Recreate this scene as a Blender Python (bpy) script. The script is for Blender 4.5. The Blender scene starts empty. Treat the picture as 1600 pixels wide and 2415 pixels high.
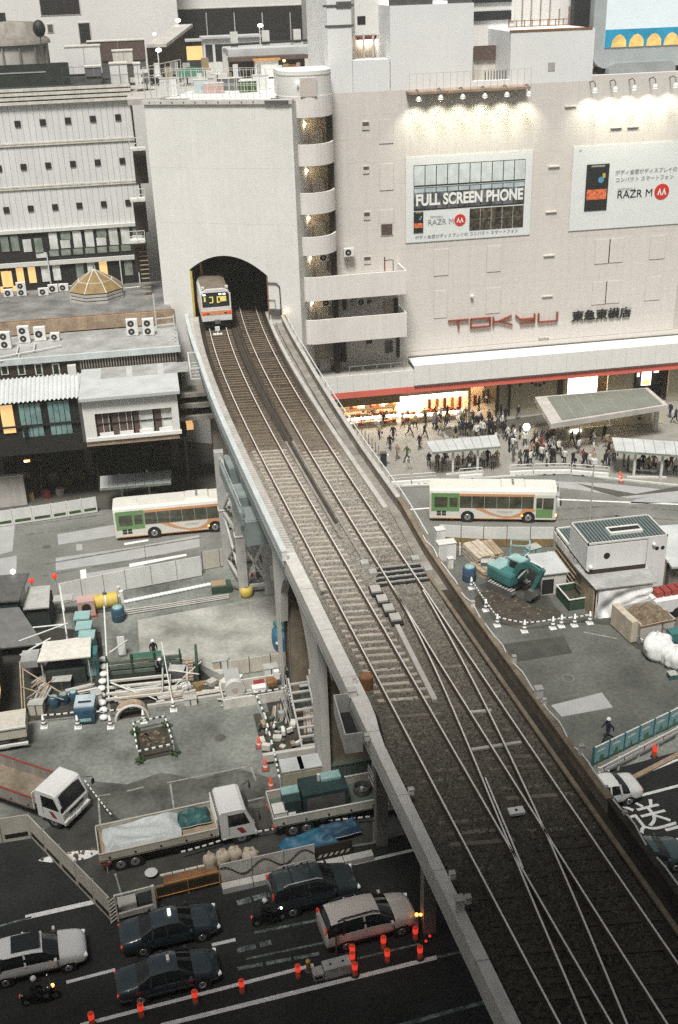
import bpy, bmesh, math, random
import numpy as np
from mathutils import Vector, Matrix
D = bpy.data; S = bpy.context.scene; COL = S.collection
RAD = math.radians
rnd = random.Random(7)

# ---------------------------------------------------------------- camera
CF, CTH, CRO, CH, CYA = 2602.0, RAD(26.2), RAD(-1.93), 41.75, RAD(9.02)
_fw = Vector((math.sin(CYA)*math.cos(CTH), math.cos(CYA)*math.cos(CTH), -math.sin(CTH)))
_rt = Vector((math.cos(CYA), -math.sin(CYA), 0)); _up = _rt.cross(_fw)
_c, _s = math.cos(CRO), math.sin(CRO)
_r2 = _c*_rt + _s*_up; _u2 = -_s*_rt + _c*_up
EYE = Vector((0, 0, CH))
cam = D.cameras.new('camera'); camo = D.objects.new('camera', cam); COL.objects.link(camo)
camo.matrix_world = Matrix(((_r2.x, _u2.x, -_fw.x, 0), (_r2.y, _u2.y, -_fw.y, 0), (_r2.z, _u2.z, -_fw.z, CH), (0, 0, 0, 1)))
cam.sensor_fit = 'VERTICAL'; cam.sensor_height = 36; cam.sensor_width = 36
cam.lens = CF/2415*36; cam.clip_start = .5; cam.clip_end = 3000
S.camera = camo

# ---------------------------------------------------------------- sky and sun
W = D.worlds.new('World'); S.world = W; W.use_nodes = True
SUN_EL, SUN_AZ = RAD(62), RAD(200)      # azimuth clockwise from +Y: behind the camera, slightly left
nt = W.node_tree; nt.nodes.clear()
o = nt.nodes.new('ShaderNodeOutputWorld'); b = nt.nodes.new('ShaderNodeBackground')
sk = nt.nodes.new('ShaderNodeTexSky'); sk.sky_type = 'NISHITA'; sk.sun_disc = False
sk.sun_elevation = SUN_EL; sk.sun_rotation = SUN_AZ; sk.air_density = 1.0; sk.dust_density = 6.0; sk.ozone_density = 1.0
hs = nt.nodes.new('ShaderNodeHueSaturation'); hs.inputs['Saturation'].default_value = .28
nt.links.new(sk.outputs[0], hs.inputs['Color']); nt.links.new(hs.outputs[0], b.inputs[0]); nt.links.new(b.outputs[0], o.inputs[0])
b.inputs[1].default_value = .04
sl = D.lights.new('sun', 'SUN'); sl.energy = 3.0; sl.angle = RAD(14); sl.color = (1, .965, .9)
so = D.objects.new('sun', sl); COL.objects.link(so)
_sd = Vector((math.sin(SUN_AZ)*math.cos(SUN_EL), math.cos(SUN_AZ)*math.cos(SUN_EL), math.sin(SUN_EL)))
so.rotation_euler = _sd.to_track_quat('Z', 'Y').to_euler(); so.location = (0, -60, 120)
vs = S.view_settings; vs.view_transform = 'Standard'; vs.look = 'None'; vs.exposure = 0.64; vs.gamma = 1.0
S.cycles.max_bounces = 4; S.cycles.diffuse_bounces = 2; S.cycles.glossy_bounces = 2; S.cycles.volume_bounces = 0; S.cycles.use_adaptive_sampling = True; S.cycles.adaptive_threshold = .01; S.cycles.adaptive_min_samples = 24; S.cycles.use_denoising = False; S.cycles.transparent_max_bounces = 6
S.cycles.sample_clamp_indirect = 4.0

# ---------------------------------------------------------------- places seen through the lens, as world points
def ray(x, y): return _fw + _r2*((x-800)/CF) - _u2*((y-1207.5)/CF)
def P(x, y, z=0.0):
    d = ray(x, y); return EYE + d*((z-CH)/d.z)
def PY(x, y, Y):
    d = ray(x, y); return EYE + d*(Y/d.y)
def PX(x, y, X):
    d = ray(x, y); return EYE + d*(X/d.x)
def ZV(y, w):           # height on the vertical above ground point w seen at image row y
    lo, hi = -5.0, 60.0
    for _ in range(40):
        m = (lo+hi)/2; d = Vector((w[0], w[1], m))-EYE
        yy = 1207.5-CF*d.dot(_u2)/d.dot(_fw)
        if yy > y: lo = m
        else: hi = m
    return (lo+hi)/2

# ---------------------------------------------------------------- materials
MATS = {}
def mk(name, col, rough=.8, metal=0, var=.12, sc=.6, fine=.1, fsc=9., bump=0., bsc=30., streak=0., emit=0., ecol=None, spec=.35, coat=0, alpha=1., trans=0.):
    m = D.materials.new(name); m.use_nodes = True; t = m.node_tree; n = t.nodes; L = t.links
    p = n['Principled BSDF']; p.inputs['Roughness'].default_value = rough; p.inputs['Metallic'].default_value = metal
    p.inputs['Specular IOR Level'].default_value = spec; p.inputs['Coat Weight'].default_value = coat
    c4 = (*col, 1)
    g = n.new('ShaderNodeNewGeometry')
    cur = None
    def noise(scale, detail, vec):
        x = n.new('ShaderNodeTexNoise'); x.inputs['Scale'].default_value = scale; x.inputs['Detail'].default_value = detail
        L.new(vec, x.inputs['Vector']); return x.outputs['Fac']
    def mul(src, fac, amt):
        r = n.new('ShaderNodeMapRange'); r.inputs[1].default_value = .28; r.inputs[2].default_value = .72
        r.inputs[3].default_value = 1-amt; r.inputs[4].default_value = 1+amt; L.new(fac, r.inputs[0])
        v = n.new('ShaderNodeVectorMath'); v.operation = 'MULTIPLY'
        if src is None: v.inputs[0].default_value = col
        else: L.new(src, v.inputs[0])
        L.new(r.outputs[0], v.inputs[1]); return v.outputs[0]
    if var: cur = mul(cur, noise(sc, 4, g.outputs['Position']), var)
    if fine: cur = mul(cur, noise(fsc, 3, g.outputs['Position']), fine)
    if streak:
        mp = n.new('ShaderNodeVectorMath'); mp.operation = 'MULTIPLY'; mp.inputs[1].default_value = (2.2, 2.2, .12)
        L.new(g.outputs['Position'], mp.inputs[0]); cur = mul(cur, noise(1.3, 5, mp.outputs[0]), streak)
    if cur is None: p.inputs['Base Color'].default_value = c4
    else: L.new(cur, p.inputs['Base Color'])
    if bump:
        bp = n.new('ShaderNodeBump'); bp.inputs['Strength'].default_value = bump; bp.inputs['Distance'].default_value = .02
        L.new(noise(bsc, 3, g.outputs['Position']), bp.inputs['Height']); L.new(bp.outputs[0], p.inputs['Normal'])
    if emit:
        p.inputs['Emission Color'].default_value = (*(ecol or col), 1); p.inputs['Emission Strength'].default_value = emit
    if trans: p.inputs['Transmission Weight'].default_value = trans
    if alpha < 1: p.inputs['Alpha'].default_value = alpha
    MATS[name] = m; return m

def M(k): return MATS[k]
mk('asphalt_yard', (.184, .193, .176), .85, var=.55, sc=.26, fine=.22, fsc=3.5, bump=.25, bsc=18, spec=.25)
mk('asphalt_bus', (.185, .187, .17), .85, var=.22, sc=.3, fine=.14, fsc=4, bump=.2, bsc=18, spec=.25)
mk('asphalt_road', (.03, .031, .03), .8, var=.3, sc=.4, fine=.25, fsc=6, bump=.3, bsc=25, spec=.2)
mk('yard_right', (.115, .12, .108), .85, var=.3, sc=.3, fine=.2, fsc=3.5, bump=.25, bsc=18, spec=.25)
mk('yard_pad', (.33, .33, .3), .85, var=.45, sc=.35, fine=.15, fsc=3.5, bump=.2, bsc=18, spec=.25)
mk('slab', (.37, .375, .37), .8, var=.1, sc=.8, fine=.08)
mk('plaza', (.27, .26, .235), .85, var=.14, sc=.5, fine=.12, fsc=5)
mk('plaza_dark', (.09, .088, .075), .85, var=.14, sc=.5, fine=.12, fsc=5)
mk('paint', (.74, .75, .74), .7, var=.14, sc=3, fine=.22, fsc=14)
mk('paint_worn', (.14, .17, .165), .7, var=.8, sc=2.5, fine=.7, fsc=9)
mk('paint_faint', (.3, .3, .28), .8, var=.3, sc=3, fine=.25, fsc=12)
mk('concrete', (.46, .44, .41), .85, var=.14, sc=.7, fine=.08, streak=.1)
mk('concrete_light', (.58, .565, .53), .8, var=.1, sc=.6, fine=.06, streak=.1)
mk('concrete_brown', (.23, .19, .14), .9, var=.25, sc=.9, fine=.15, streak=.2)
mk('concrete_dirty', (.27, .25, .22), .9, var=.25, sc=.8, fine=.15, streak=.18)
mk('wall_white', (.78, .775, .75), .75, var=.03, sc=.15, fine=.03, fsc=2, streak=.012)
mk('wall_tunnel', (.77, .765, .735), .75, var=.035, sc=.35, fine=.02, fsc=2, streak=.03)
mk('wall_pink', (.69, .652, .615), .75, var=.03, sc=.15, fine=.03, fsc=2, streak=.03)
mk('wall_pink_line', (.56, .52, .49), .8, var=.05)
mk('wall_roof', (.8, .81, .81), .7, var=.03, sc=.2, fine=.02, streak=.015)
mk('panel_white', (.72, .725, .715), .6, var=.05, sc=.5, fine=.03, streak=.05)
mk('panel_joint', (.34, .31, .27), .8)
mk('trim_cream', (.62, .6, .54), .7, var=.12, sc=1.5, streak=.12)
mk('balcony_white', (.77, .74, .71), .7, var=.04, sc=.5, fine=.03, streak=.05)
mk('landing_tan', (.5, .43, .34), .85, var=.15, sc=1)
mk('door_grey', (.6, .55, .5), .6, var=.06)
mk('dark', (.02, .02, .019), .8, var=0, fine=0)
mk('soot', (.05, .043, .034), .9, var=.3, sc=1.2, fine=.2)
mk('lining', (.055, .043, .032), .9, var=.3, sc=.8, fine=.2)
mk('pit_mud', (.04, .039, .033), .8, var=.4, sc=1.2, fine=.3, fsc=5, bump=.5, bsc=10)
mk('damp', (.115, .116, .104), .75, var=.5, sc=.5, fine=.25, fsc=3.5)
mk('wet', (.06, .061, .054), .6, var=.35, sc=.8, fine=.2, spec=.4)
mk('tyre_mark', (.15, .15, .135), .9, var=.5, sc=1.5, fine=.4, fsc=6)
mk('dark_brown', (.05, .038, .028), .8, var=.2)
mk('dark_green', (.03, .038, .034), .8, var=.3, sc=1)
mk('black_steel', (.03, .032, .034), .55, metal=.2, var=.15)
mk('glass_dark', (.03, .035, .035), .12, var=.3, sc=2, fine=0, spec=.6)
mk('glass_pale', (.68, .7, .67), .35, var=.25, sc=1.2, fine=.1, spec=.6)  # pale base stands in for the light in the panes
mk('glass_green', (.24, .28, .24), .3, var=.35, sc=1.5, fine=.1, spec=.6)
mk('glass_teal', (.2, .33, .32), .3, var=.3, sc=1.5, fine=.15, spec=.6)
mk('glass_warm', (.5, .33, .14), .3, var=.2, sc=2, emit=.55, ecol=(1, .6, .25))
mk('curtain_brown', (.12, .085, .075), .85, var=.2, sc=3)
mk('roof_grey', (.34, .345, .335), .85, var=.3, sc=.5, fine=.15, fsc=3, bump=.1)
mk('roof_wet', (.19, .19, .185), .6, var=.45, sc=.55, fine=.2, fsc=3)
mk('roof_white', (.5, .52, .52), .6, var=.12, sc=.6, fine=.05)
mk('roof_dark', (.045, .05, .05), .8, var=.25)
mk('roof_teal', (.13, .17, .17), .6, var=.15, sc=3)
mk('corrugated', (.6, .62, .62), .5, var=.1, sc=.5, metal=.1)
mk('blue_steel', (.53, .58, .575), .5, var=.12, sc=1, fine=.08, streak=.06)
mk('blue_steel_dark', (.22, .26, .255), .6, var=.2, sc=1)
mk('steel_grey', (.45, .45, .43), .55, metal=.1, var=.15, sc=2)
mk('steel_dark', (.12, .12, .115), .55, metal=.2, var=.2, sc=2)
mk('steel_white', (.66, .66, .63), .5, var=.06, sc=2)
mk('rail', (.13, .095, .07), .6, metal=.3, var=.2, sc=3)
mk('rail_top', (.92, .89, .85), .4, metal=.35, var=.06, sc=1)  # near-white base paints in the sky's sheen on the steel
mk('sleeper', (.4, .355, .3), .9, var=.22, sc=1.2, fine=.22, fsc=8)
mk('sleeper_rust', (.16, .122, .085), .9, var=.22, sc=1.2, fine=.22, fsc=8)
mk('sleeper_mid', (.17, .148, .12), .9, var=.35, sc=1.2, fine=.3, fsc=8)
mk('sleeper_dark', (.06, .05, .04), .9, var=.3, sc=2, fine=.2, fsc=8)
mk('rust', (.24, .12, .055), .9, var=.35, sc=1.2, fine=.3)
mk('rust_light', (.36, .27, .19), .9, var=.3, sc=1.2, fine=.3)
mk('yellow', (.58, .44, .1), .6, var=.12, sc=2)
mk('orange', (.6, .3, .08), .7, var=.2, sc=2)
mk('ochre', (.25, .175, .075), .8, var=.25, sc=1.5)
mk('red', (.28, .05, .042), .5, var=.1, sc=2)
mk('red_fascia', (.72, .16, .12), .55, var=.05)
mk('red_cone', (.62, .09, .045), .5, var=.15, emit=.04, ecol=(1, .12, .05))
mk('pink_red', (.5, .33, .3), .7, var=.15)
mk('blue', (.035, .085, .14), .6, var=.25, sc=2)
mk('blue_tarp', (.03, .13, .21), .5, var=.3, sc=1.5, fine=.15)
mk('teal', (.05, .17, .165), .55, var=.2, sc=1.5, fine=.1)
mk('teal_light', (.28, .44, .43), .55, var=.15, sc=1.5)
mk('teal_tarp', (.035, .11, .11), .5, var=.4, sc=2, fine=.2)
mk('green', (.035, .075, .045), .7, var=.25, sc=2)
mk('green_net', (.1, .24, .17), .8, var=.2, sc=1)
mk('green_bus', (.16, .3, .12), .35, var=.05, coat=.3)
mk('orange_bus', (.66, .32, .15), .35, var=.05, coat=.3)
mk('white_bus', (.7, .69, .63), .35, var=.04, coat=.3)
mk('bus_glass', (.07, .073, .05), .1, var=.5, sc=1.2, fine=.15, fsc=4, spec=.7)  # olive base paints in the reflection on the windows
mk('car_white', (.75, .75, .74), .25, var=.02, fine=0, coat=.6)
mk('car_tan', (.64, .58, .54), .28, var=.02, fine=0, coat=.6)
mk('car_blue', (.034, .05, .06), .25, var=.03, fine=0, coat=.8)  # dark blue-grey paint, made bluer to stand in for reflected sky
mk('car_dark', (.04, .055, .06), .2, var=.03, fine=0, coat=.8)  # base lifted to stand in for sky reflected on the roof
mk('car_black', (.01, .011, .012), .2, var=0, fine=0, coat=.8)
mk('car_teal', (.06, .1, .105), .22, var=.03, fine=0, coat=.8)
mk('car_glass', (.012, .014, .015), .06, var=0, fine=0, spec=.8)
mk('tyre', (.018, .018, .018), .85, var=.1)
mk('rim', (.45, .45, .45), .35, metal=.7, var=.05)
mk('chrome', (.6, .6, .6), .2, metal=.9, var=0, fine=0)
mk('lamp_white', (.9, .9, .85), .3, emit=5, ecol=(1, .95, .85), var=0, fine=0)
mk('lamp_soft', (.9, .9, .85), .3, emit=1.5, ecol=(1, .95, .85), var=0, fine=0)
mk('lamp_orange', (.9, .4, .1), .3, emit=3, ecol=(1, .35, .08), var=0, fine=0)
mk('lamp_red', (.7, .03, .02), .3, emit=.45, ecol=(1, .06, .03), var=0, fine=0)
mk('lamp_red_off', (.45, .03, .02), .3, emit=.15, ecol=(1, .06, .03), var=0, fine=0)
mk('lamp_green', (.4, .9, .5), .3, emit=2.5, ecol=(.5, 1, .6), var=0, fine=0)
mk('lamp_yellow', (.9, .75, .3), .3, emit=2, ecol=(1, .8, .3), var=0, fine=0)
mk('headlamp', (.7, .7, .68), .15, var=0, fine=0, coat=.5, emit=.25)
mk('shop_light', (1, .9, .75), .4, emit=5.5, ecol=(1, .8, .55), var=0, fine=0)
mk('shop_panel', (1, .93, .82), .4, emit=3.2, ecol=(1, .9, .76), var=0, fine=0)
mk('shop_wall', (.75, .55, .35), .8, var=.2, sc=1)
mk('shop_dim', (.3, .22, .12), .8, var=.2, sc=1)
mk('shop_beige', (.5, .47, .36), .8, var=.08)
mk('wood', (.38, .3, .21), .85, var=.25, sc=2)
mk('wood_pale', (.5, .44, .35), .85, var=.2, sc=2)
mk('hoarding', (.7, .71, .69), .6, var=.06, sc=.8, streak=.05)
mk('hoarding_tan', (.52, .49, .42), .7, var=.1, sc=1, streak=.08)
mk('tarp_white', (.75, .76, .75), .6, var=.06, sc=1.5)
mk('tarp_grey', (.55, .58, .58), .5, var=.1, sc=1.5)
mk('beige_metal', (.4, .38, .29), .6, var=.12, sc=1.2)
mk('green_metal', (.12, .15, .12), .6, var=.2, sc=1.2)
mk('gen_teal', (.025, .05, .05), .5, var=.2, sc=1.5)
mk('soil', (.06, .053, .042), .95, var=.3, sc=1.2, fine=.3, bump=.6, bsc=8)
mk('rubble', (.17, .13, .09), .95, var=.45, sc=3, fine=.4, bump=.6, bsc=8)
mk('skin', (.45, .3, .22), .6, var=.03)
mk('hair', (.02, .016, .014), .6, var=.1)
mk('cloth_black', (.018, .018, .02), .9, var=.1)
mk('cloth_navy', (.025, .03, .05), .9, var=.1)
mk('cloth_grey', (.15, .15, .15), .9, var=.1)
mk('cloth_white', (.65, .64, .6), .9, var=.05)
mk('cloth_tan', (.33, .25, .16), .9, var=.1)
mk('cloth_red', (.22, .06, .05), .9, var=.1)
mk('cloth_green', (.1, .12, .06), .9, var=.1)
mk('vest_lime', (.5, .65, .08), .8, var=.05, emit=.1)
mk('poster_white', (.76, .79, .79), .5, var=.02)
mk('print_black', (.02, .02, .02), .6, var=0, fine=0)
mk('print_grey', (.3, .31, .32), .6, var=.05)
mk('print_red', (.62, .04, .03), .5, var=0, fine=0)
mk('print_pale', (.62, .68, .69), .6, var=.15, sc=1.2)
mk('print_city', (.12, .13, .14), .6, var=.75, sc=.9, fine=.6, fsc=3)
mk('print_night', (.06, .05, .035), .6, var=.8, sc=1.5, fine=.9, fsc=4)
mk('print_sky', (.42, .5, .53), .6, var=.3, sc=.6)
mk('print_white', (.85, .85, .83), .6, var=0, fine=0)
mk('print_orange', (.7, .17, .07), .6, var=.5, sc=4)
mk('print_blue', (.08, .3, .55), .6, var=.2)
mk('sign_red', (.3, .07, .045), .5, var=.05)
mk('screen_sky', (.5, .56, .58), .3, emit=.4, ecol=(.6, .68, .7), var=.05)
mk('screen_sea', (.02, .2, .32), .3, emit=.3, ecol=(.03, .32, .5), var=.3, sc=1)
mk('screen_gold', (.6, .4, .12), .3, emit=.35, ecol=(.9, .6, .22), var=.5, sc=1.5)
mk('frame_grey', (.4, .44, .45), .6, var=.1)
mk('frame_shadow', (.3, .33, .34), .6, var=.1)
mk('canopy_glass', (.17, .185, .155), .25, var=.12, sc=1, spec=.5)
mk('plastic_white', (.78, .78, .76), .5, var=.05)
mk('sack', (.5, .43, .34), .85, var=.15, sc=2)
mk('bag_white', (.72, .74, .73), .7, var=.06, sc=2)
mk('plant', (.05, .1, .03), .9, var=.4, sc=3)
mk('mural_sky', (.24, .44, .48), .6, var=.15, sc=1)
mk('mural_white', (.75, .78, .76), .6, var=.05)
mk('mural_green', (.09, .2, .11), .7, var=.4, sc=2)
mk('train_steel', (.76, .76, .75), .4, metal=.1, var=.04)
mk('train_roof', (.17, .14, .11), .85, var=.2, sc=1.5)
mk('train_orange', (.7, .3, .14), .4, var=.03)
mk('train_inside', (.5, .42, .12), .5, emit=.35, ecol=(.9, .78, .2), var=.5, sc=2)

# ---------------------------------------------------------------- mesh builder and scene helpers
TMP = D.scenes.new('tmp')
def evaluated(o):
    """mesh of an object with its modifiers, worked out in a scratch scene"""
    TMP.collection.objects.link(o); vl = TMP.view_layers[0]; vl.update(); dg = vl.depsgraph
    dg.update(); me = D.meshes.new_from_object(o.evaluated_get(dg)); return me
class MB:
    def __init__(s, mat=None):
        s.v = []; s.f = []; s.m = []; s.mats = []; s.T = Matrix(); s.sm = []
        s.c = 0; s.smooth = False
        if mat: s.mat(mat)
    def mat(s, k):
        if k not in s.mats: s.mats.append(k)
        s.c = s.mats.index(k); return s
    def add(s, vs, fs, smooth=None):
        b = len(s.v); T = s.T
        s.v += [tuple(T @ Vector(q)) for q in vs]
        for f in fs: s.f.append(tuple(i+b for i in f)); s.m.append(s.c); s.sm.append(s.smooth if smooth is None else smooth)
        return s
    def box(s, x0, x1, y0, y1, z0, z1):
        return s.add([(x0,y0,z0),(x1,y0,z0),(x1,y1,z0),(x0,y1,z0),(x0,y0,z1),(x1,y0,z1),(x1,y1,z1),(x0,y1,z1)],
                     [(0,3,2,1),(4,5,6,7),(0,1,5,4),(1,2,6,5),(2,3,7,6),(3,0,4,7)])
    def cb(s, c, sx, sy, sz, rz=0, ry=0, rx=0):
        T = s.T.copy(); s.T = s.T @ Matrix.Translation(c) @ Matrix.Rotation(rz,4,'Z') @ Matrix.Rotation(ry,4,'Y') @ Matrix.Rotation(rx,4,'X')
        s.box(-sx/2,sx/2,-sy/2,sy/2,-sz/2,sz/2); s.T = T; return s
    def bar(s, a, b, w, h=None):
        a = Vector(a); b = Vector(b); h = h or w; d = b-a; L = d.length
        if L < 1e-6: return s
        q = d.to_track_quat('X','Z').to_matrix().to_4x4()
        T = s.T.copy(); s.T = s.T @ Matrix.Translation(a) @ q; s.box(0,L,-w/2,w/2,-h/2,h/2); s.T = T; return s
    def cyl(s, a, b, r, r2=None, n=10, cap=True, smooth=True):
        a = Vector(a); b = Vector(b); r2 = r if r2 is None else r2
        q = (b-a).to_track_quat('Z','X').to_matrix()
        vs = []
        for c, rr in ((a,r),(b,r2)):
            for i in range(n): t = 2*math.pi*i/n; vs.append(tuple(c + q @ Vector((rr*math.cos(t), rr*math.sin(t), 0))))
        s.add(vs, [(i,(i+1)%n,n+(i+1)%n,n+i) for i in range(n)], smooth)
        if cap: s.add(vs, [tuple(range(n-1,-1,-1)), tuple(range(n,2*n))], False)
        return s
    def tube(s, pts, r, n=6, closed=False):
        pts = [Vector(p) for p in pts]; k = len(pts); rings = []
        for i, p in enumerate(pts):
            d = (pts[min(i+1,k-1)]-pts[max(i-1,0)]).normalized(); q = d.to_track_quat('Z','X').to_matrix()
            rings.append([tuple(p + q @ Vector((r*math.cos(2*math.pi*j/n), r*math.sin(2*math.pi*j/n), 0))) for j in range(n)])
        return s.loft(rings, True, True)
    def loft(s, rings, cap=True, smooth=None):
        n = len(rings[0]); vs = [p for r in rings for p in r]; fs = []
        for k in range(len(rings)-1):
            for i in range(n): j = (i+1) % n; fs.append((k*n+i, k*n+j, (k+1)*n+j, (k+1)*n+i))
        s.add(vs, fs, smooth)
        if cap: s.add(rings[0], [tuple(range(n-1,-1,-1))], False); s.add(rings[-1], [tuple(range(n))], False)
        return s
    def prism(s, poly, z0, z1):
        n = len(poly); vs = [(p[0],p[1],z0) for p in poly]+[(p[0],p[1],z1) for p in poly]
        a = sum(poly[i][0]*poly[(i+1)%n][1]-poly[(i+1)%n][0]*poly[i][1] for i in range(n))
        if a < 0: vs = [(p[0],p[1],z0) for p in poly[::-1]]+[(p[0],p[1],z1) for p in poly[::-1]]
        return s.add(vs, [tuple(range(n-1,-1,-1)), tuple(range(n,2*n))]+[(i,(i+1)%n,n+(i+1)%n,n+i) for i in range(n)])
    def slab(s, top, th):      # extrude a 3-D polygon downwards
        n = len(top); vs = [tuple(p) for p in top]+[(p[0],p[1],p[2]-th) for p in top]
        return s.add(vs, [tuple(range(n)), tuple(range(2*n-1,n-1,-1))]+[(i,n+i,n+(i+1)%n,(i+1)%n) for i in range(n)])
    def profx(s, poly, x0, x1):   # (y,z) outline swept along x
        n = len(poly); vs = [(x0,p[0],p[1]) for p in poly]+[(x1,p[0],p[1]) for p in poly]
        return s.add(vs, [tuple(range(n-1,-1,-1)), tuple(range(n,2*n))]+[(i,(i+1)%n,n+(i+1)%n,n+i) for i in range(n)])
    def profy(s, poly, y0, y1):   # (x,z) outline swept along y
        n = len(poly); vs = [(p[0],y0,p[1]) for p in poly]+[(p[0],y1,p[1]) for p in poly]
        return s.add(vs, [tuple(range(n)), tuple(range(2*n-1,n-1,-1))]+[(i,n+i,n+(i+1)%n,(i+1)%n) for i in range(n)])
    def sphere(s, c, r, n=10, m=6, sz=1):
        rings = []
        for k in range(m+1):
            t = math.pi*(k+.02)/(m+.04); rr = r*math.sin(t); z = -r*math.cos(t)*sz
            rings.append([(c[0]+rr*math.cos(2*math.pi*i/n), c[1]+rr*math.sin(2*math.pi*i/n), c[2]+z) for i in range(n)])
        return s.loft(rings, True, True)
    def lathe(s, prof, n=12, c=(0,0,0)):
        return s.loft([[(c[0]+r*math.cos(2*math.pi*i/n), c[1]+r*math.sin(2*math.pi*i/n), c[2]+z) for i in range(n)] for r, z in prof], True, True)
    def grid(s, fn, nu, nv, smooth=True):
        vs = [tuple(fn(i/nu, j/nv)) for j in range(nv+1) for i in range(nu+1)]
        return s.add(vs, [(j*(nu+1)+i, j*(nu+1)+i+1, (j+1)*(nu+1)+i+1, (j+1)*(nu+1)+i) for j in range(nv) for i in range(nu)], smooth)
    def mesh(s, name):
        me = D.meshes.new(name); me.from_pydata(s.v, [], s.f)
        for k in s.mats: me.materials.append(MATS[k])
        me.polygons.foreach_set('material_index', s.m); me.polygons.foreach_set('use_smooth', s.sm); me.update()
        return me
    def obj(s, name, parent=None):
        o = D.objects.new(name, s.mesh(name)); COL.objects.link(o)
        if parent: o.parent = parent
        return o

def tag(o, label, cat, group=None):
    o['label'] = label; o['category'] = cat
    if group: o['group'] = group
    return o
def struct(o): o['kind'] = 'structure'; return o
def stuff(o, label, cat): o['kind'] = 'stuff'; o['label'] = label; o['category'] = cat; return o
def thing(name, label, cat, loc=(0,0,0), rz=0, group=None):
    o = D.objects.new(name, None); COL.objects.link(o); o.location = loc; o.rotation_euler = (0,0,rz); o.empty_display_size = .3
    return tag(o, label, cat, group)
def inst(me, name, parent=None, loc=(0,0,0), rz=0):
    o = D.objects.new(name, me); COL.objects.link(o); o.location = loc; o.rotation_euler = (0,0,rz)
    if parent: o.parent = parent
    return o
def dup(root, loc, rz=None, label=None, cat=None, group=None):
    r = root.copy(); COL.objects.link(r); r.location = loc
    if rz is not None: r.rotation_euler = (0,0,rz)
    if label: r['label'] = label
    if cat: r['category'] = cat
    if group: r['group'] = group
    for c in KIDS.get(root.name, []) or list(root.children):
        k = c.copy(); COL.objects.link(k); k.parent = r
        for g in list(c.children):
            q = g.copy(); COL.objects.link(q); q.parent = k
    return r
KIDS = {}
ORD = ['first','second','third','fourth','fifth','sixth','seventh','eighth','ninth','tenth','eleventh','twelfth','thirteenth','fourteenth','fifteenth','sixteenth','seventeenth','eighteenth','nineteenth','twentieth']
ORD += ['twenty-'+q for q in ORD[:9]]+['thirtieth']+['thirty-'+q for q in ORD[:9]]
def nth(i, n): return 'leftmost' if i == 0 else 'rightmost' if i == n-1 else ORD[i]+' from the left'
def split(mb, names, parent, sub=1):
    """one smooth surface cut into parts by material; names: material -> part name"""
    me = mb.mesh('tmp'); o = D.objects.new('tmp', me)
    bm = bmesh.new(); bm.from_mesh(me); bmesh.ops.remove_doubles(bm, verts=bm.verts, dist=1e-4); bmesh.ops.recalc_face_normals(bm, faces=bm.faces); bm.to_mesh(me); bm.free()
    if sub:
        md = o.modifiers.new('s','SUBSURF'); md.levels = sub; md.render_levels = sub
    ev = evaluated(o)
    out = {}
    for i, k in enumerate(mb.mats):
        bm = bmesh.new(); bm.from_mesh(ev)
        bmesh.ops.delete(bm, geom=[f for f in bm.faces if f.material_index != i], context='FACES')
        m2 = D.meshes.new(names[k]); bm.to_mesh(m2); bm.free()
        if not len(m2.polygons): continue
        m2.materials.clear(); m2.materials.append(MATS[k])
        m2.polygons.foreach_set('material_index', [0]*len(m2.polygons)); m2.polygons.foreach_set('use_smooth', [True]*len(m2.polygons))
        q = D.objects.new(names[k], m2); COL.objects.link(q)
        if parent: q.parent = parent
        out[k] = q
    D.objects.remove(o); return out
def text(name, s, size, mat, M4, parent=None, depth=.05, sx=1, bold=0, fit=None):
    def width(q):
        c = D.curves.new('w', 'FONT'); c.body = q; c.size = size; o = D.objects.new('w', c)
        m_ = evaluated(o); w = max(v.co.x for v in m_.vertices); D.objects.remove(o); return w
    if fit: sx = fit/width(s)
    if ' ' in s:
        out = None
        ws = s.split(' ')
        for i, w in enumerate(ws):
            off = width(' '.join(ws[:i+1]))-width(w)
            out = text(name, w, size, mat, M4 @ Matrix.Translation((off*sx,0,0)), parent, depth, sx, bold)
        return out
    c = D.curves.new(name, 'FONT'); c.body = s; c.size = size; c.extrude = depth; c.align_x = 'LEFT'; c.offset = bold
    o = D.objects.new('w', c); me = evaluated(o); D.objects.remove(o)
    me.transform(M4 @ Matrix.Scale(sx,4,(1,0,0))); me.materials.clear(); me.materials.append(MATS[mat])
    q = D.objects.new(name, me); COL.objects.link(q)
    if parent: q.parent = parent
    return q
def wallM(x, y, z): return Matrix.Translation((x,y,z)) @ Matrix.Rotation(math.pi/2,4,'X')   # text standing on a wall that faces -Y

# ---------------------------------------------------------------- track alignment
cL = [1.5532874145636816e-07, -2.605572931677052e-05, 0.001597146382128641, -0.1327268394463827, 12.832236095755373]
cR = [1.3288226605656674e-07, -2.384017839359908e-05, 0.0016892790549363536, -0.1423201947272931, 16.079320651031423]
def xl(y): return float(np.polyval(cL, y))
def xr(y): return float(np.polyval(cR, y))
ZR = 12.87          # rail head
def sl_ang(f, y): return math.atan2(-(f(y+.5)-f(y-.5)), 1)

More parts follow.
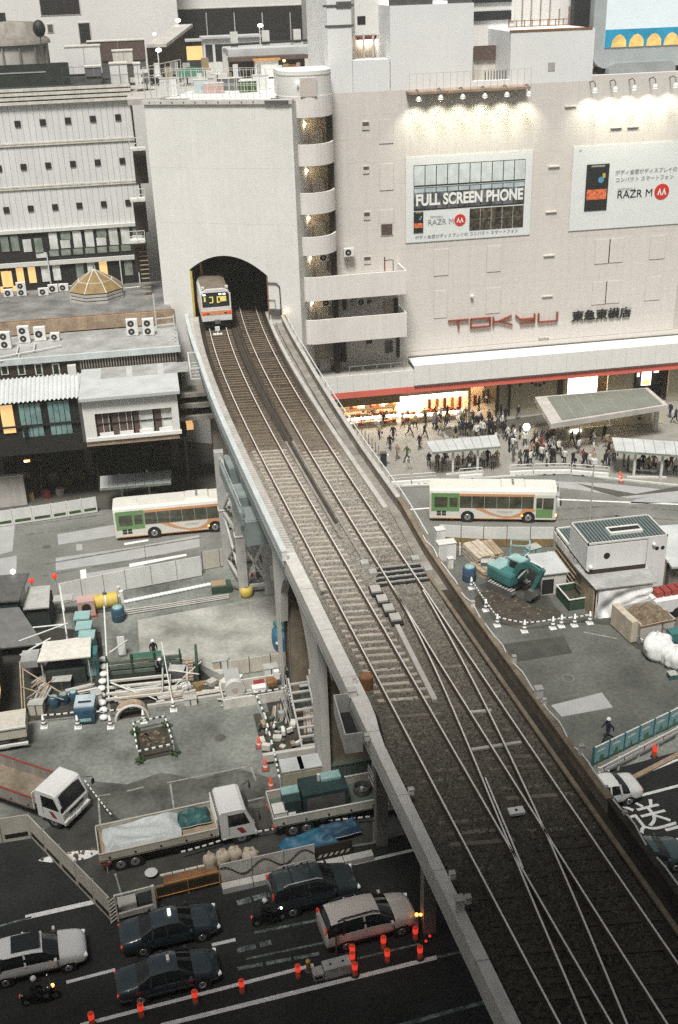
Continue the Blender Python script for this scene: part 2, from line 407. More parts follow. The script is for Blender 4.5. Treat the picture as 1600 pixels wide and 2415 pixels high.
# ---------------------------------------------------------------- ground, roads, pavements
def sheet(name, mat, pts, z, th=0):
    mb = MB(mat); q = [(p[0], p[1], z) for p in pts]; n = len(q)
    a = sum(q[i][0]*q[(i+1)%n][1]-q[(i+1)%n][0]*q[i][1] for i in range(n))
    if a < 0: q = q[::-1]
    if th: mb.slab(q, th)
    else: mb.add(q, [tuple(range(n))])
    return struct(mb.obj(name))
def pp(*px): return [P(x, y) for x, y in px]
sheet('ground', 'asphalt_yard', [(-500,-120),(500,-120),(500,1200),(-500,1200)], 0)
KX = math.tan(RAD(6.3))
def RD(x, d): return (x, d + x*KX)          # along the street: d = distance of the line at x = 0
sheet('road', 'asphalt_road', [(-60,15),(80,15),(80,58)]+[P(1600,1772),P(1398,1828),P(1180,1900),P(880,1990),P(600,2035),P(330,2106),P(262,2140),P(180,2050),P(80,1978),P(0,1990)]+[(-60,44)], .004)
sheet('bus_lane', 'asphalt_bus', pp((-700,1250),(0,1225),(235,1190),(560,1150),(760,1110),(905,1150),(1030,1150),(1090,1137),(1200,1128),(1330,1122),(1440,1135),(1600,1152),(2300,1220),(2300,1420),(1600,1290),(1310,1260),(1030,1290),(700,1330),(480,1318),(150,1420),(0,1440),(-700,1500)), .004)
# raised pavement in front of the shops
sheet('pavement', 'plaza', [P(905,1146,.1),P(970,1143,.1),P(1030,1141,.1),P(1085,1129,.1),P(1200,1121,.1),P(1330,1113,.1),P(1435,1126,.1),P(1600,1143,.1),P(2300,1200,.1),(110,101),(110,112),(6,112),(6,96)], .1, .1)
mb = MB('concrete_light')
kp = [P(880,1148,.1),P(970,1144,.1),P(1030,1142,.1),P(1085,1130,.1),P(1200,1122,.1),P(1330,1114,.1),P(1435,1127,.1),P(1600,1144,.1),P(2300,1201,.1)]
for a, c in zip(kp, kp[1:]): mb.bar((a.x,a.y,.06), (c.x,c.y,.06), .22, .15)
struct(mb.obj('kerb'))
sheet('pavement', 'plaza_dark', [(-40,89),(5,89),(5,112),(-40,112)], .1, .1)  # dark colour paints in the shade under the platform hall
# darker tiles where the crowd waits, and the pale apron of the bus bay
sheet('paving_patch', 'plaza_dark', [P(1040,1010,.1),P(1180,992,.1),P(1300,975,.1),P(1300,1000,.1),P(1200,1022,.1),P(1060,1032,.1)], .104)
sheet('paving_patch', 'slab', pp((1030,1147),(1200,1131),(1430,1140),(1600,1158),(1600,1170),(1480,1175),(1400,1160),(1320,1150),(1320,1195),(1030,1170)), .008)
sheet('paving_patch', 'plaza_dark', pp((1360,1140),(1500,1165),(1600,1147),(1600,1158),(1460,1172),(1420,1162)), .012)
sheet('paving_patch', 'slab', pp((1500,1178),(1600,1160),(1600,1185),(1480,1190)), .012)
for q in [((136,1260),(275,1237),(276,1263),(138,1285)), ((132,1316),(340,1287),(343,1316),(132,1346)), ((342,1286),(470,1262),(472,1290),(345,1315)), ((180,1284),(194,1283),(195,1297),(181,1299)),
          ((205,1352),(340,1330),(345,1350),(207,1374)), ((0,1240),(36,1236),(30,1300),(0,1308)), ((0,1318),(40,1310),(38,1400),(0,1410))]:
    sheet('paving_patch', 'slab', pp(*q), .008)
for q in [((293,1281),(350,1272),(351,1276),(294,1286)), ((305,1330),(440,1306),(441,1311),(306,1338)), ((305,1343),(410,1326),(411,1332),(306,1349)), ((189,1345),(203,1342),(206,1374),(192,1378)),
          ((910,1205),(1022,1196),(1022,1199),(910,1208)), ((1305,1176),(1600,1188),(1600,1191),(1305,1179)), ((600,1290),(605,1290),(606,1296),(600,1296))]:
    sheet('lane_marking', 'paint', pp(*q), .012)
sheet('yard_pad', 'yard_pad', pp((325,1462),(560,1420),(672,1400),(700,1440),(690,1560),(520,1590),(460,1560),(330,1545)), .004)
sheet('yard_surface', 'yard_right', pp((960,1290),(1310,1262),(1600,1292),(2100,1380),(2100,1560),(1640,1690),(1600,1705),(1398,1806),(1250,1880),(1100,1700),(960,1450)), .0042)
# parking bay lines on the yard
def line(a, b, w, mat='paint', z=.009, dash=None):
    A = Vector((a[0],a[1],0)); B = Vector((b[0],b[1],0)); d = (B-A); L = d.length; d /= L; n = Vector((-d.y,d.x,0))*w/2
    mb = MB(mat); t = 0
    while t < L:
        e = min(L, t+(dash[0] if dash else L)); p, q = A+d*t, A+d*e
        mb.add([(p.x-n.x,p.y-n.y,z),(q.x-n.x,q.y-n.y,z),(q.x+n.x,q.y+n.y,z),(p.x+n.x,p.y+n.y,z)], [(0,1,2,3)])
        t = e+(dash[1] if dash else 1)
    return struct(mb.obj('lane_marking'))
def pl(a, b, w, mat='paint', z=.009, dash=None): return line(P(*a), P(*b), w, mat, z, dash)
for a, b in [((590,1425),(682,1412)),((590,1425),(592,1437)),((682,1412),(686,1428)),((232,1878),(260,1873)),((395,1846),(592,1806)),((592,1806),(604,1842)),((402,1848),(412,1915)),((232,1880),(238,1960)),((300,1866),(340,1856)),
             ((1377,1491),(1455,1506)),((560,1895),(625,1880))]: pl(a, b, .11, 'paint_faint')
# street lines
pl((60,2164),(232,2125), .3); pl((0,2184),(75,2163), .1, 'paint_worn')
pl((157,2317),(272,2287), .18); pl((500,2229),(556,2216), .2)
pl((190,2418),(740,2276), .2); pl((380,2419),(1030,2258), .24); pl((1030,2258),(1090,2244), .16, 'paint_worn'); pl((940,2420),(1155,2360), .2, 'paint_worn')
pl((836,2037),(988,2002), .2); pl((838,2038),(820,2026), .16)
pl((530,2098),(640,2072), .3); pl((560,2130),(636,2108), .34, 'paint_worn', dash=(.7,.12)); pl((600,2200),(760,2168), .16, 'paint_worn'); pl((560,2242),(640,2222),.3,'paint_worn',dash=(.9,.2)); pl((580,2262),(770,2222),.12,'paint_worn')
pl((560,2285),(760,2248),.2,'paint_worn',dash=(1.2,.15)); pl((840,2262),(990,2226),.1,'paint_worn'); pl((620,2180),(700,2162),.12,'paint_worn',dash=(.5,.2))
pl((1480,1840),(1640,1775), .16); pl((1508,1877),(1640,1843), .2); pl((1570,1958),(1640,1940), .2); pl((1575,2035),(1640,2010), .2)
pl((1180,2235),(1240,2222),.12,'paint_worn')
t4 = Matrix.Translation((P(1506,1962).x, P(1506,1962).y, .012)) @ Matrix.Rotation(RAD(7),4,'Z') @ Matrix.Scale(1.05,4,(0,1,0))
struct(text('road_lettering', '送', 2.35, 'paint', t4, None, .001, 1.0, .005))

# ---------------------------------------------------------------- small reusable builders
def railing(name, label, pts, h, step, mat='steel_white', r=.03, rails=(1.,.5), cat='railing', group=None, parent=None, post=None):
    pts = [Vector(p) for p in pts]
    t = parent or thing(name, label, cat, pts[0], 0, group); o0 = Vector((0,0,0)) if parent else pts[0]
    for k in rails:
        mb = MB(mat)
        for a, b in zip(pts, pts[1:]): mb.bar(a-o0+Vector((0,0,h*k)), b-o0+Vector((0,0,h*k)), r*1.6)
        mb.obj('rail', t)
    me = MB(post or mat).bar((0,0,0),(0,0,h),r*1.8).mesh('post')
    for a, b in zip(pts, pts[1:]):
        n = max(1, round((b-a).length/step))
        for i in range(n+1): inst(me, 'post', t, a-o0+(b-a)*(i/n))
    return t
def wq(mb, a, b, Y, th=.03):      # a vertical rectangle facing -Y given by two seen corners
    p = PY(*a, Y); q = PY(*b, Y); return mb.box(p.x, q.x, Y-th, Y, min(p.z,q.z), max(p.z,q.z))

def leaves(mb, c, r, n, seed, flat=.7):
    q = random.Random(seed)
    for _ in range(n):
        d = Vector((q.gauss(0,1),q.gauss(0,1),q.gauss(0,1)*flat)).normalized()*r*q.uniform(.3,1); s_ = r*q.uniform(.25,.5); a = Vector((q.gauss(0,1),q.gauss(0,1),q.gauss(0,1))).normalized(); b_ = a.cross(Vector((q.gauss(0,1),q.gauss(0,1),1))).normalized(); o_ = Vector(c)+d
        mb.add([o_-a*s_,o_+b_*s_*.5,o_+a*s_,o_-b_*s_*.5],[(0,1,2,3)])
ACN = [0]
def ac_unit(loc, rz, label, w=.85, h=.7, fans=1, d=.38, group='air conditioner units'):
    t = thing('air_conditioner', label, 'air conditioner', loc, rz, group)
    MB('plastic_white').box(-w/2,w/2,-d/2,d/2,.06,h).obj('casing', t)
    for i in range(fans):
        zc = .06+(h-.06)*(i+.5)/fans; r = min(w*.32,(h-.06)/fans*.4)
        MB('black_steel').cyl((-w*.08,-d/2-.015,zc),(-w*.08,-d/2+.01,zc),r,n=12).obj('fan_grille', t)
        MB('steel_grey').cyl((-w*.08,-d/2-.03,zc),(-w*.08,-d/2,zc),r*.35,n=8).obj('fan_hub', t)
    for s in (-1,1): MB('steel_grey').box(s*w*.36-.05,s*w*.36+.05,-d/2,d/2,0,.06).obj('foot', t)
    return t

# ---------------------------------------------------------------- department store
YF = 102.0
ds = thing('department_store', 'pale pink tiled department store with blank upper wall and lit shops below', 'building', (16.4,YF,0))
def dloc(mb): mb.T = Matrix.Translation((-16.4,-YF,0)); return mb
def dpart(mb, name): return mb.obj(name, ds)
def DM(mat): return dloc(MB(mat))
XE = 70.0
zt = 32.0
dpart(DM('wall_pink_line').box(16.4,XE,YF+.03,140,4.6,zt-.05), 'wall')
# cladding panels
cw, rh = 1.66, 2.02
pm = {}
for r in range(12):
    for c in range(21):
        x0 = 16.42+c*cw
        if x0 > 52: continue
        zz0 = 7.72+r*rh
        key = 'p'
        if key not in pm: pm[key] = MB('wall_pink').box(.003,cw-.003,0,.12,.003,rh-.003).mesh('facade_panel')
        inst(pm[key], 'facade_panel', ds, (x0-16.4,-.02,zz0))
dpart(DM('wall_pink').box(16.4,52,YF-.005,YF+.03,4.7,7.7), 'lower_wall')
# recessed small windows and the louvre
for a, b in [((855,288),(870,304)),((857,393),(870,407)),((859,501),(872,516)),((859,606),(874,620)),((863,708),(876,721)),((864,802),(878,816))]:
    p = PY(*a,YF); q = PY(*b,YF)
    f = dpart(DM('trim_cream').box(p.x-.05,q.x+.05,YF-.1,YF-.02,q.z-.05,p.z+.05), 'window_frame')
    dpart(DM('curtain_brown').box(p.x,q.x,YF-.12,YF-.1,q.z+.3,p.z), 'window')
p, q = PY(899,528,YF), PY(925,552,YF)
dpart(DM('trim_cream').box(p.x-.1,q.x+.1,YF-.08,YF-.02,q.z-.1,p.z+.1), 'louvre_frame')
for i in range(7): dpart(DM('curtain_brown').box(p.x,q.x,YF-.12,YF-.07,q.z+(p.z-q.z)*i/7,q.z+(p.z-q.z)*(i+.75)/7), 'louvre_slat')
# blocked-up window panels
for a, b in [((895,283),(927,337)),((896,388),(928,447)),((896,496),(928,524)),((1024,589),(1057,648)),((1150,581),(1180,639)),((1024,687),(1054,748)),((1148,680),(1178,737)),((1406,566),(1436,620)),((1438,564),(1468,617)),((1536,557),(1566,609)),((1399,666),(1428,716)),((1430,664),(1460,713)),((1525,654),(1555,706))]:
    p = PY(*a,YF); q = PY(*b,YF)
    dpart(DM('wall_pink_line').box(p.x-.035,q.x+.035,YF-.05,YF-.02,q.z-.035,p.z+.035), 'panel_rim')
    dpart(DM('wall_pink').box(p.x,q.x,YF-.075,YF-.03,q.z,p.z), 'blind_window')
for a in [(1293,392),(1287,499),(1282,602),(1278,698),(1270,795),(1332,250),(1440,300),(1480,298)]:
    p = PY(*a,YF); dpart(DM('trim_cream').box(p.x,p.x+1.1,YF-.16,YF-.02,p.z-.1,p.z), 'ledge')
# floodlight ball on the wall
p = PY(1112,697,YF); dpart(DM('plastic_white').sphere((p.x,YF-.25,p.z),.18), 'wall_lamp')
# flush penthouse blocks
def block(a, b, name='penthouse', mat='wall_roof', dp=12, Y=YF):
    p = PY(*a,Y); q = PY(*b,Y); return dpart(DM(mat).box(p.x,q.x,Y-.01,Y+dp,q.z,p.z), name)
zb = PY(1300,187,YF).z
block((768,-60),(833,219)); block((920,14),(1114,205)); block((1206,75),(1396,192))
dpart(DM('wall_roof').box(PY(833,180,YF).x,PY(920,180,YF).x,YF-.012,YF+2,zt-.15,PY(880,141,YF).z), 'parapet')
dpart(DM('wall_roof').box(PY(1114,180,YF).x,PY(1206,180,YF).x,YF-.012,YF+1,zt-.15,zt+.35), 'parapet')
dpart(DM('wall_pink').box(PY(1396,180,YF).x,60,YF-.012,YF+.6,zt-.1,zt+.35), 'parapet')
for a, b in [((763,12),(833,15)),((768,60),(833,63))]:
    p = PY(*a,YF-.02); q = PY(*b,YF-.02); dpart(DM('steel_dark').box(p.x-.05,q.x+.05,YF-.06,YF,q.z,p.z), 'coping_line')
p = PY(793,4,YF); dpart(DM('steel_dark').box(p.x,p.x+1.3,YF-.08,YF,p.z-.5,p.z), 'vent')
p, q = PY(920,12,YF), PY(1114,16,YF); dpart(DM('steel_dark').box(p.x,p.x+3.8,YF+.1,YF+.4,p.z-.1,p.z+.6), 'coping_line'); dpart(DM('steel_dark').box(p.x+5.2,q.x,YF+.1,YF+.4,p.z-.1,p.z+.6), 'coping_line')
p, q = PY(1206,76,YF), PY(1396,72,YF); dpart(DM('rust').box(p.x-.05,q.x+.05,YF-.05,YF+.3,p.z-.02,p.z+.14), 'coping_line')
p = PY(1300,157,YF); dpart(DM('steel_grey').box(p.x-.3,p.x+.35,YF-.05,YF,p.z-.35,p.z+.35), 'vent')
# notch with the lit balcony
YN = YF+5
block((835,-60),(925,80),'set_back_wall','wall_white',3,YN); p, q = PY(835,80,YN), PY(925,140,YN)
dpart(DM('landing_tan').box(p.x,q.x,YN+1.5,YN+2,q.z-1,p.z), 'set_back_wall'); dpart(DM('lamp_white').box(p.x+.6,p.x+2.0,YN+.9,YN+1.3,p.z-1.0,p.z-.6), 'sign_light'); dpart(DM('red').box(p.x+.5,p.x+2.2,YN+.95,YN+1.35,p.z-.6,p.z-.35), 'sign_light')
for i in range(5): x = p.x+(q.x-p.x)*i/4; dpart(DM('trim_cream').box(x-.08,x+.08,YN-.1,YN+.05,q.z-.5,p.z), 'post')
dpart(DM('trim_cream').box(p.x,q.x,YN-.1,YN,q.z,q.z+.25), 'rail'); dpart(DM('concrete_dirty').box(p.x,q.x,YN-3,YN+2,q.z-1,q.z-.4), 'balcony_floor')
p = PY(852,48,YN); dpart(DM('dark').box(p.x-.35,p.x+.4,YN-.04,YN,p.z-.35,p.z+.35), 'window')
# notch with the stained wall
block((1114,0),(1210,110),'set_back_wall','wall_white',3,YF+7)
p, q = PY(1114,112,YF+5), PY(1210,195,YF+5)
dpart(DM('trim_cream').box(p.x,q.x,YF+4.5,YF+5,q.z-1,p.z), 'set_back_wall'); dpart(DM('curtain_brown').box(p.x,q.x,YF+4.3,YF+4.5,p.z-1.1,p.z+.15), 'fascia')
for i in range(16): dpart(DM('steel_dark').box(p.x+i*.27,p.x+i*.27+.07,YF+.6,YF+.7,zt+.3,zt+1.1), 'baluster')
for y in (33,44,2): a = PY(1114,y,YF+6.9); dpart(DM('black_steel').box(p.x-.1,q.x+.2,YF+6.8,YF+7,a.z-.2,a.z+.2), 'window_band')
# tall rusty water-tank tower behind the right-hand block
block((1188,-60),(1410,70),'set_back_wall','wall_white',6,YF+8)
for i in range(9):
    a = PY(1210+i*22,rnd.randint(10,50),YF+7.9); dpart(DM('rust_light').box(a.x-.04,a.x+.04,YF+7.85,YF+8,a.z-2.2,a.z+rnd.random()*2), 'pipe')
a, c = PY(1200,62,YF+7), PY(1400,62,YF+7)
for k in (0,.5,1): dpart(DM('rust').box(a.x,c.x,YF+6.9,YF+7,a.z-.6+k,a.z-.54+k), 'rail')
for i in range(12): x = a.x+(c.x-a.x)*i/11; dpart(DM('rust').box(x-.03,x+.03,YF+6.9,YF+7,a.z-.8,a.z+.5), 'post')

# projecting canopy with red fascia
XC0, XC1 = 14.5, 23.62
YC = 99.5
cp = 1.55; x = XC0
while x < 62:
    z1 = 6.62 if x < XC1-.1 else 7.1
    w = min(cp, XC1-x) if x < XC1-.1 else cp
    dpart(DM('wall_white').box(x+.008,x+w-.008,YC-(0 if x < XC1-.1 else .15),YC+.1,4.96,z1), 'canopy_panel'); x += w
dpart(DM('steel_grey').box(XC0,62,YC+.1,YF,4.99,6.5), 'canopy'); dpart(DM('wall_white').box(XC1,62,YC+.1,YF-.02,6.9,7.08), 'canopy_roof'); dpart(DM('steel_dark').box(XC1,62,YF-.12,YF-.03,7.08,7.2), 'roof_flashing')
dpart(DM('concrete').box(XC0,XC1,YC+.1,YF-.02,6.5,6.6), 'canopy_roof')
dpart(DM('steel_dark').box(XC1,62,YC-.19,YC-.152,4.99,5.1), 'gutter')
dpart(DM('red_fascia').box(XC0+.6,62,YC-.02,YC+.12,4.33,4.955), 'fascia')
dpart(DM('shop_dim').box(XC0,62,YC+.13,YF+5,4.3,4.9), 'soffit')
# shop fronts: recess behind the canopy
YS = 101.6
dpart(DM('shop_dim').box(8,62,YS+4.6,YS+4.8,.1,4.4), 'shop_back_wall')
def xs(px_, y=985): return PY(px_, y, YS).x
def bay(x0, x1, mat='shop_panel', back='shop_wall', depth=3.2, lamp=True, z1=3.4):
    dpart(DM(back).box(x0,x1,YS+depth,YS+depth+.1,.1,4.3), 'shop_wall')
    if lamp: dpart(DM('shop_light').box(x0+.2,x1-.2,YS+.4,YS+depth-.4,z1-.06,z1), 'ceiling_light')
    dpart(DM('shop_wall').box(x0,x1,YS,YS+.25,z1,4.3), 'shop_header')
def goods(x0, x1, rows, seed, ytop=2.6, y=1.2):
    r = random.Random(seed)
    for k in range(rows):
        z = .35+k*(ytop-.3)/rows; yy = YS+.3+k*y/rows
        dpart(DM('shop_panel' if k % 2 else 'wood').box(x0,x1,yy,yy+.5,z-.25,z), 'shelf')
        x = x0
        while x < x1-.2:
            w = r.uniform(.18,.5); dpart(DM(r.choice(['red','orange','print_white','yellow','cloth_tan','print_orange','wood','print_white'])).box(x,x+w*.85,yy+.02,yy+.4,z,z+r.uniform(.18,.42)), 'goods'); x += w
xa, xb, xc, xd, xe, xf = xs(800), xs(943), xs(1103), xs(1170,950), xs(1345,915), xs(1500,905)
bay(xa, xb, z1=2.75, depth=3.0); goods(xa+.1, xb-.2, 3, 3)
dpart(DM('shop_dim').box(xa,xb,YS-.3,YS,2.75,4.1), 'shutter_box'); dpart(DM('trim_cream').box(xa,xb,YS-.35,YS-.3,4.0,4.12), 'shutter_trim')
bay(xb+.05, xc, z1=3.2, depth=2.6)
for i, (u0,u1,z0,z1) in enumerate([(.02,.17,1.7,3.1),(.2,.42,.9,3.1),(.45,.62,1.9,3.1),(.64,.8,1.9,3.1),(.82,.98,1.9,3.1),(.02,.18,.4,1.5)]):
    dpart(DM('shop_panel').box(xb+(xc-xb)*u0,xb+(xc-xb)*u1,YS+1.9,YS+2.0,z0,z1), 'lit_panel')
goods(xb+.3, xc-.3, 2, 5, 1.4, .9)
for i in range(7):
    x = xb+3.2+i*.8; dpart(DM(['red','print_orange','cloth_red','orange'][i%4]).box(x,x+.3,YS+1.0,YS+1.2,1.1,2.3), 'hanging_garment')
dpart(DM('shop_wall').box(xc,xc+.25,YS-.1,YS+4,.1,4.3), 'shop_pier')
bay(xc+.25, xd, depth=4.2, back='shop_wall', z1=3.9)
dpart(DM('landing_tan').box(xc+.4,xd,YS,YS+4,.1,.16), 'shop_floor')
for i, (a, c) in enumerate([(xd,xd+.25),(xs(1200,950),xs(1200,950)+.15),(xs(1316,930),xs(1316,930)+.5)]): dpart(DM('dark_brown').box(a,c,YS-.1,YS+.3,.1,4.3), 'column')
dpart(DM('shop_beige').box(xd+.25,xe-.2,YS+.15,YS+.3,.1,4.3), 'shop_wall')
for i in range(9): a = xs(1225,920)+i*.42; dpart(DM('dark_brown').box(a,a+.25,YS+.1,YS+.15,3.2+.3*math.sin(i),3.5+.3*math.sin(i)), 'lettering')
bay(xe, xe+4.1, depth=3, z1=3.6)
for i in range(4): dpart(DM('shop_panel').box(xe+.15+i,xe+.85+i,YS+2.2,YS+2.3,.5,3.4), 'lit_panel')
dpart(DM('shop_beige').box(xe+4.1,xf-.2,YS+.1,YS+.3,.1,4.3), 'shop_wall'); dpart(DM('dark_brown').box(xf-.2,xf+.05,YS,YS+.3,.1,4.3), 'column')
dpart(DM('dark').box(xf+.05,xf+3.6,YS+1.5,YS+1.6,.1,4.3), 'shop_wall'); dpart(DM('shop_panel').box(xf+1.2,xf+2.2,YS+1.2,YS+1.3,1.6,3.6), 'lit_panel'); dpart(DM('lamp_orange').box(xf+1.3,xf+2.1,YS+1.1,YS+1.15,1.7,2.2), 'lit_panel')
dpart(DM('lamp_soft').box(xf+.3,xf+.9,YS+1.2,YS+1.3,2.6,3.0), 'lit_panel'); dpart(DM('lamp_soft').box(xf+2.5,xf+3.0,YS+1.2,YS+1.3,2.9,3.2), 'lit_panel')
dpart(DM('shop_beige').box(xf+3.6,62,YS,YS+.2,.1,4.3), 'shop_wall'); dpart(DM('dark_brown').box(8,xa,YS,YS+.2,.1,4.3), 'shop_wall')

# ---------------------------------------------------------------- signs on the wall
def bx(mb, a, b, Y, th=.03): return wq(mb, a, b, Y, th)
YB = YF-.1
def bp(zx, zy): return (920+zx/2.306, 340+zy/2.306)      # readings from the enlarged sign picture
def logo(parent, cx, cz, r, Y):
    k = MB('print_red').cyl((cx,Y,cz),(cx,Y-.03,cz),r,n=28).obj('logo_disc', parent)
    mb = MB('print_white')
    for s in (-1,1):
        mb.add([(cx+s*.02*r,Y-.05,cz-.38*r),(cx+s*.3*r,Y-.05,cz+.5*r),(cx+s*.62*r,Y-.05,cz-.38*r),(cx+s*.42*r,Y-.05,cz-.38*r),(cx+s*.3*r,Y-.05,cz+.02*r),(cx+s*.12*r,Y-.05,cz-.5*r)], [(0,1,4,5),(1,2,3,4)])
    mb.obj('logo_letter', parent)
def phone(parent, p, q, Y):
    w = q.x-p.x; h = p.z-q.z
    MB('print_black').box(p.x,q.x,Y-.06,Y,q.z,p.z).obj('phone_picture', parent)
    mb = MB('print_orange').box(p.x+w*.06,q.x-w*.06,Y-.07,Y-.06,q.z+h*.24,q.z+h*.46); mb.mat('print_blue').cyl((p.x+w*.66,Y-.07,q.z+h*.66),(p.x+w*.66,Y-.06,q.z+h*.66),w*.13,n=12); mb.mat('yellow').box(p.x+w*.72,p.x+w*.84,Y-.07,Y-.06,q.z+h*.7,q.z+h*.8); mb.mat('print_white').box(p.x+w*.1,q.x-w*.4,Y-.068,Y-.06,q.z+h*.35,q.z+h*.4); mb.mat('print_grey').box(p.x+w*.2,q.x-w*.2,Y-.068,Y-.06,q.z+h*.94,q.z+h*.98)
    mb.obj('phone_screen', parent)
p, q = PY(*bp(87,57),YB), PY(*bp(757,516),YB)
X0, X1, Z1, Z0 = p.x, q.x, PY(*bp(87,75),YB).z, PY(*bp(90,538),YB).z
b1 = thing('billboard', 'white billboard reading FULL SCREEN PHONE with rows of phone screens', 'billboard', (0,0,0))
MB('poster_white').box(X0,X1,YB,YB+.06,Z0,Z1).obj('panel', b1)
MB('trim_cream').box(X0-.05,X1+.05,YB+.02,YB+.075,Z0-.05,Z1+.05).obj('frame', b1)
def uv(u, v): return X0+(X1-X0)*u, Z0+(Z1-Z0)*v
xg0, zg1 = uv(.06,.905); xg1, _ = uv(.945,.9)
row = [(.9,.675),(.64,.395)]
for ri, (v1, v0) in enumerate(row):
    za, zc = uv(0,v1)[1], uv(0,v0)[1]
    MB('print_black').box(xg0,xg1,YB-.02,YB,zc-.12,za+.06).obj('phone_row_backing', b1)
    for i in range(10):
        a = xg0+(xg1-xg0)*i/10+.04; c = xg0+(xg1-xg0)*(i+1)/10-.04
        if ri == 0: MB('print_pale').box(a,c,YB-.03,YB-.02,zc,za).obj('phone_picture', b1)
        else:
            MB('print_city').box(a,c,YB-.03,YB-.02,zc,zc+(za-zc)*.8).obj('phone_picture', b1)
            MB('print_sky').box(a,c,YB-.03,YB-.02,zc+(za-zc)*.8,za).obj('phone_picture', b1)
x, z = uv(.075,.44)
text('headline', 'FULL SCREEN PHONE', 1.4, 'print_white', wallM(x,YB-.05,z), b1, .01, 1.0, .05, (X1-X0)*.855)
for i in range(5):
    for k in range(2):
        a = X0+(X1-X0)*(.505+.088*i); zc = uv(0,.1+.135*k)[1]
        MB('print_night').box(a+.02,a+(X1-X0)*.088-.02,YB-.03,YB,zc,zc+(Z1-Z0)*.128).obj('phone_picture', b1)
phone(b1, Vector((X0+(X1-X0)*.06,0,uv(0,.365)[1])), Vector((X0+(X1-X0)*.135,0,uv(0,.115)[1])), YB)
x, z = uv(.17,.2); text('model_name', 'RAZR M', .72, 'print_grey', wallM(x,YB-.03,z), b1, .005)
x, z = uv(.19,.285); text('small_print', 'MOTOROLA', .22, 'print_grey', wallM(x,YB-.03,z), b1, .005)
x, z = uv(.43,.235); logo(b1, x, z, .55, YB)
x, z = uv(.07,.045); text('small_print', 'ボディ全面がディスプレイの コンパクト スマートフォン', .36, 'print_grey', wallM(x,YB-.03,z), b1, .005, 1.1)
p, q = PY(1354,347,YB), PY(1342,545,YB)
b2 = thing('billboard', 'white billboard with one large phone and red round logo, at the right edge', 'billboard', (0,0,0))
X0, X1, Z0, Z1 = (p.x+q.x)/2, 52.5, q.z, p.z
MB('poster_white').box(X0,X1,YB,YB+.06,Z0,Z1).obj('panel', b2); MB('trim_cream').box(X0-.05,X1,YB+.02,YB+.075,Z0-.05,Z1+.05).obj('frame', b2)
phone(b2, PY(*bp(1072,112),YB), PY(*bp(1176,356),YB), YB)
a = PY(*bp(1232,295),YB); text('model_name', 'RAZR M', 1.02, 'print_black', wallM(a.x,YB-.03,a.z), b2, .005)
a = PY(*bp(1238,254),YB); text('small_print', 'MOTOROLA', .32, 'print_grey', wallM(a.x,YB-.03,a.z), b2, .005)
a = PY(*bp(1225,165),YB); text('small_print', 'ボディ全面がディスプレイの', .48, 'print_grey', wallM(a.x,YB-.03,a.z), b2, .005)
a = PY(*bp(1225,205),YB); text('small_print', 'コンパクト スマートフォン', .48, 'print_grey', wallM(a.x,YB-.03,a.z), b2, .005)
a = PY(*bp(1478,258),YB); logo(b2, a.x, a.z, .75, YB)
a = PY(*bp(1030,38),YB); text('small_print', 'ad', .25, 'print_grey', wallM(a.x,YB-.03,a.z), b2, .005)
# TOKYU letters
a, c = PY(1056,763,YF), PY(1320,748,YF)
tk = thing('wall_sign', 'large red letters reading TOKYU on the pink wall', 'sign', (a.x,YF,0))
W_ = (c.x-a.x)/5.25; zb_ = PY(1066,776,YF).z; H_ = PY(1056,757,YF).z-zb_+.1; st = .15
def let(k, segs):
    mb = MB('sign_red')
    for (x0,y0,x1,y1) in segs: mb.bar((W_*1.05*k+x0*W_,-.2,zb_+y0*H_),(W_*1.05*k+x1*W_,-.2,zb_+y1*H_),.18,st)
    mb.obj('letter', tk)
let(0,[(0,.95,.95,.95),(.48,.95,.48,0)])
let(1,[(0,.95,.9,.95),(.9,.99,.9,0),(.9,.05,0,.05),(0,0,0,.99)])
let(2,[(.0,1,.0,0),(.0,.48,.25,.48),(.25,.48,.85,1),(.25,.48,.9,0)])
let(3,[(-.02,1,.2,.5),(.2,.5,.86,.5),(.88,1,.88,.0),(.88,.05,.2,.05)])
let(4,[(.02,1,.02,.05),(.02,.05,.9,.05),(.9,0,.9,1)])
a = PY(1347,756,YF)
k2 = thing('wall_sign', 'dark Japanese characters of the store name beside red letters', 'sign', (a.x,YF,a.z))
text('character', '東急東横店', 1.12, 'print_black', Matrix.Translation((0,-.18,.05)) @ Matrix.Rotation(math.pi/2,4,'X'), k2, .05, 1.12, .02)
MB('trim_cream').box(-.1,6.2,-.06,-.02,-.12,.02).obj('rail', k2)

# billboard floodlights
def flood(px_, py_, lab, drop=.9):
    a = PY(px_, py_, YF-1.4)
    t = thing('floodlight', lab, 'lamp', (a.x,a.y,a.z), 0, 'floodlights above the billboards')
    MB('steel_dark').tube([(0,1.4,.55),(0,.6,.75),(0,.1,.6),(0,0,.2)], .05).obj('arm', t)
    MB('plastic_white').lathe([(.08,.24),(.2,.1),(.3,-.12),(.28,-.14)],10).obj('lamp_shade', t)
    MB('lamp_white').lathe([(.05,-.05),(.24,-.15),(.05,-.18)],10).obj('bulb', t)
    l = D.lights.new('spot','SPOT'); l.energy = 310; l.spot_size = RAD(100); l.spot_blend = 1; l.color = (1,.97,.72); l.shadow_soft_size = .06
    lo = D.objects.new('spot_light', l); COL.objects.link(lo); lo.parent = t; lo.location = (0,-.05,-.25); lo.rotation_euler = (RAD(24),0,0)
for i, (x, y) in enumerate([(988,234),(1040,230),(1092,228),(1144,226),(1196,223),(1248,221)]): flood(x, y, 'floodlight under the roof railing, %s of six above left billboard' % nth(i,6))
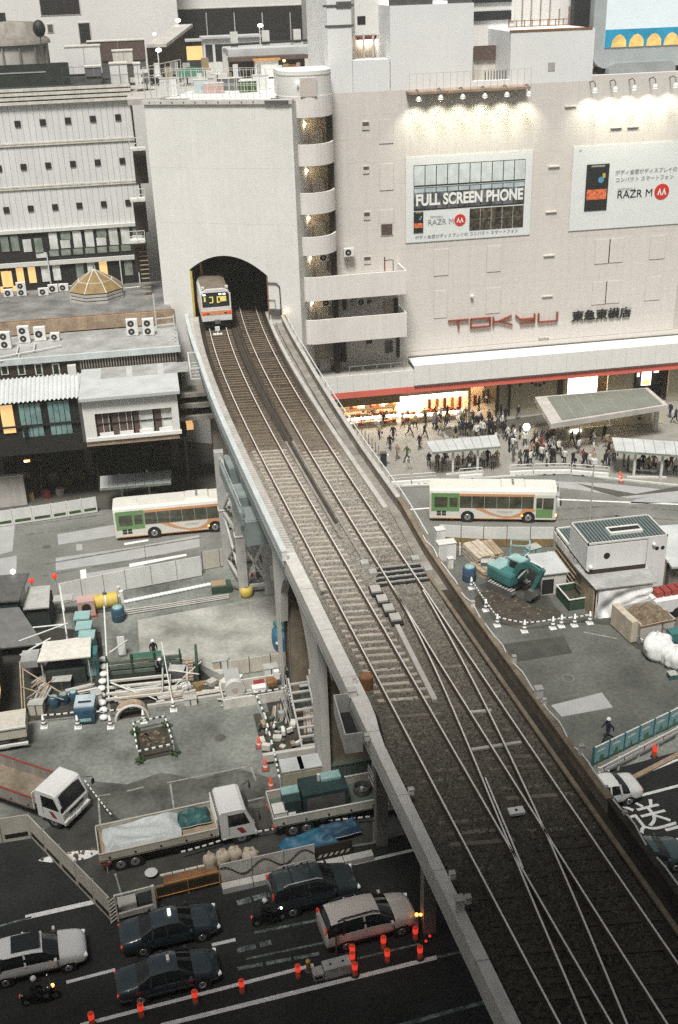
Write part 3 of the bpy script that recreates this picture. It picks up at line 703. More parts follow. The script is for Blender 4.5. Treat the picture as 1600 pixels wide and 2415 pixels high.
for i, (x, y) in enumerate([(1404,213),(1452,210),(1497,207),(1546,204),(1594,201)]): flood(x, y, 'floodlight on the wall edge, %s of five above right billboard' % nth(i,5))
# walkway railing on the roof edge above the left billboard
a, c = PY(966,218,YF-1.4), PY(1252,207,YF-1.4)
rw = railing('roof_railing','thin railing of the lighting walkway along the store roof edge',[(a.x,YF-1.4,a.z),(c.x,YF-1.4,a.z)],1.5,.6,'steel_grey',.014,(1.,))
MB('rust_light').box(0,c.x-a.x,-.1,1.38,-.2,0).obj('walkway_floor', rw)

# ---------------------------------------------------------------- curved stair tower
CX, CY, RR = 14.25, 100.9, 2.35
stt = thing('stair_tower', 'white round-fronted stair tower with stacked curved balconies', 'building', (CX,CY,0))
def arc(r, a0, a1, n=18): return [(r*math.cos(RAD(a0+(a1-a0)*i/n)), r*math.sin(RAD(a0+(a1-a0)*i/n))) for i in range(n+1)]
def band(pts, z0, z1, th, name, mat='balcony_white', parent=None):
    mb = MB(mat); 
    inn = []
    for i, p in enumerate(pts):
        a = Vector(pts[max(i-1,0)]); c = Vector(pts[min(i+1,len(pts)-1)]); d = (c-a).normalized(); inn.append((p[0]-d.y*th, p[1]+d.x*th))
    for i in range(len(pts)-1):
        o0, o1, i0, i1 = pts[i], pts[i+1], inn[i], inn[i+1]
        mb.add([(*o0,z0),(*o1,z0),(*i1,z0),(*i0,z0),(*o0,z1),(*o1,z1),(*i1,z1),(*i0,z1)], [(0,3,2,1),(4,5,6,7),(0,1,5,4),(2,3,7,6)])
    return mb.obj(name, parent or stt)
flat = (22.75-CX, -RR+.15)
# flights of openings
levels = [(30.4,32.1),(26.4,28.2),(22.25,24.1),(18.6,20.25),(14.4,16.6),(10.3,12.6)]
for i, (z0, z1) in enumerate(levels):
    pts = arc(RR,180,360)
    if i >= 4: pts = arc(RR,180,278,10)+[(2.0,-RR+.1),(flat[0],flat[1]),(flat[0],1.0)]
    else: pts += [(RR,1.1)]
    band(pts, z0, z1, .18, 'balcony_parapet')
    fl = MB('concrete_light'); fl.prism([(p[0]*.97,p[1]*.97) for p in pts]+([(-RR*.97,1.0)] if i < 4 else [(-RR,1.0)]), z0+.02, z0+.2); fl.obj('balcony_floor', stt)
    # recess behind
    zlo = levels[i+1][1] if i < 5 else 7.2
    MB('landing_tan').box(-2.1,2.15,.5,.6,zlo-1.6 if i < 5 else zlo,z0).obj('landing_wall', stt)
    MB('door_grey').box(-.75,.2,.42,.5,zlo-1.5,zlo+.55).obj('door', stt); MB('door_grey').box(.4,1.5,.42,.5,zlo-1.5,zlo+.75).obj('door', stt)
    MB('landing_tan').prism(arc(RR-.02,150,196,6)+arc(RR-.5,196,150,6), zlo-.5, z0).obj('side_wall', stt)
    MB('dark_brown').box(1.85,2.3,-.4,1.0,zlo-.5,z0).obj('side_wall', stt)
    k = 'lamp_green' if i == 5 else 'lamp_soft'
    mb = MB(k)
    if i == 5: mb.cb((-.3,.3,z0-.5),.7,.08,.25)
    else: mb.sphere((-.1,.2,z0-.75),.17)
    mb.obj('landing_lamp', stt)
    if i < 5:
        l = D.lights.new('bulb','POINT'); l.energy = 14; l.color = (1,.8,.5); l.shadow_soft_size = .17
        lo = D.objects.new('bulb_light', l); COL.objects.link(lo); lo.parent = stt; lo.location = (-.1,-.15,z0-.8)
# top hut
mb = MB('wall_white'); mb.prism(arc(RR-.05,180,360)+[(RR-.05,3),(-RR+.05,3)], 32.05, 34.1); mb.obj('stair_head', stt)
MB('trim_cream').prism(arc(RR-.02,180,360)+[(RR-.02,3),(-RR+.02,3)], 33.75, 33.85).obj('stair_head_band', stt)
MB('door_grey').box(-.7,.7,-RR-.02,-RR+.1,32.1,33.6).obj('door', stt); MB('lamp_soft').sphere((-.95,-RR-.05,33.3),.12).obj('landing_lamp', stt)
# balcony back walls, right hand part
MB('wall_pink').box(2.3,flat[0],1.05,1.12,7.2,16).obj('balcony_back_wall', stt)
for (x, z0, z1, w, m) in [(7.0,10.9,13.0,.9,'landing_tan'),(7.95,10.9,13.2,.4,'dark_brown'),(2.6,7.3,10.2,.5,'dark_brown'),(3.2,7.3,10.2,.35,'trim_cream'),(7.1,7.8,9.0,.7,'steel_dark'),(8.2,7.3,10.2,.3,'dark_brown'),(2.5,12.4,14.4,.35,'trim_cream'),(3.0,12.5,14.4,.3,'dark_brown')]:
    MB(m).box(x,x+w,.9,1.04,z0,z1).obj('door' if w > .6 else 'pipe', stt)
MB('red').box(6.45,6.55,-1.9,-1.8,16.6,17.9).obj('fire_pipe', stt)
MB('steel_dark').tube([(6.5,-1.85,17.6),(7.3,-1.85,17.6),(7.3,-1.85,16.6)],.05).obj('fire_pipe', stt)
for i, (x, z, lab) in enumerate([(1.2,17.6,'air conditioner on the fifth landing of the round stair tower'),(3.6,17.9,'air conditioner on upper flat balcony by the stair tower'),(4.7,13.1,'air conditioner on lower flat balcony of the stair tower'),(1.3,13.3,'air conditioner inside landing above the lowest curved balcony')]):
    ac_unit((CX+x,CY+.55,z-.3), 0, lab, .95, .8)
for i in range(4): MB('steel_white').bar((.5+i*0,.1,16.9-i*4.1),(1.6,-.6,16.4-i*4.1),.07).obj('brace', stt) if i < 3 else None
rl = railing('balcony_railing','low handrail along the canopy roof below the stair tower',[(17.3,99.7,6.6),(22.7,99.7,6.6)],.85,1.3,'steel_grey',.02,(1.,))
tr = thing('plant_row','row of small potted plants on the canopy roof','plants',(17.5,100.6,6.6))
for i in range(14):
    mb = MB('plant'); leaves(mb,(i*.33,0,.2),.16,14,i); mb.obj('plant_pot', tr)

# ---------------------------------------------------------------- tunnel building
A = Vector((.42,103.05,0)); B = Vector((12.62,97.6,0)); dAB = (B-A); LW = dAB.length; ang = math.atan2(dAB.y,dAB.x)
tb = thing('tunnel_building', 'white blank-walled building with arched railway tunnel mouth', 'building', A, ang)
u0, u1, zs0, zs1, zc = 2.85, 10.35, 17.35, 17.0, 18.75
n = 20; ap = []
for i in range(n+1):
    t = i/n; u = u0+(u1-u0)*t; ap.append((u, zs0+(zs1-zs0)*t + (zc-17.2)*(1-(2*t-1)**2)))
ZT = 31.75
mb = MB('wall_tunnel'); mb.box(0,u0,0,4,0,ZT); mb.box(u1,LW,0,4,0,ZT); mb.box(u0,u1,0,4,0,12.1)
for (a, za), (c, zc_) in zip(ap, ap[1:]):
    mb.add([(a,0,za),(c,0,zc_),(c,0,ZT),(a,0,ZT)], [(0,1,2,3)])
mb.add([(0,0,ZT),(LW,0,ZT),(LW,4,ZT),(0,4,ZT)], [(0,1,2,3)])
mb.obj('wall', tb)
mb = MB('lining')
for (a, za), (c, zc_) in zip(ap, ap[1:]): mb.add([(a,.005,za),(c,.005,zc_),(c,24,zc_),(a,24,za)], [(0,3,2,1)])
mb.box(u0-.01,u0+.03,.25,4.1,12,17.6); mb.box(u1-.03,u1+.01,.25,4.1,12,17.2); mb.box(u0+.01,u1-.01,.4,24,11.7,12.58); mb.mat('dark'); mb.box(u0-.4,u0,4,24,11,18.2); mb.box(u1,u1+.4,4,24,11,18.2); mb.box(u0-.4,u1+.4,24,24.3,10,20)
mb.obj('tunnel_lining', tb)
MB('wall_tunnel').box(0,LW,4.01,30,20.5,ZT-.02).obj('rear_block', tb)
st_ = MB('yellow')
for s_ in (0,1): st_.box(u0+.02+s_*.55,u0+.2+s_*.55,-.02+s_*1.2,.1+s_*1.2,12.6,17.2+s_*.5)
st_.obj('warning_stripe', tb)
MB('rust').box(u1-.12,u1-.02,-.02,.3,13,17).obj('jamb_edge', tb)
MB('concrete_light').box(-.15,LW+.1,-.18,.4,ZT-.05,ZT+.3).obj('parapet', tb); MB('steel_dark').box(LW-2.3,LW-.2,-.24,-.17,ZT-.02,ZT+.24).obj('vent', tb)
for i in range(12): MB('steel_dark').cyl((.6+i*1.05,-.2,ZT+.1),(.6+i*1.05,-.1,ZT+.1),.07,n=6).obj('drain_hole', tb)
for z in (21.6,26.4): MB('wall_pink_line').box(.02,LW-.02,-.003,.0,z,z+.012).obj('form_joint', tb)
# pipes and bracket right of the mouth
MB('black_steel').tube([(u1,-.1,16.4),(u1+.8,-.1,16.4),(u1+1.1,-.1,16.1),(u1+1.15,-.1,13.4)],.05).obj('pipe', tb)
MB('steel_grey').tube([(u1,-.1,14.9),(u1+.6,-.1,14.9),(u1+.6,-.1,14.0)],.04).obj('pipe', tb)
MB('steel_dark').box(u1+.1,u1+1.1,-.3,-.02,13.5,14.0).obj('cable_bracket', tb)
MB('lamp_orange').sphere((u1+1.55,-.35,13.75),.14).obj('marker_lamp', tb); MB('lamp_white').sphere((u1+1.6,-.4,13.9),.09).obj('marker_lamp', tb)

# roof terrace railings along the wall top
Mw = Matrix.Translation(A) @ Matrix.Rotation(ang,4,'Z')
def tw(u, v, z): return Mw @ Vector((u,v,z))
railing('roof_railing','tall white railing along the front of the roof terrace',[tw(.1,.1,ZT+.3),tw(LW-2.2,.1,ZT+.3)],2.5,.55,'steel_white',.022,(1.,.72,.45,.2))
railing('roof_railing','inner white railing behind the front of the roof terrace',[tw(.1,4.5,ZT),tw(LW+2,4.5,ZT)],2.3,.7,'steel_white',.02,(1.,.5,.25))
railing('roof_railing','side railing at left end of the roof terrace',[tw(.1,.3,ZT+.3),tw(.1,9,ZT+.3)],2.6,1.3,'steel_white',.035,(1.,.7,.4))

# ---------------------------------------------------------------- roof terrace clutter and far buildings
MB_ = MB
def simple(name, label, cat, loc, rz, parts, group=None):
    """parts: list of (part name, material, function(mb))"""
    t = thing(name, label, cat, loc, rz, group)
    for pn, mt, fn in parts: mb = MB(mt); fn(mb); mb.obj(pn, t)
    return t
ZTT = 31.7
struct(MB('concrete').box(-1,17,108,150,31.2,31.7).obj('roof_terrace'))
struct(MB('concrete').box(16.5,70,114,150,31.2,31.72).obj('roof_deck'))
def prow(px_, y0, y1, Y): return PY(px_, y0, Y), PY(px_, y1, Y)
# striped-awning stall
a, c = PY(545,160,124), PY(762,105,124)
simple('food_stall','roof stall with dark maroon striped awning on the terrace','stall',(a.x,124,ZTT),0,[
 ('counter','dark_brown',lambda m: m.box(0,c.x-a.x-2,0,3,0,2.2)),
 ('roof','roof_white',lambda m: m.box(-.2,c.x-a.x+.2,-.2,3.4,c.z-ZTT-.8,c.z-ZTT-.1)),
 ('awning','curtain_brown',lambda m: m.box(-.3,c.x-a.x+.2,-1.2,-.2,c.z-ZTT-1.2,c.z-ZTT-.82)),
 ('lamp','lamp_yellow',lambda m: (m.sphere((3.8,-.2,1.5),.16),m.sphere((5.6,-.2,1.6),.16))),
 ('lit_menu','orange',lambda m: m.box(3,7,-.1,0,.6,1.2))])
simple('kiosk','small white and orange kiosk on the roof terrace','kiosk',(PY(630,150,122).x,122,ZTT),0,[('body','plastic_white',lambda m: m.box(-1.2,1.2,0,1.5,.2,1.8)),('roof','orange',lambda m: m.box(-1.4,1.4,-.2,1.7,1.8,1.98)),('leg','steel_white',lambda m: m.box(-1.2,-1.1,0,.1,0,.2))])
a = PY(450,175,118)
simple('green_sheet','green sheeting over a stand on the roof terrace','tarpaulin',(a.x,118,ZTT),0,[('sheet','green_net',lambda m: m.grid(lambda u,v:(-1.3+2.6*u,v*2,1.7-.25*math.sin(u*9)*.3-.3*v+.1*math.sin(7*v)),10,8)),('skirt','green_net',lambda m: m.box(-1.3,1.3,-.02,.02,.9,1.65)),('post','steel_white',lambda m: (m.box(-1.3,-1.2,0,.1,0,1.7),m.box(1.2,1.3,0,.1,0,1.7)))])
for i, (x, y, s, m, lab) in enumerate([(395,185,1.6,'plastic_white','white upright cabinet near the left terrace railing'),(585,205,1.0,'plant','low green planter behind the terrace railing'),(505,200,.9,'pink_red','pale red fence panel on the roof terrace'),(475,195,1.2,'print_sky','pale blue bin on the roof terrace'),(620,195,1.3,'panel_white','white board behind the terrace railing'),(545,192,1.1,'cloth_grey','grey counter behind the terrace railing')]):
    a = PY(x,y,109); w = [1.5,1.6,1.8,1.3,1.5,2.0][i]
    simple('roof_box',lab,'box',(a.x,108.5+i*.6,ZTT),0,[('body',m,lambda k: k.box(-w/2,w/2,-.3,.3,.05,s)),('base','steel_grey',lambda k: k.box(-w/2+.1,w/2-.1,-.25,.25,0,.05)),('lid','steel_white',lambda k: k.box(-w/2-.04,w/2+.04,-.34,.34,s,s+.06))])
rr_ = random.Random(4)
for i in range(16):
    x = 345+i*24+rr_.randint(-6,6); a = PY(x, 150, 112+rr_.random()*14); w, h = rr_.uniform(.5,1.3), rr_.uniform(.7,1.9)
    m = rr_.choice(['plastic_white','cloth_grey','print_pale','steel_white','cloth_tan','steel_grey','pink_red','plastic_white'])
    simple('terrace_table',('%s of the sixteen small tables and stands across the roof terrace' % nth(i,16)),'stand',(a.x,a.y,ZTT),rr_.random(),[('top',m,lambda k: k.box(-w/2,w/2,-w/2,w/2,h*.5,h*.5+.1)),('leg','steel_dark',lambda k: k.box(-.06,.06,-.06,.06,0,h*.5)),('parasol_or_sign',m,lambda k: k.box(-w/3,w/3,-.05,.05,h*.5+.1,h+.3))], 'tables and stands on the roof terrace')
# sloping roof with floodlamps at left of terrace
a, c = PY(345,105,120), PY(412,58,135)
simple('escalator_roof','long sloping glazed roof rising beside the terrace','roof',(a.x,120,ZTT),0,[('roof','concrete',lambda m: m.add([(0,0,a.z-ZTT),(2.0,0,a.z-ZTT),(c.x-a.x+2,15,c.z-ZTT),(c.x-a.x,15,c.z-ZTT),(0,0,a.z-ZTT-.3),(2.0,0,a.z-ZTT-.3),(c.x-a.x+2,15,c.z-ZTT-.3),(c.x-a.x,15,c.z-ZTT-.3)],[(0,1,2,3),(7,6,5,4),(0,4,5,1),(1,5,6,2),(2,6,7,3),(3,7,4,0)])),('side_wall','dark_brown',lambda m: m.add([(0,.1,0),(c.x-a.x+1,15,0),(c.x-a.x+1,15,c.z-ZTT-.3),(0,.1,a.z-ZTT-.3)],[(0,1,2,3)]))])
for i, (x, y, Y) in enumerate([(372,118,117),(362,80,124),(418,48,134),(612,60,128)]):
    a = PY(x,y,Y); simple('terrace_lamp','bright lamp on a post, %s of four on the roof terrace' % nth(i if i else 1,9) if False else ['bright lamp on a post nearest the terrace railing','small lamp beside the sloping roof','lamp at the top of the sloping roof','lit upright sign post in the middle of the terrace'][i],'lamp',(a.x,Y,ZTT),0,[('post','steel_white',lambda m: m.box(-.05,.05,-.05,.05,0,a.z-ZTT)),('bulb','lamp_white',lambda m: m.sphere((.1,-.1,a.z-ZTT),.3 if i != 1 else .18,8,6,.6))])
# far white buildings filling the background
def far(name, label, Y, x0, x1, y0, dep, mat, wins, zb=0, cat='building'):
    p = PY(x0,y0,Y); q = PY(x1,y0,Y)
    t = thing(name, label, cat, (p.x,Y,zb)); MB(mat).box(0,q.x-p.x,0,dep,0,p.z-zb).obj('wall', t)
    for (a, c, m) in wins:
        s, e = PY(*a,Y), PY(*c,Y); f = MB('trim_cream').box(s.x-p.x-.12,e.x-p.x+.12,-.06,.02,e.z-zb-.12,s.z-zb+.12).obj('window_frame', t); MB(m).box(s.x-p.x,e.x-p.x,-.1,-.06,e.z-zb,s.z-zb).obj('window', t)
    return t
far('far_building','pale far building with large black windows, top left of the photo',160,-300,394,-260,20,'wall_white',[((88,-40),(190,32),'dark'),((185,55),(216,100),'dark'),((112,58),(126,75),'steel_dark'),((-100,-10),(-20,40),'dark')])
far('far_building','pale far building with a long dark window band, top centre',166,394,745,-260,20,'wall_white',[((396,24),(732,92),'dark')])
for i in range(5):
    a = PY(420+i*66,30,165.8); MB('steel_grey').box(a.x-.08,a.x+.08,165.6,165.75,a.z-4.4,a.z).obj('far_mullion')
for o_ in [q for q in D.objects if q.name.startswith('far_mullion')]:
    f_ = [q for q in D.objects if q.name.startswith('far_building') and 'dark window band' in q['label']][0]; o_.parent = f_; o_.location = (-f_.location.x,-f_.location.y,0); o_.name = 'mullion'
far('far_building','grey ribbed wall of a far building beside the tall white tower',150,728,772,-260,10,'concrete',[])
far('far_building','far tall white building behind the store roof, right',175,745,1760,-300,10,'wall_white',[((1000,-20),(1180,12),'steel_dark')])
# signs and glowing kiosks at the back of the terrace
simple('lit_kiosk','yellow lit stall at the back of the terrace','stall',(PY(478,80,140).x,140,ZTT),0,[('body','glass_dark',lambda m: m.box(-2.5,2.5,0,2,0,3)),('lit_window','glass_warm',lambda m: m.box(-2,2,-.05,0,1,2.5)),('roof','roof_white',lambda m: m.box(-2.8,2.8,-.3,2.3,3,3.2))])
simple('white_hut','white hut with dark windows at the back of the terrace','hut',(PY(545,80,136).x,136,ZTT),0,[('body','panel_white',lambda m: m.box(-3.2,3.2,0,3,0,3.4)),('window','glass_dark',lambda m: (m.box(-3,-2.2,-.05,0,1,2.8),m.box(-1.9,-1.1,-.05,0,1,2.8))),('roof','roof_white',lambda m: m.box(-3.4,3.4,-.3,3.3,3.4,3.6))])
simple('roof_duct','row of white vents on a low wall behind the terrace','vent',(PY(650,85,132).x,132,ZTT),0,[('wall','concrete_light',lambda m: m.box(-6,7,0,.5,0,2.6)),('vent','steel_white',lambda m: [m.box(-5+3.5*i,-4.2+3.5*i,-.3,.3,2.6,4.2) for i in range(3)]),('pipe','black_steel',lambda m: m.tube([(-6,-.3,2.9),(7,-.3,3.1)],.12))])

# ---------------------------------------------------------------- video screen at top right
YV = 107
a, c = PY(1412,-120,YV), PY(1760,146,YV)
vs_ = thing('video_screen','large outdoor video screen with rounded grey frame, top right','screen',(a.x,YV,31.7))
def rrect(x0,x1,z0,z1,r,n=6):
    out = []
    for cx,cz,s in ((x1-r,z1-r,0),(x0+r,z1-r,90),(x0+r,z0+r,180),(x1-r,z0+r,270)):
        for i in range(n+1): t = RAD(s+90*i/n); out.append((cx+r*math.cos(t),cz+r*math.sin(t)))
    return out
H0 = c.z-31.7; H1 = a.z-31.7; WW = c.x-a.x
MB('frame_grey').profy(rrect(0,WW,H0,H1,1.6),0,2.0).obj('frame', vs_)
e = PY(1436,112,YV)
MB('screen_sky').box(1.2,WW-1,-.06,0,e.z-31.7,H1-.6).obj('screen', vs_)
f = PY(1436,70,YV); sea = MB('screen_sea'); sea.box(1.2,WW-1,-.08,-.06,e.z-31.7,f.z-31.7); sea.obj('screen_picture', vs_)
gd = MB('screen_gold')
for i in range(7):
    gx, gz = 2.6+i*1.75, e.z-31.7
    gd.profy([(gx-.75,gz),(gx+.75,gz),(gx+.7,gz+.55),(gx+.45,gz+.9),(gx+.1,gz+1.1),(gx-.3,gz+1.0),(gx-.65,gz+.6)],-.1,-.085)
gd.obj('screen_picture', vs_)
MB('black_steel').box(1.0,WW,.3,1.8,.35,H0+.3).obj('stand', vs_)
g_, h_ = PY(1440,150,YV-1), PY(1594,182,YV-1)
MB('frame_shadow').profy(rrect(g_.x-a.x,h_.x-a.x,h_.z-31.7-1.5,g_.z-31.7,.7),-.8,.2).obj('stand_hood', vs_)
MB('black_steel').box(-1.6,-.05,1.0,2.0,.0,H1).obj('support_wall', vs_)

# ---------------------------------------------------------------- left building, panelled
YL = 112.0
XR_ = -.8
lb = thing('office_block','white office block clad in vertical panels with small square windows','building',(XR_,YL,0))
def LM(mat): mb = MB(mat); mb.T = Matrix.Translation((-XR_,-YL,0)); return mb
zl = lambda y, x=0: PY(x,y,YL).z
ztop = zl(251)
LM('panel_joint').box(-34,XR_,YL+.06,YL+30,13.5,ztop-.1).obj('wall', lb)
rows = [(zl(345)+.18, ztop), (zl(447)+.15, zl(345)-.18), (zl(548)+.05, zl(447)-.2)]
pw = PY(200,300,YL).x-PY(185.6,300,YL).x
for ri, (z0, z1) in enumerate(rows):
    me = MB('panel_white').box(.012,pw-.012,0,.1,0,z1-z0).mesh('cladding_panel')
    for i in range(34): inst(me, 'cladding_panel', lb, (-(i+1)*pw, 0, z0))
    for k in (0,.3): LM('trim_cream').box(XR_-34*pw,XR_+.05,YL-.12+.06*(k>0),YL+.05,z0-.3+k*.6,z0-.3+k*.6+.13).obj('string_course', lb)
for ri, (x0, y0, dx, dy) in enumerate([(42,292,59.2,-3.9),(56,393.5,58.2,-3.6),(15.5,495,57.4,-3.5)]):
    for i in range(-1, 6 if ri == 2 else 5):
        p = PY(x0+dx*i, y0+dy*i, YL); LM('dark').box(p.x-.27,p.x+.27,YL-.1,YL+.02,p.z-.27,p.z+.27).obj('window', lb)
for k in range(4): LM('trim_cream').box(-34,XR_+.15,YL-.35+.09*k,YL+.1,ztop+.05+k*.38,ztop+.3+k*.38).obj('cornice', lb)
# glazed storeys
z1_, z2_, z3_ = zl(548), zl(626), zl(690)
LM('dark').box(-34,XR_,YL-.02,YL+.05,z3_-1.5,z1_).obj('recess', lb)
LM('steel_white').box(-34,XR_,YL-.3,YL,z2_-.25,z2_+.15).obj('sill_band', lb); LM('steel_white').box(-34,XR_,YL-.25,YL,z1_-.2,z1_+.12).obj('sill_band', lb)
def pane(x0,y0,x1,y1,m):
    p, q = PY(x0,y0,YL), PY(x1,y1,YL); LM(m).box(p.x,q.x,YL-.08,YL-.03,q.z,p.z).obj('window_pane', lb)
for i in range(8):
    x = 113+i*28.3; y = 549-i*2.1
    if i in (1,4,7): pane(x+1,y,x+26,y+17,'glass_green'); pane(x+1,y+20,x+26,y+37,'glass_pale')
    else: pane(x+1,y,x+26,y+38,'glass_pale')
    pane(x+3,y+42,x+27,y+54,'glass_green')
for x, y, m in [(0,558,'glass_green'),(24,556,'glass_green'),(53,565,'glass_pale'),(80,562,'glass_green')]: pane(x,y,x+24,y+35 if x != 53 else y+28,m)
pane(85,596,110,607,'glass_pale')
for x, y, m in [(0,640,'glass_warm'),(8,640,'glass_warm'),(35,632,'glass_warm'),(63,630,'glass_warm'),(94,627,'glass_pale'),(121,624,'glass_pale'),(176,621,'glass_green'),(203,618,'glass_pale'),(231,616,'glass_warm'),(290,612,'glass_green')]: pane(x+2,y,x+25,y+36,m)
pane(0,676,10,690,'glass_warm'); pane(30,674,40,686,'glass_warm')
# downpipe and frames
for x, y0, y1 in [(110,596,680),(282,610,672),(322,588,668)]: p, q = PY(x,y0,YL-.4), PY(x+8,y1,YL-.4); LM('steel_white').bar((p.x,YL-.4,p.z),(p.x,YL-.4,q.z),.1).obj('downpipe', lb)
# fire escape in the gap
for i, y in enumerate((346,465,562)):
    p = PY(330,y,108); LM('steel_white').box(p.x-.9,p.x+.5,106.5,108.2,p.z-.15,p.z).obj('escape_landing', lb)
    for k in (.5,1.0): LM('steel_white').bar((p.x-.9,106.5,p.z+k),(p.x+.5,106.5,p.z+k),.06).obj('escape_rail', lb)
    for s in (-.9,-.2,.5): LM('steel_white').bar((p.x+s,106.5,p.z),(p.x+s,106.5,p.z+1.0),.06).obj('escape_post', lb)
    LM('dark_brown').box(p.x-.7,p.x+.5,108.6,108.7,p.z-3.4,p.z-.2).obj('escape_recess', lb)
for i in range(11): p = PY(345,640,107); LM('wood').box(p.x-.5,p.x+.3,106.3+i*.12,106.5+i*.12,14+i*.4,14.05+i*.4).obj('escape_step', lb)
# roof plant on the office block
zr = ztop+1.4
struct(MB('roof_dark').box(-40,XR_,YL+.5,150,zr-.5,zr-.2).obj('roof_surface'))
simple('roof_screen','long dark green screen wall on the office block roof','screen wall',(-14.5,117,zr-.2),0,[('panel','dark_green',lambda m: m.box(-18,8.2,0,.3,0,PY(60,152,117).z-zr+.2)),('rail','steel_grey',lambda m: m.box(-12,6,-.05,0,1.2,1.3))])
for i,(x0,x1,y0,y1,Y,m,lab) in enumerate([(152,242,112,172,119,'panel_white','white tank box with curved top on the office roof'),(258,305,152,205,115,'panel_white','white double cabinet on the roof edge'),(315,335,152,200,115,'panel_white','narrow white cabinet at the roof corner'),(265,315,122,150,122,'trim_cream','cream plant box behind the white cabinets'),(205,345,100,140,132,'curtain_brown','brown plant house on the office roof'),(200,240,160,180,116,'cloth_grey','grey low vent box on the office roof')]):
    p, q = PY(x0,y0,Y), PY(x1,y1,Y)
    simple('roof_plant_box',lab,'plant box',(p.x,Y,q.z),0,[('body',m,lambda k: k.box(0,q.x-p.x,0,2,0,p.z-q.z)),('cap','trim_cream',lambda k: k.box(-.06,q.x-p.x+.06,-.06,2.06,p.z-q.z,p.z-q.z+.1)),('seam','panel_joint',lambda k: k.box((q.x-p.x)*.52,(q.x-p.x)*.52+.05,-.02,0,.05,p.z-q.z-.05)),('base','steel_dark',lambda k: k.box(.05,q.x-p.x-.05,.1,1.9,zr-.2-q.z,0))])
railing('roof_railing','railing in front of the white cabinets on the office roof',[(PY(150,200,114.5).x,114.5,zr-.2),(PY(340,195,114.5).x,114.5,zr-.2)],1.7,1.1,'steel_dark',.02,(1.,.5))
# round pavilion
YD = 124; p, q = PY(-20,160,YD), PY(118,160,YD); cxp = PY(30,160,YD).x; rad = q.x-cxp
simple('round_pavilion','grey round pavilion with stepped dome roof on the office block','pavilion',(cxp,YD+rad,zr-.2),0,[
 ('drum','concrete',lambda m: m.lathe([(rad*.97,0),(rad*.97,PY(60,105,YD).z-zr+.2)],14)),
 ('roof','concrete_dirty',lambda m: m.lathe([(rad*1.05,PY(60,107,YD).z-zr+.2),(rad*1.03,PY(60,96,YD).z-zr+.2),(rad*.72,PY(60,78,YD).z-zr+.2),(rad*.66,PY(60,55,YD).z-zr+.2),(.1,PY(60,50,YD).z-zr+.2)],14)),
 ('mullion','concrete_dirty',lambda m: [m.cb((rad*1.0*math.cos(RAD(a_)),rad*1.0*math.sin(RAD(a_)),1.6),.16,.16,3.0,RAD(a_)) for a_ in range(180,360,26)]),
 ('chimney','black_steel',lambda m: m.box(-1.0,-.3,-.5,.2,PY(60,55,YD).z-zr,PY(60,25,YD).z-zr))])
simple('horn_speaker','dark round horn on the roof beside the pavilion','horn',(PY(92,62,YD-1).x,YD-1,zr-.2),0,[('post','steel_dark',lambda m: m.box(-.05,.05,-.05,.05,0,PY(92,70,YD-1).z-zr)),('horn','black_steel',lambda m: m.sphere((0,0,PY(92,62,YD-1).z-zr),.62,10,8,1.3))])

# ---------------------------------------------------------------- dome roof, plant roof, platform box
ZD = 14.0
pr = thing('platform_building','low platform building with stained flat roofs and rusty edge','building',(0,100,0))
YA = 100.0
MB('roof_wet').box(-34,.9,0,11.98,ZD-.4,ZD).obj('upper_roof', pr)
e0 = P(0,768,ZD); 
MB('rust_light').box(-34,1.3,-.35,0,ZD-.9,ZD+.28).obj('parapet', pr); MB('rust').box(-16,1.2,-.2,-.05,ZD+.28,ZD+.34).obj('parapet_stain', pr)
ZA = 13.0; YP = 92.4
MB('roof_grey').box(-34,1.3,YP-YA,-.36,ZA-.4,ZA).obj('lower_roof', pr)
MB('blue_steel').box(-34,1.35,YP-YA-.3,YP-YA,ZA-.3,ZA+.22).obj('gutter', pr)
MB('dark_brown').box(-34,1.2,YP-YA,YP-YA+.2,5.2,ZA-.32).obj('wall', pr)
for i in range(36): MB('concrete_dirty').box(-7.2+i*.23,-7.1+i*.23,YP-YA-.08,YP-YA,ZA-1.3,ZA-.32).obj('rib', pr)
MB('dark').box(-34,1.2,YP-YA+.2,11.9,5.0,12.5).obj('interior', pr)
for i in range(5): MB('concrete_dirty').box(.9+.06*i,1.0+.06*i,YP-YA+.5+i*1.2,YP-YA+.7+i*1.2,.1,13).obj('downpipe', pr)
for x in (-24,-16,-8,0): 
    for y in (-3,2): MB('concrete_dirty').box(x-.35,x+.35,y-.35,y+.35,0,8.3).obj('column', pr)
# small boxes on the wall of the plant roof
for i, x in enumerate((4,44,85,126)):
    p = PY(x,885,YP-.1); MB('steel_white').box(p.x,p.x+.62,YP-YA-.08,YP-YA-.02,p.z,p.z+1.0).obj('window_frame', pr); MB('dark').box(p.x+.1,p.x+.52,YP-YA-.1,YP-YA-.07,p.z+.1,p.z+.9).obj('window', pr)
p = PY(160,870,YP-.4); MB('steel_white').box(p.x,p.x+.7,YP-YA-.6,YP-YA-.1,p.z-1,p.z+.3).obj('meter_box', pr)
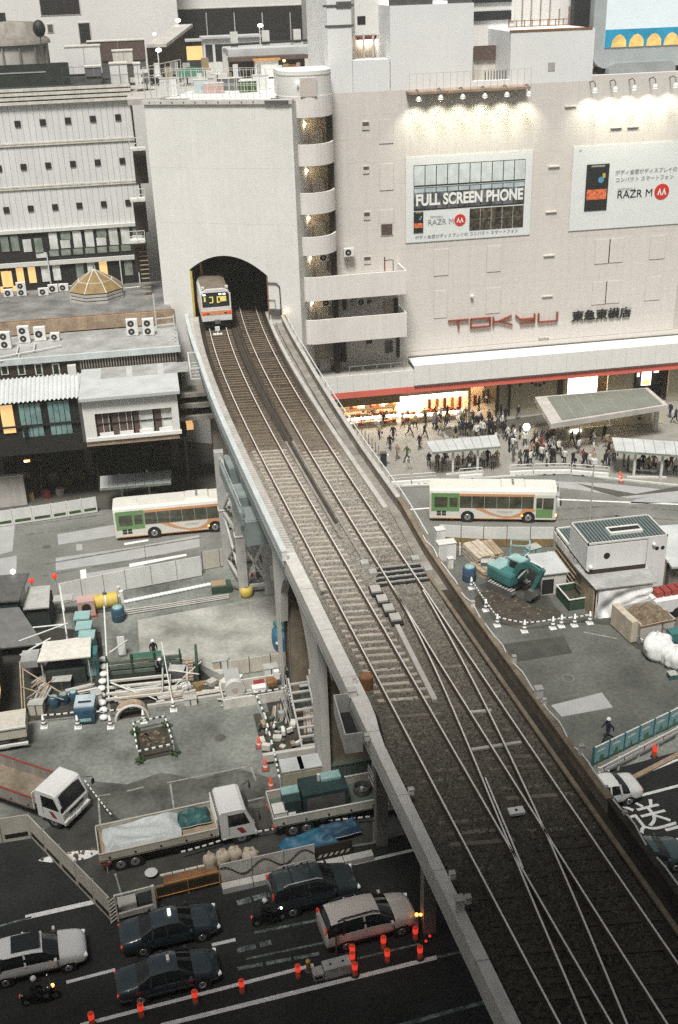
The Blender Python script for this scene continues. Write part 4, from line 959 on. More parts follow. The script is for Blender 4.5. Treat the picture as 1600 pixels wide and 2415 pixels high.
# dome
dc = P(230,703,ZD); R0 = 2.75
dm = thing('dome_skylight','octagonal ochre dome skylight on stepped base on the stained roof','skylight',(dc.x,dc.y+.3,ZD))
def octo(r, z, n=8, o=.5): return [(r*math.cos(2*math.pi*(i+o)/n), r*math.sin(2*math.pi*(i+o)/n), z) for i in range(n)]
for k in range(3): MB('concrete').loft([octo(R0-.0-.05*k,.32*k),octo(R0-.05*k,.32*k+.22)],True,False).obj('base_step', dm); MB('dark_brown').loft([octo(R0-.12-.05*k,.32*k+.22),octo(R0-.12-.05*k,.32*k+.33)],True,False).obj('base_joint', dm)
r1, r2 = octo(R0-.1,.98), octo(R0*.62,1.75)
ap_ = (0,0,2.75)
for i in range(8):
    j = (i+1)%8
    MB('ochre').add([r1[i],r1[j],r2[j],r2[i]],[(0,1,2,3)]).obj('glazing_panel', dm); MB('ochre').add([r2[i],r2[j],ap_],[(0,1,2)]).obj('glazing_panel', dm)
    mb = MB('concrete_light'); mb.bar(r1[i],r2[i],.1); mb.bar(r2[i],ap_,.09); mb.obj('rib', dm); MB('trim_cream').bar(r2[i],r2[j],.07).obj('ring', dm)
MB('steel_dark').box(-.06,.06,-.06,.06,2.7,3.2).obj('finial', dm)
# air conditioners on the roofs
acs = [(22,700,ZD,1,.9,.75,'single-fan unit left on stained roof near orange windows'),(53,698,ZD,2,.9,1.35,'tall two-fan unit on stained roof near orange windows'),(104,697,ZD,1,.95,.75,'first of three low units left of the dome'),(127,690,ZD,1,.95,.8,'second of three low units left of the dome'),(152,687,ZD,1,.95,.75,'third of three low units left of the dome'),(257,680,ZD+.6,1,1.0,.85,'unit on frame directly behind the dome')]
for x, y, z, f, w, h, lab in acs: p = P(x,y,z); ac_unit((p.x,p.y,z),RAD(rnd.uniform(-8,8)),'air conditioner, '+lab,w,h,f)
for x, y, f, lab in [(16,822,2,'leftmost two-fan unit beside pipes on lower roof'),(60,808,2,'tall two-fan unit second from left on lower roof'),(97,803,1,'single-fan unit third from left on lower roof'),(132,803,1,'small dark-faced unit right of the row on lower roof'),(314,791,2,'left one of the pair at right end of lower roof'),(352,790,2,'right one of the pair at right end of lower roof')]:
    p = P(x,y,ZA); ac_unit((p.x,p.y,ZA),RAD(rnd.uniform(-6,6)),'air conditioner, '+lab,1.0 if x != 132 else .8,1.5 if f == 2 else (1.25 if x != 132 else .7),f,.5)
p = P(178,668,ZD); simple('roof_hatch','white framed open hatch box beside the dome','hatch',(p.x,p.y,ZD),0,[('box','plastic_white',lambda m: m.box(-.6,.7,-.4,.4,0,.6)),('frame','steel_white',lambda m: (m.box(-.55,-.45,-.45,-.4,.6,1.7),m.box(.05,.12,-.45,-.4,.6,1.7),m.box(.6,.7,-.45,-.4,.6,1.7),m.box(-.55,.7,-.45,-.4,1.6,1.7))),('opening','dark',lambda m: m.box(-.45,.6,-.38,-.3,.6,1.6))])
mb = MB('steel_white')
for pts in [[(0,843),(40,835),(80,828),(145,815)],[(0,852),(45,845),(45,835)],[(80,828),(84,808)],[(40,835),(44,815)]]: mb.tube([P(x,y,ZA+.18) for x,y in pts],.06)
tag(mb.obj('roof_pipe'),'white insulated pipes running along the lower plant roof','pipes')
mb = MB('steel_white')
for pts in [[(95,690),(100,680),(170,674)],[(275,682),(330,676)]]: mb.tube([P(x,y,ZD+.3) for x,y in pts],.06)
tag(mb.obj('roof_pipe'),'thin white pipes along the foot of the glazed storeys','pipes')
simple('roof_mast','thin white mast and frame at the right end of the lower roof','mast',P(370,775,ZA),0,[('mast','steel_white',lambda m: m.cyl((0,0,0),(0,0,3.2),.06)),('frame','steel_white',lambda m: (m.bar((0,0,.9),(1.6,.2,.9),.08),m.bar((0,0,.3),(1.6,.2,.3),.08),m.bar((1.6,.2,0),(1.6,.2,1.1),.08)))])
rs = random.Random(9)
# white platform box
zb0 = 11.85
f0, f1 = P(189,947,zb0), P(413,916,zb0); bk0, bk1 = P(180,862,zb0), P(392,822,zb0)
YW = (f0.y+f1.y)/2; xw0, xw1 = f0.x, f1.x
wb = thing('platform_box','white box room with large curtained windows hanging over the bus station','building',(xw0,YW,0))
def Wm(mat): mb = MB(mat); mb.T = Matrix.Translation((-xw0,-YW,0)); return mb
zsil = PY(320,1030,YW+.5).z
Wm('roof_white').box(xw0-.15,xw1+.35,YW-.1,YP-.32,zb0-.25,zb0).obj('roof', wb)
Wm('wall_white').box(xw0,xw1+.1,YW+.35,YW+.6,zb0-1.5,zb0-.26).obj('fascia', wb)
Wm('wall_white').box(xw0,xw0+.9,YW+.35,YW+.6,zsil+.3,zb0-1.5).obj('wall_pier', wb); Wm('wall_white').box(xw1-.45,xw1+.1,YW+.35,YW+.6,zsil+.3,zb0-1.5).obj('wall_pier', wb)
Wm('wall_white').box(xw0,xw1+.2,YW+.25,YW+.62,zsil,zsil+.28).obj('sill', wb)
Wm('dark_brown').box(xw0+.3,xw1-.05,YW+.9,YP-.4,zsil-.5,zb0-.3).obj('interior', wb); Wm('rust_light').box(xw0,xw1,YW+.4,YP-.4,zsil-.45,zsil-.02).obj('floor_edge', wb)
Wm('steel_dark').box(xw0-.25,xw0-.02,YW+.4,YP-.4,zsil,zb0-.3).obj('side_wall', wb)
wz0, wz1 = zsil+.32, zb0-1.5; ww = xw1-.45-(xw0+.9); k = 0
for i, (u0_, u1_, m) in enumerate([(0,.09,'curtain_brown'),(.095,.17,'curtain_brown'),(.21,.3,'curtain_brown'),(.305,.4,'curtain_brown'),(.405,.47,'curtain_brown'),(.5,.57,'curtain_brown'),(.575,.74,'glass_pale'),(.77,.86,'curtain_brown'),(.865,.99,'glass_pale')]):
    Wm(m).box(xw0+.9+ww*u0_,xw0+.9+ww*u1_,YW+.68,YW+.74,wz0,wz1).obj('window_pane', wb)
    Wm('steel_white').box(xw0+.9+ww*u1_,xw0+.9+ww*u1_+.05,YW+.62,YW+.68,wz0,wz1).obj('mullion', wb)
Wm('black_steel').box(xw0+.9,xw1-.45,YW+.6,YW+.63,(wz0+wz1)/2-.04,(wz0+wz1)/2+.04).obj('transom', wb)
for i in range(4): Wm('wall_white').box(xw0+1.0+ww*(.02+.26*i),xw0+1.0+ww*(.2+.26*i),YW+.55,YW+.75,wz0-.02,wz0+.22).obj('lower_panel', wb)
for s in range(3): Wm('roof_grey').box(xw0+1.5+2.6*s,xw0+3.6+2.6*s,YW+4.5,YW+7.2,zb0,zb0+.02).obj('roof_sheet', wb)
# corrugated roof and teal glazing
cw_ = thing('glazed_platform','teal glazed platform hall under pale corrugated roof','building',(0,YW,0))
ca, cc = P(0,895,11.6), P(0,953,10.4)
def corr(u, v):
    x = -34+(xw0+.1+34)*u; return (x, (cc.y-YW)+(ca.y-cc.y)*v, 10.4+1.2*v+.075*math.sin(2*math.pi*(x/.36)))
mb = MB('corrugated'); mb.grid(corr, 560, 2); mb.obj('corrugated_roof', cw_)
gy = cc.y-YW+.35
for i in range(6):
    x1_ = xw0-1.4-i*2.35
    if i == 2:
        MB('glass_warm').box(x1_-.9,x1_+.1,gy,gy+.08,zsil-.4,10.1).obj('window_pane', cw_); continue
    for k_ in range(4): MB('glass_teal').box(x1_-1.75+k_*.45,x1_-1.75+k_*.45+.4,gy,gy+.06,zsil+.2,10.1).obj('window_pane', cw_); MB('glass_teal').box(x1_-1.75+k_*.45,x1_-1.75+k_*.45+.4,gy,gy+.06,zsil-.9,zsil+.05).obj('window_pane', cw_)
MB('black_steel').box(-34,xw0-.4,gy-.1,gy,zsil+.05,zsil+.2).obj('transom', cw_); MB('dark').box(-34,xw0-.4,gy-.05,gy+.1,5.6,zsil-.95).obj('spandrel', cw_)
MB('dark').box(-34,xw0-.3,gy+.12,gy+.3,5.6,10.3).obj('back_panel', cw_)
struct(MB('dark').box(-34,1.2,YP-.5,112,5.0,6.0).obj('platform_deck'))  # near-black colour paints in the shade below the platform
# yellowish lit passages seen beneath the viaduct edge
for i, y in enumerate((930,955,985)):
    p = PY(425,y,90); q = PY(480,y-10,90); tag(MB('concrete_dirty').box(p.x,q.x+1.2,90,92,p.z-.35,p.z).obj('platform_edge_beam'),['top','middle','lowest'][i]+' pale edge beam in the dark beside the viaduct','beam')
for i, (x, y, w) in enumerate([(430,985,20),(455,975,12),(440,1000,14)]):
    p = PY(x,y,96); tag(MB('glass_warm').box(p.x,p.x+w*.045,96,96.1,p.z-.6,p.z).obj('lit_window'),['larger yellow lit window in the dark under the viaduct','narrow yellow lit window under the viaduct','lowest yellow lit window under the viaduct'][i],'window')

# ---------------------------------------------------------------- viaduct
vd = thing('railway_viaduct','long curving railway viaduct with pale parapets, concrete arch and steel girder span','bridge',(0,0,0))
YS_ = list(np.arange(12, 103.01, 1.0))
def ribbon(name, mat, fo, fi, z0, z1, ya, yb, ref, parent=vd, step=1.0):
    """solid strip between two offsets from a track centre line"""
    n = max(1, int(round((yb-ya)/step))); mb = MB(mat); rings = []
    for i in range(n+1):
        y = ya+(yb-ya)*i/n; a = ref(y)+(fo(y) if callable(fo) else fo); c = ref(y)+(fi(y) if callable(fi) else fi)
        rings.append([(a,y,z0),(c,y,z0),(c,y,z1),(a,y,z1)])
    mb.loft(rings[::-1], True, False); return mb.obj(name, parent)
def inner(y): return -1.72 if y > 38 else (-2.0 if y < 36 else -2.0+.28*(y-36)/2)
def outR(y): return float(np.interp(y,[0,46,52,57,66,76,86,100],[2.12,2.15,2.25,2.58,2.62,2.8,2.95,2.9]))
def outL(y): return float(np.interp(y,[53,78,88,102],[0,0,.0,-.42]))
rf = lambda d: (lambda y: xr(y)-xl(y)+d)
ribbon('deck','concrete_dirty',-1.75,rf(2.3),11.6,12.5,12,100.5,xl)
# left edge: concrete coping in front, steel girder beyond
seg = [12+i*4.1 for i in range(11)]
for a, c in zip(seg, seg[1:]):
    c = min(c,53.1); ribbon('coping_segment','concrete_light',-2.43,inner,12.5,13.2,a,c-.03,xl)
    ribbon('fascia_segment','concrete_light',-2.36,-2.25,11.95,13.02,a,c-.02,xl)
    ribbon('coping_shadow_gap','dark',-2.375,-2.3,13.02,13.1,a,c-.02,xl)
ribbon('drain_gap','dark',lambda y: inner(y)+.01,lambda y: inner(y)+.22,12.5,12.66,12,47,xl)
ribbon('steel_girder','blue_steel',lambda y: -2.45+outL(y),lambda y: -2.12+outL(y),12.95,13.2,53.1,102,xl); ribbon('girder_web','blue_steel',lambda y: -2.4+outL(y),lambda y: -2.2+outL(y),12.3,12.95,53.1,102,xl); ribbon('girder_flange','blue_steel_dark',-2.3,-1.9,11.4,12.3,53.1,102,xl)
ribbon('cable_duct','concrete',lambda y: -2.1+outL(y),-1.62,12.5,12.98,53.4,101.5,xl)
me = MB('concrete').box(-.26,.26,-.06,.06,0,.05).mesh('duct_cover')
for i in range(150):
    y = 54+i*.31; 
    if y > 100: break
    inst(me,'duct_cover',vd,(xl(y)-1.86,y,12.98),-sl_ang(xl,y))
# right edge; near end coloured almost black as painted shade
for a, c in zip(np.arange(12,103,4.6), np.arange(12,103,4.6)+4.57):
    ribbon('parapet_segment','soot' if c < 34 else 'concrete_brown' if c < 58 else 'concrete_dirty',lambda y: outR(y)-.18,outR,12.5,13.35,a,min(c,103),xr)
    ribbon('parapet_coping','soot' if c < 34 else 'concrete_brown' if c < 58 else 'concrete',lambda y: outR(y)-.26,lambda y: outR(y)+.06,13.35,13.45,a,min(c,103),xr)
ribbon('right_girder','blue_steel_dark',lambda y: outR(y)-.1,lambda y: outR(y)+.05,11.2,12.9,12,102,xr)
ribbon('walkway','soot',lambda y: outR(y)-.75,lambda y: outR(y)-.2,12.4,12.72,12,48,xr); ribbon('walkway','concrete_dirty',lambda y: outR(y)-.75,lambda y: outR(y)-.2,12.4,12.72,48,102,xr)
ribbon('cable_trough','concrete',1.52,1.82,12.5,12.86,58,102,xr); ribbon('cable_trough','concrete_brown',1.42,1.6,12.5,12.8,20,50,xr)
# centre troughs: pale twin covers with dark gap, then lidded pit and yellowish cover strip
cm = lambda y: (xl(y)+xr(y))/2
ribbon('centre_trough','lining',-.3,-.16,12.5,12.75,70,98,cm); ribbon('centre_trough','lining',.18,.32,12.5,12.75,70,98,cm); ribbon('centre_trough','concrete_dirty',-.3,-.16,12.5,12.75,55,69.9,cm); ribbon('centre_trough','concrete_dirty',.18,.32,12.5,12.75,52,69.9,cm); ribbon('trough_gap','soot',-.11,.12,12.5,12.67,57,98,cm)
ribbon('cover_strip','concrete',lambda y: -.14+(45.2-y)*-.045,lambda y: .1+(45.2-y)*-.045,12.5,12.76,38.8,45.2,cm)
for i in range(4):
    p = P(886+i*15.5, 1388+i*22, 12.8); MB('concrete').box(-.26,.26,-.32,.32,0,.1).obj('pit_cover',vd).location = (p.x,p.y,12.72)
    MB('dark').box(-.32,.32,-.55,.55,0,.03).obj('pit',vd).location = (p.x,p.y-.1,12.69)
for p_ in [(1218,1916)]:
    p = P(*p_,12.75); k = MB('plastic_white').box(-.3,.3,-.18,.18,0,.12).obj('track_beacon',vd); k.location = p; MB('dark').box(-.05,.05,-.05,.05,.12,.14).obj('beacon_hole',k)
p = P(838,1600,13.2); k = MB('rust').cyl((0,0,-.4),(0,0,.25),.32,n=10).obj('rust_drum',vd); k.location = (p.x+.5,p.y,13.0)
# arch bay on the left side with pier walls
def sidewall(off, th, name):
    mb = MB('concrete_light'); y0, y1, ya, yb, zs, zcr = 48.4, 60.0, 50.3, 58.4, 5.5, 10.3
    def pt(y, z, k): return (xl(y)+off+k, y, z)
    def quad(yA,zA0,zA1,yB,zB0,zB1):
        for k, fl in ((0,1),(th,0)):
            q = [pt(yA,zA0,k),pt(yB,zB0,k),pt(yB,zB1,k),pt(yA,zA1,k)]; mb.add(q,[(3,2,1,0) if fl else (0,1,2,3)])
        mb.add([pt(yA,zA0,0),pt(yB,zB0,0),pt(yB,zB0,th),pt(yA,zA0,th)],[(3,2,1,0)])
    quad(y0,0,11.7,ya,0,11.7); quad(yb,0,11.7,y1,0,11.7)
    mb.add([pt(y0,0,0),pt(y0,0,th),pt(y0,11.7,th),pt(y0,11.7,0)],[(0,1,2,3)])
    n = 16
    for i in range(n):
        t0, t1 = i/n, (i+1)/n; f = lambda t: zs+(zcr-zs)*math.sqrt(max(0,1-(2*t-1)**2))
        quad(ya+(yb-ya)*t0,f(t0),11.7,ya+(yb-ya)*t1,f(t1),11.7)
    return mb.obj(name, vd)
sidewall(-1.75,.45,'arch_wall'); sidewall(5.1,.4,'arch_wall')
ribbon('arch_pier','concrete_brown',-1.32,5.1,0,11.6,48.9,50.2,xl); ribbon('arch_pier','concrete_brown',-1.32,5.1,0,11.6,58.5,59.9,xl)  # brown colour paints in the shade under the deck
for k_ in range(2): MB('concrete_light').box(-.16,.16,-.16,.16,0,11.6).obj('pilaster',vd).location = (P(716-k_*9,1640).x-.1,60.6+k_*.8,0)
for (x, y) in [(900,1985),(1010,2190)]:
    g0 = P(x,y); MB('concrete_dirty').box(-.3,.3,-.35,.35,0,11.6).obj('column',vd).location = (g0.x,g0.y,0); MB('concrete_dirty').box(-.3,.3,-.35,.35,0,11.6).obj('column',vd).location = (g0.x+3.6,g0.y+.4,0)
    MB('concrete_dirty').box(-2.2,4.6,-.45,.45,11.0,11.6).obj('cross_beam',vd).location = (g0.x-.2,g0.y,0)
for y in (26.5,): 
    for dx in (0,3.4): MB('concrete_dirty').box(-.3,.3,-.35,.35,0,11.6).obj('column',vd).location = (xl(y)+dx,y,0)
for y in (92,): ribbon('far_pier','concrete_dirty',-1.6,5.2,0,11.2,y-1,y+1,xl)
# long thin hand rail on the right, and posts
hr = [ (xr(y)+outR(y), y, 13.95) for y in np.arange(52,101,2.0)]
mb = MB('steel_white'); mb.tube(hr,.045,5); mb.obj('hand_rail',vd)
me = MB('steel_grey').box(-.03,.03,-.03,.03,0,.52).mesh('rail_post')
for y in np.arange(52,101,2.0): inst(me,'rail_post',vd,(xr(y)+outR(y),y,13.44))
for y0 in np.arange(15,51,3.2):
    mb = MB('steel_white'); mb.tube([(xr(y)+outR(y)-.02+.05*math.sin(y*2),y,13.5+.05*math.sin(y*3.1)) for y in np.arange(y0,y0+2.6,.5)],.04,5); mb.obj('cable_duct',vd)
# lamps and boxes along the edges
for i,(x,y,s,h) in enumerate([(831,1640,.18,.3),(837,1612,.08,.3),(970,1872,.1,.22),(1067,2070,.1,.22),(1104,2128,.1,.25),(1083,2145,.15,.5),(758,1385,.1,.25),(672,1320,.14,.55),(866,1745,.1,.25)]):
    p = P(x,y,13.2); k = MB('plastic_white').box(-s,s,-s,s,0,h).obj('edge_box',vd); k.location = (p.x,p.y,13.2); MB('concrete').box(-s*1.1,s*1.1,-s*1.1,s*1.1,h,h+.04).obj('box_lid',k)
for (x,y,s,h) in [(1221,1562,.09,.35),(1288,1640,.16,.42),(1293,1660,.08,.25),(1378,1778,.1,.42),(1110,1430,.1,.25),(1267,1950,.08,.1),(1360,1870,.07,.08)]:
    p = P(x,y,13.45); k = MB('plastic_white').box(-s,s,-s,s,0,h).obj('edge_box',vd); k.location = (xr(p.y)+outR(p.y),p.y,13.45); MB('concrete').box(-s*1.1,s*1.1,-s*1.1,s*1.1,h,h+.04).obj('box_lid',k)
# inspection platforms hung off the left side
def cage(px_, py_, z, L, nm):
    p = P(px_,py_,z); t = MB('steel_white'); y0 = p.y; x0 = xl(y0)-2.5
    for k in (0,.9): 
        t.bar((x0-.75,y0,z-k),(x0-.75,y0+L,z-k),.08); t.bar((x0,y0,z-k),(x0-.75,y0,z-k),.08); t.bar((x0,y0+L,z-k),(x0-.75,y0+L,z-k),.08)
    for i in range(6): t.bar((x0-.75,y0+L*i/5,z-.9),(x0-.75,y0+L*i/5,z),.06); t.bar((x0,y0+L*i/5,z-.9),(x0-.75,y0+L*i/5,z-.9),.06)
    return t.obj(nm,vd)
cage(465,868,13.1,4.2,'inspection_cage')
bx_ = MB('steel_grey'); yb_ = 38.2; x0 = xl(yb_)-2.44
bx_.box(x0-.75,x0-.7,yb_-1.3,yb_+1.5,12.0,13.0); bx_.box(x0-.75,x0,yb_-1.35,yb_-1.3,12.0,13.0); bx_.box(x0-.75,x0,yb_+1.5,yb_+1.55,12.0,13.0); bx_.box(x0-.75,x0,yb_-1.3,yb_+1.5,11.95,12.0); bx_.obj('refuge_box',vd)
MB('dark').box(x0-.7,x0-.0,yb_-1.3,yb_+1.5,12.0,12.02).obj('refuge_floor',vd)

# ballast: uneven stone bed
def ballast():
    me = D.meshes.new('ballast'); nx, ny = 84, 950; y0, y1 = 12.0, 106.5
    yy = np.linspace(y0,y1,ny+1); uu = np.linspace(0,1,nx+1)
    XL = np.polyval(cL,yy)-1.75; XR2 = np.polyval(cR,yy)+1.95
    rg = np.random.default_rng(3)
    X = XL[:,None]+(XR2-XL)[:,None]*uu[None,:]; Y = np.repeat(yy[:,None],nx+1,1); Z = 12.62+rg.normal(0,.022,X.shape)
    XX = X+rg.uniform(-.03,.03,X.shape)
    V = np.stack([XX,Y+rg.uniform(-.03,.03,X.shape),Z],-1).reshape(-1,3)
    i = np.arange(ny)[:,None]*(nx+1)+np.arange(nx)[None,:]; F = np.stack([i,i+1,i+nx+2,i+nx+1],-1).reshape(-1,4)
    me.from_pydata(V.tolist(),[],F.tolist()); me.update()
    m = D.materials.new('ballast'); m.use_nodes = True; t = m.node_tree; n = t.nodes; L = t.links; p = n['Principled BSDF']; p.inputs['Roughness'].default_value = .95; p.inputs['Specular IOR Level'].default_value = .15
    g = n.new('ShaderNodeNewGeometry'); sx = n.new('ShaderNodeSeparateXYZ'); L.new(g.outputs['Position'],sx.inputs[0])
    nz = n.new('ShaderNodeTexNoise'); nz.inputs['Scale'].default_value = .25; nz.inputs['Detail'].default_value = 4; L.new(g.outputs['Position'],nz.inputs['Vector'])
    ad = n.new('ShaderNodeMath'); ad.operation = 'MULTIPLY_ADD'; ad.inputs[1].default_value = 14; L.new(nz.outputs['Fac'],ad.inputs[0]); L.new(sx.outputs['Y'],ad.inputs[2])
    mr = n.new('ShaderNodeMapRange'); mr.inputs[1].default_value = 19; mr.inputs[2].default_value = 109; L.new(ad.outputs[0],mr.inputs[0])
    cr = n.new('ShaderNodeValToRGB'); el = cr.color_ramp.elements     # near end darkened, partly as painted shade; clean in the middle, rusty by station
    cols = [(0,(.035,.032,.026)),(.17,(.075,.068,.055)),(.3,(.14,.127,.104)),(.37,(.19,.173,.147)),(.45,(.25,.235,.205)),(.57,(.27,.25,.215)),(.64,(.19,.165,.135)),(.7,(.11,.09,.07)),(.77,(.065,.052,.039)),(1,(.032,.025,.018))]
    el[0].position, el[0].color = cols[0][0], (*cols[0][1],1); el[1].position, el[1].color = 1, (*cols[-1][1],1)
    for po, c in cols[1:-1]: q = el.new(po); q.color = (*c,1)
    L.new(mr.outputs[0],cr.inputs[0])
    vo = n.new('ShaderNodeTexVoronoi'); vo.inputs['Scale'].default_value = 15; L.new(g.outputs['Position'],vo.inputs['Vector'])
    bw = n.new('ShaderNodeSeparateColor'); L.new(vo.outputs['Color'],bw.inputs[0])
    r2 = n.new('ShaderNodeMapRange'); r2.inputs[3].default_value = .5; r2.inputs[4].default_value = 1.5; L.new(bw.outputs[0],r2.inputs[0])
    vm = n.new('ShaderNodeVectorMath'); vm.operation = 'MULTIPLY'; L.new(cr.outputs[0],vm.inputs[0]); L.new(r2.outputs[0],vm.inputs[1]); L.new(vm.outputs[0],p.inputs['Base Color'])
    bp_ = n.new('ShaderNodeBump'); bp_.inputs['Strength'].default_value = .8; bp_.inputs['Distance'].default_value = .04; L.new(vo.outputs['Distance'],bp_.inputs['Height']); L.new(bp_.outputs[0],p.inputs['Normal'])
    me.materials.append(m); o = D.objects.new('ballast',me); COL.objects.link(o); return o
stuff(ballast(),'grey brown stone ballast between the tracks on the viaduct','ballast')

# ---------------------------------------------------------------- tracks
def rail_obj(f, off, ya, yb, parent, step=1.0):
    n = int((yb-ya)/step); mb = MB('rail'); top = MB('rail_top'); r1 = []; r2 = []
    for i in range(n+1):
        y = ya+(yb-ya)*i/n; x = f(y)+off
        r1.append([(x-.07,y,12.66),(x+.07,y,12.66),(x+.035,y,12.865),(x-.035,y,12.865)]); r2.append([(x-.034,y,12.865),(x+.034,y,12.865),(x+.03,y,12.88),(x-.03,y,12.88)])
    mb.loft(r1,True,False); r = mb.obj('rail',parent); top.loft(r2,True,False); top.obj('rail_head',r)
G2 = .7525
def sleepers(f, ya, yb, parent, mat='sleeper', step=.6, L=2.35, zt_=12.685, seed=1):
    me = MB(mat).loft([[(-L/2,-.11,-.1),(L/2,-.11,-.1),(L/2,.11,-.1),(-L/2,.11,-.1)],[(-L/2,-.1,0),(L/2,-.1,0),(L/2,.1,0),(-L/2,.1,0)]],True,False).mesh('sleeper')
    r = random.Random(seed); y = ya; fm = MB('rail').box(-.13,.13,-.07,.07,0,.05).mesh('fastening')
    while y < yb:
        a = -sl_ang(f,y); s = inst(me,'sleeper',parent,(f(y),y,zt_+r.uniform(-.055,.012)),a+r.uniform(-.01,.01))
        if y < 70 and mat == 'sleeper':
            for k in (-G2,G2): inst(fm,'fastening',s,(k,0,0))
        y += step
tl = thing('railway_track','left railway track carrying the train, with pale concrete sleepers','track',(0,0,0))
for s in (-1,1): rail_obj(xl,s*G2,12,110,tl)
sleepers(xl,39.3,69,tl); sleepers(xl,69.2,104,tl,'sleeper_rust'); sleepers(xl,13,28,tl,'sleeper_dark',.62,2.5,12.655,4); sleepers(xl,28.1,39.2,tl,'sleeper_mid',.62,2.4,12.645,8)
tr_ = thing('railway_track','right railway track, empty, with points branching towards the left track','track',(0,0,0))
for s in (-1,1): rail_obj(xr,s*G2,12,110,tr_)
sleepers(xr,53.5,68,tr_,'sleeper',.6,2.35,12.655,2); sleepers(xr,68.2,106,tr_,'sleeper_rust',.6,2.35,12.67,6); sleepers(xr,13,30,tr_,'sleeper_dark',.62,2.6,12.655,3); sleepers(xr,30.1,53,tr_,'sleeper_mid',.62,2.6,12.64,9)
# crossover from the right track down to the left one
xo = thing('crossover_track','pair of crossover rails branching from right track towards the left track','track',(0,0,0))
def curve(pts):
    ys = np.array([P(*q,12.87).y for q in pts]); xs_ = np.array([P(*q,12.87).x for q in pts]); c = np.polyfit(ys,xs_,3); y_ = ys.min(); s_ = (np.polyval(c,y_+1)-np.polyval(c,y_)); return lambda y: float(np.polyval(c,y)) if y > y_ else float(np.polyval(c,y_)+s_*(y-y_))
dl = curve([(918,1368),(951,1425),(1056,1640),(1133,1830),(1214,2015),(1322,2277)]); dr = curve([(985,1368),(1040,1465),(1134,1640),(1214,1799),(1267,1917),(1308,2015),(1415,2258)])
rail_obj(dl,0,12,48.5,xo); rail_obj(dr,0,12,48,xo)
rail_obj(dl,.13,28.2,33.2,xo)
# point machine rods
for i in range(4):
    p = P(930,1335+i*12,12.75); mb = MB('steel_grey'); mb.bar((p.x-.9,p.y,12.74),(p.x+1.9,p.y,12.74),.07); mb.obj('point_rod',tr_)
    MB('dark').box(p.x-1.0,p.x+2.0,p.y-.2,p.y-.05,12.6,12.68).obj('rod_slot',tr_)
for (x,y) in [(980,1320),(1010,1345),(860,1330),(880,1352)]:
    p = P(x,y,12.7); MB('steel_grey').box(p.x-.2,p.x+.2,p.y-.25,p.y+.25,12.62,12.85).obj('point_machine',tr_)
for (a,c) in [((1112,1768),(1230,1750)),((868,1236),(892,1231)),((1105,1680),(1160,1675))]:
    A_, C_ = P(*a,12.72), P(*c,12.72); MB('concrete').bar((A_.x,A_.y,12.7),(C_.x,C_.y,12.7),.16,.1).obj('bond_cover',tr_)
# ground signal in front of the train
p = P(514,786,12.8); simple('ground_signal','small white ground signal between the rails before the train','signal',(p.x,p.y,12.65),0,[('post','steel_white',lambda m: m.box(-.08,.08,-.05,.05,0,.45)),('head','plastic_white',lambda m: m.box(-.2,.2,-.1,.1,.4,.75)),('base','plastic_white',lambda m: m.box(-.4,.4,-.2,.2,0,.12))])

# ---------------------------------------------------------------- train
ty = 97.4
tn = thing('subway_train','silver subway train with orange stripe coming out of the tunnel','train',(xl(ty),ty,ZR),-sl_ang(xl,ty)*.0+RAD(1)); tn.scale = (1.05,1,1.04)
w2, hz = 1.27, 3.45
prof = [(-w2,.75),(w2,.75),(w2+.02,1.6),(w2-.02,3.0),(w2-.22,3.38),(w2-.6,3.5),(-w2+.6,3.5),(-w2+.22,3.38),(-w2+.02,3.0),(-w2-.02,1.6)]
MB('train_steel').loft([[(x,.18,z) for x,z in prof],[(x*1.0,.3,z) for x,z in prof],[(x,16,z) for x,z in prof]],True,False).obj('body',tn)
MB('train_roof').loft([[(-w2+.16,y,3.42),(w2-.16,y,3.42),(w2-.5,y,3.56),(-w2+.5,y,3.56)] for y in (.35,16)],True,False).obj('roof',tn)
MB('train_steel').profy([(-w2,.75),(w2,.75),(w2+.03,1.55),(-w2-.03,1.55)],.0,.18).obj('front_panel',tn)
MB('train_orange').profy([(-w2-.035,1.28),(w2+.035,1.28),(w2+.035,1.62),(-w2-.035,1.62)],-.02,.02).obj('stripe',tn)
for s in (-1,1): MB('train_orange').box(s*(w2+.03)-.01,s*(w2+.03)+.01,.1,16,1.3,1.6).obj('stripe',tn)
MB('glass_dark').profy([(-w2+.1,1.95),(w2-.1,1.95),(w2-.08,3.0),(w2-.3,3.2),(-w2+.3,3.2),(-w2+.08,3.0)],.1,.19).obj('windscreen',tn)
MB('train_steel').profy(rrect(-w2,w2,1.6,3.42,.3,4)[:0] or [(-w2,1.6),(w2,1.6),(w2,1.93),(-w2,1.93)],.02,.19).obj('front_panel',tn)
MB('train_steel').profy([(-w2+.2,3.22),(w2-.2,3.22),(w2-.5,3.5),(-w2+.5,3.5)],.04,.19).obj('brow',tn)
for s in (-1,1): MB('train_steel').box(s*(w2-.05)-.06,s*(w2-.05)+.06,.05,.2,1.9,3.1).obj('corner_post',tn); MB('steel_white').box(s*1.0-.12,s*1.0+.12,.2,.5,3.5,3.68).obj('roof_bracket',tn)
for (x0,x1,z0,z1) in [(-1.0,-.85,2.45,2.85),(-.55,-.25,2.3,2.38),(-.3,-.2,2.35,2.85),(-.55,-.2,2.78,2.86),(.1,.2,2.35,2.8),(.1,.35,2.3,2.4),(.38,.9,2.4,2.85),(.1,.5,2.75,2.85)]: MB('train_inside').box(x0,x1,.06,.1,z0,z1).obj('lit_interior',tn)
for x in (-.95,.4,.75): MB('lamp_soft').box(x-.11,x+.11,.06,.1,2.98,3.1).obj('destination_light',tn)
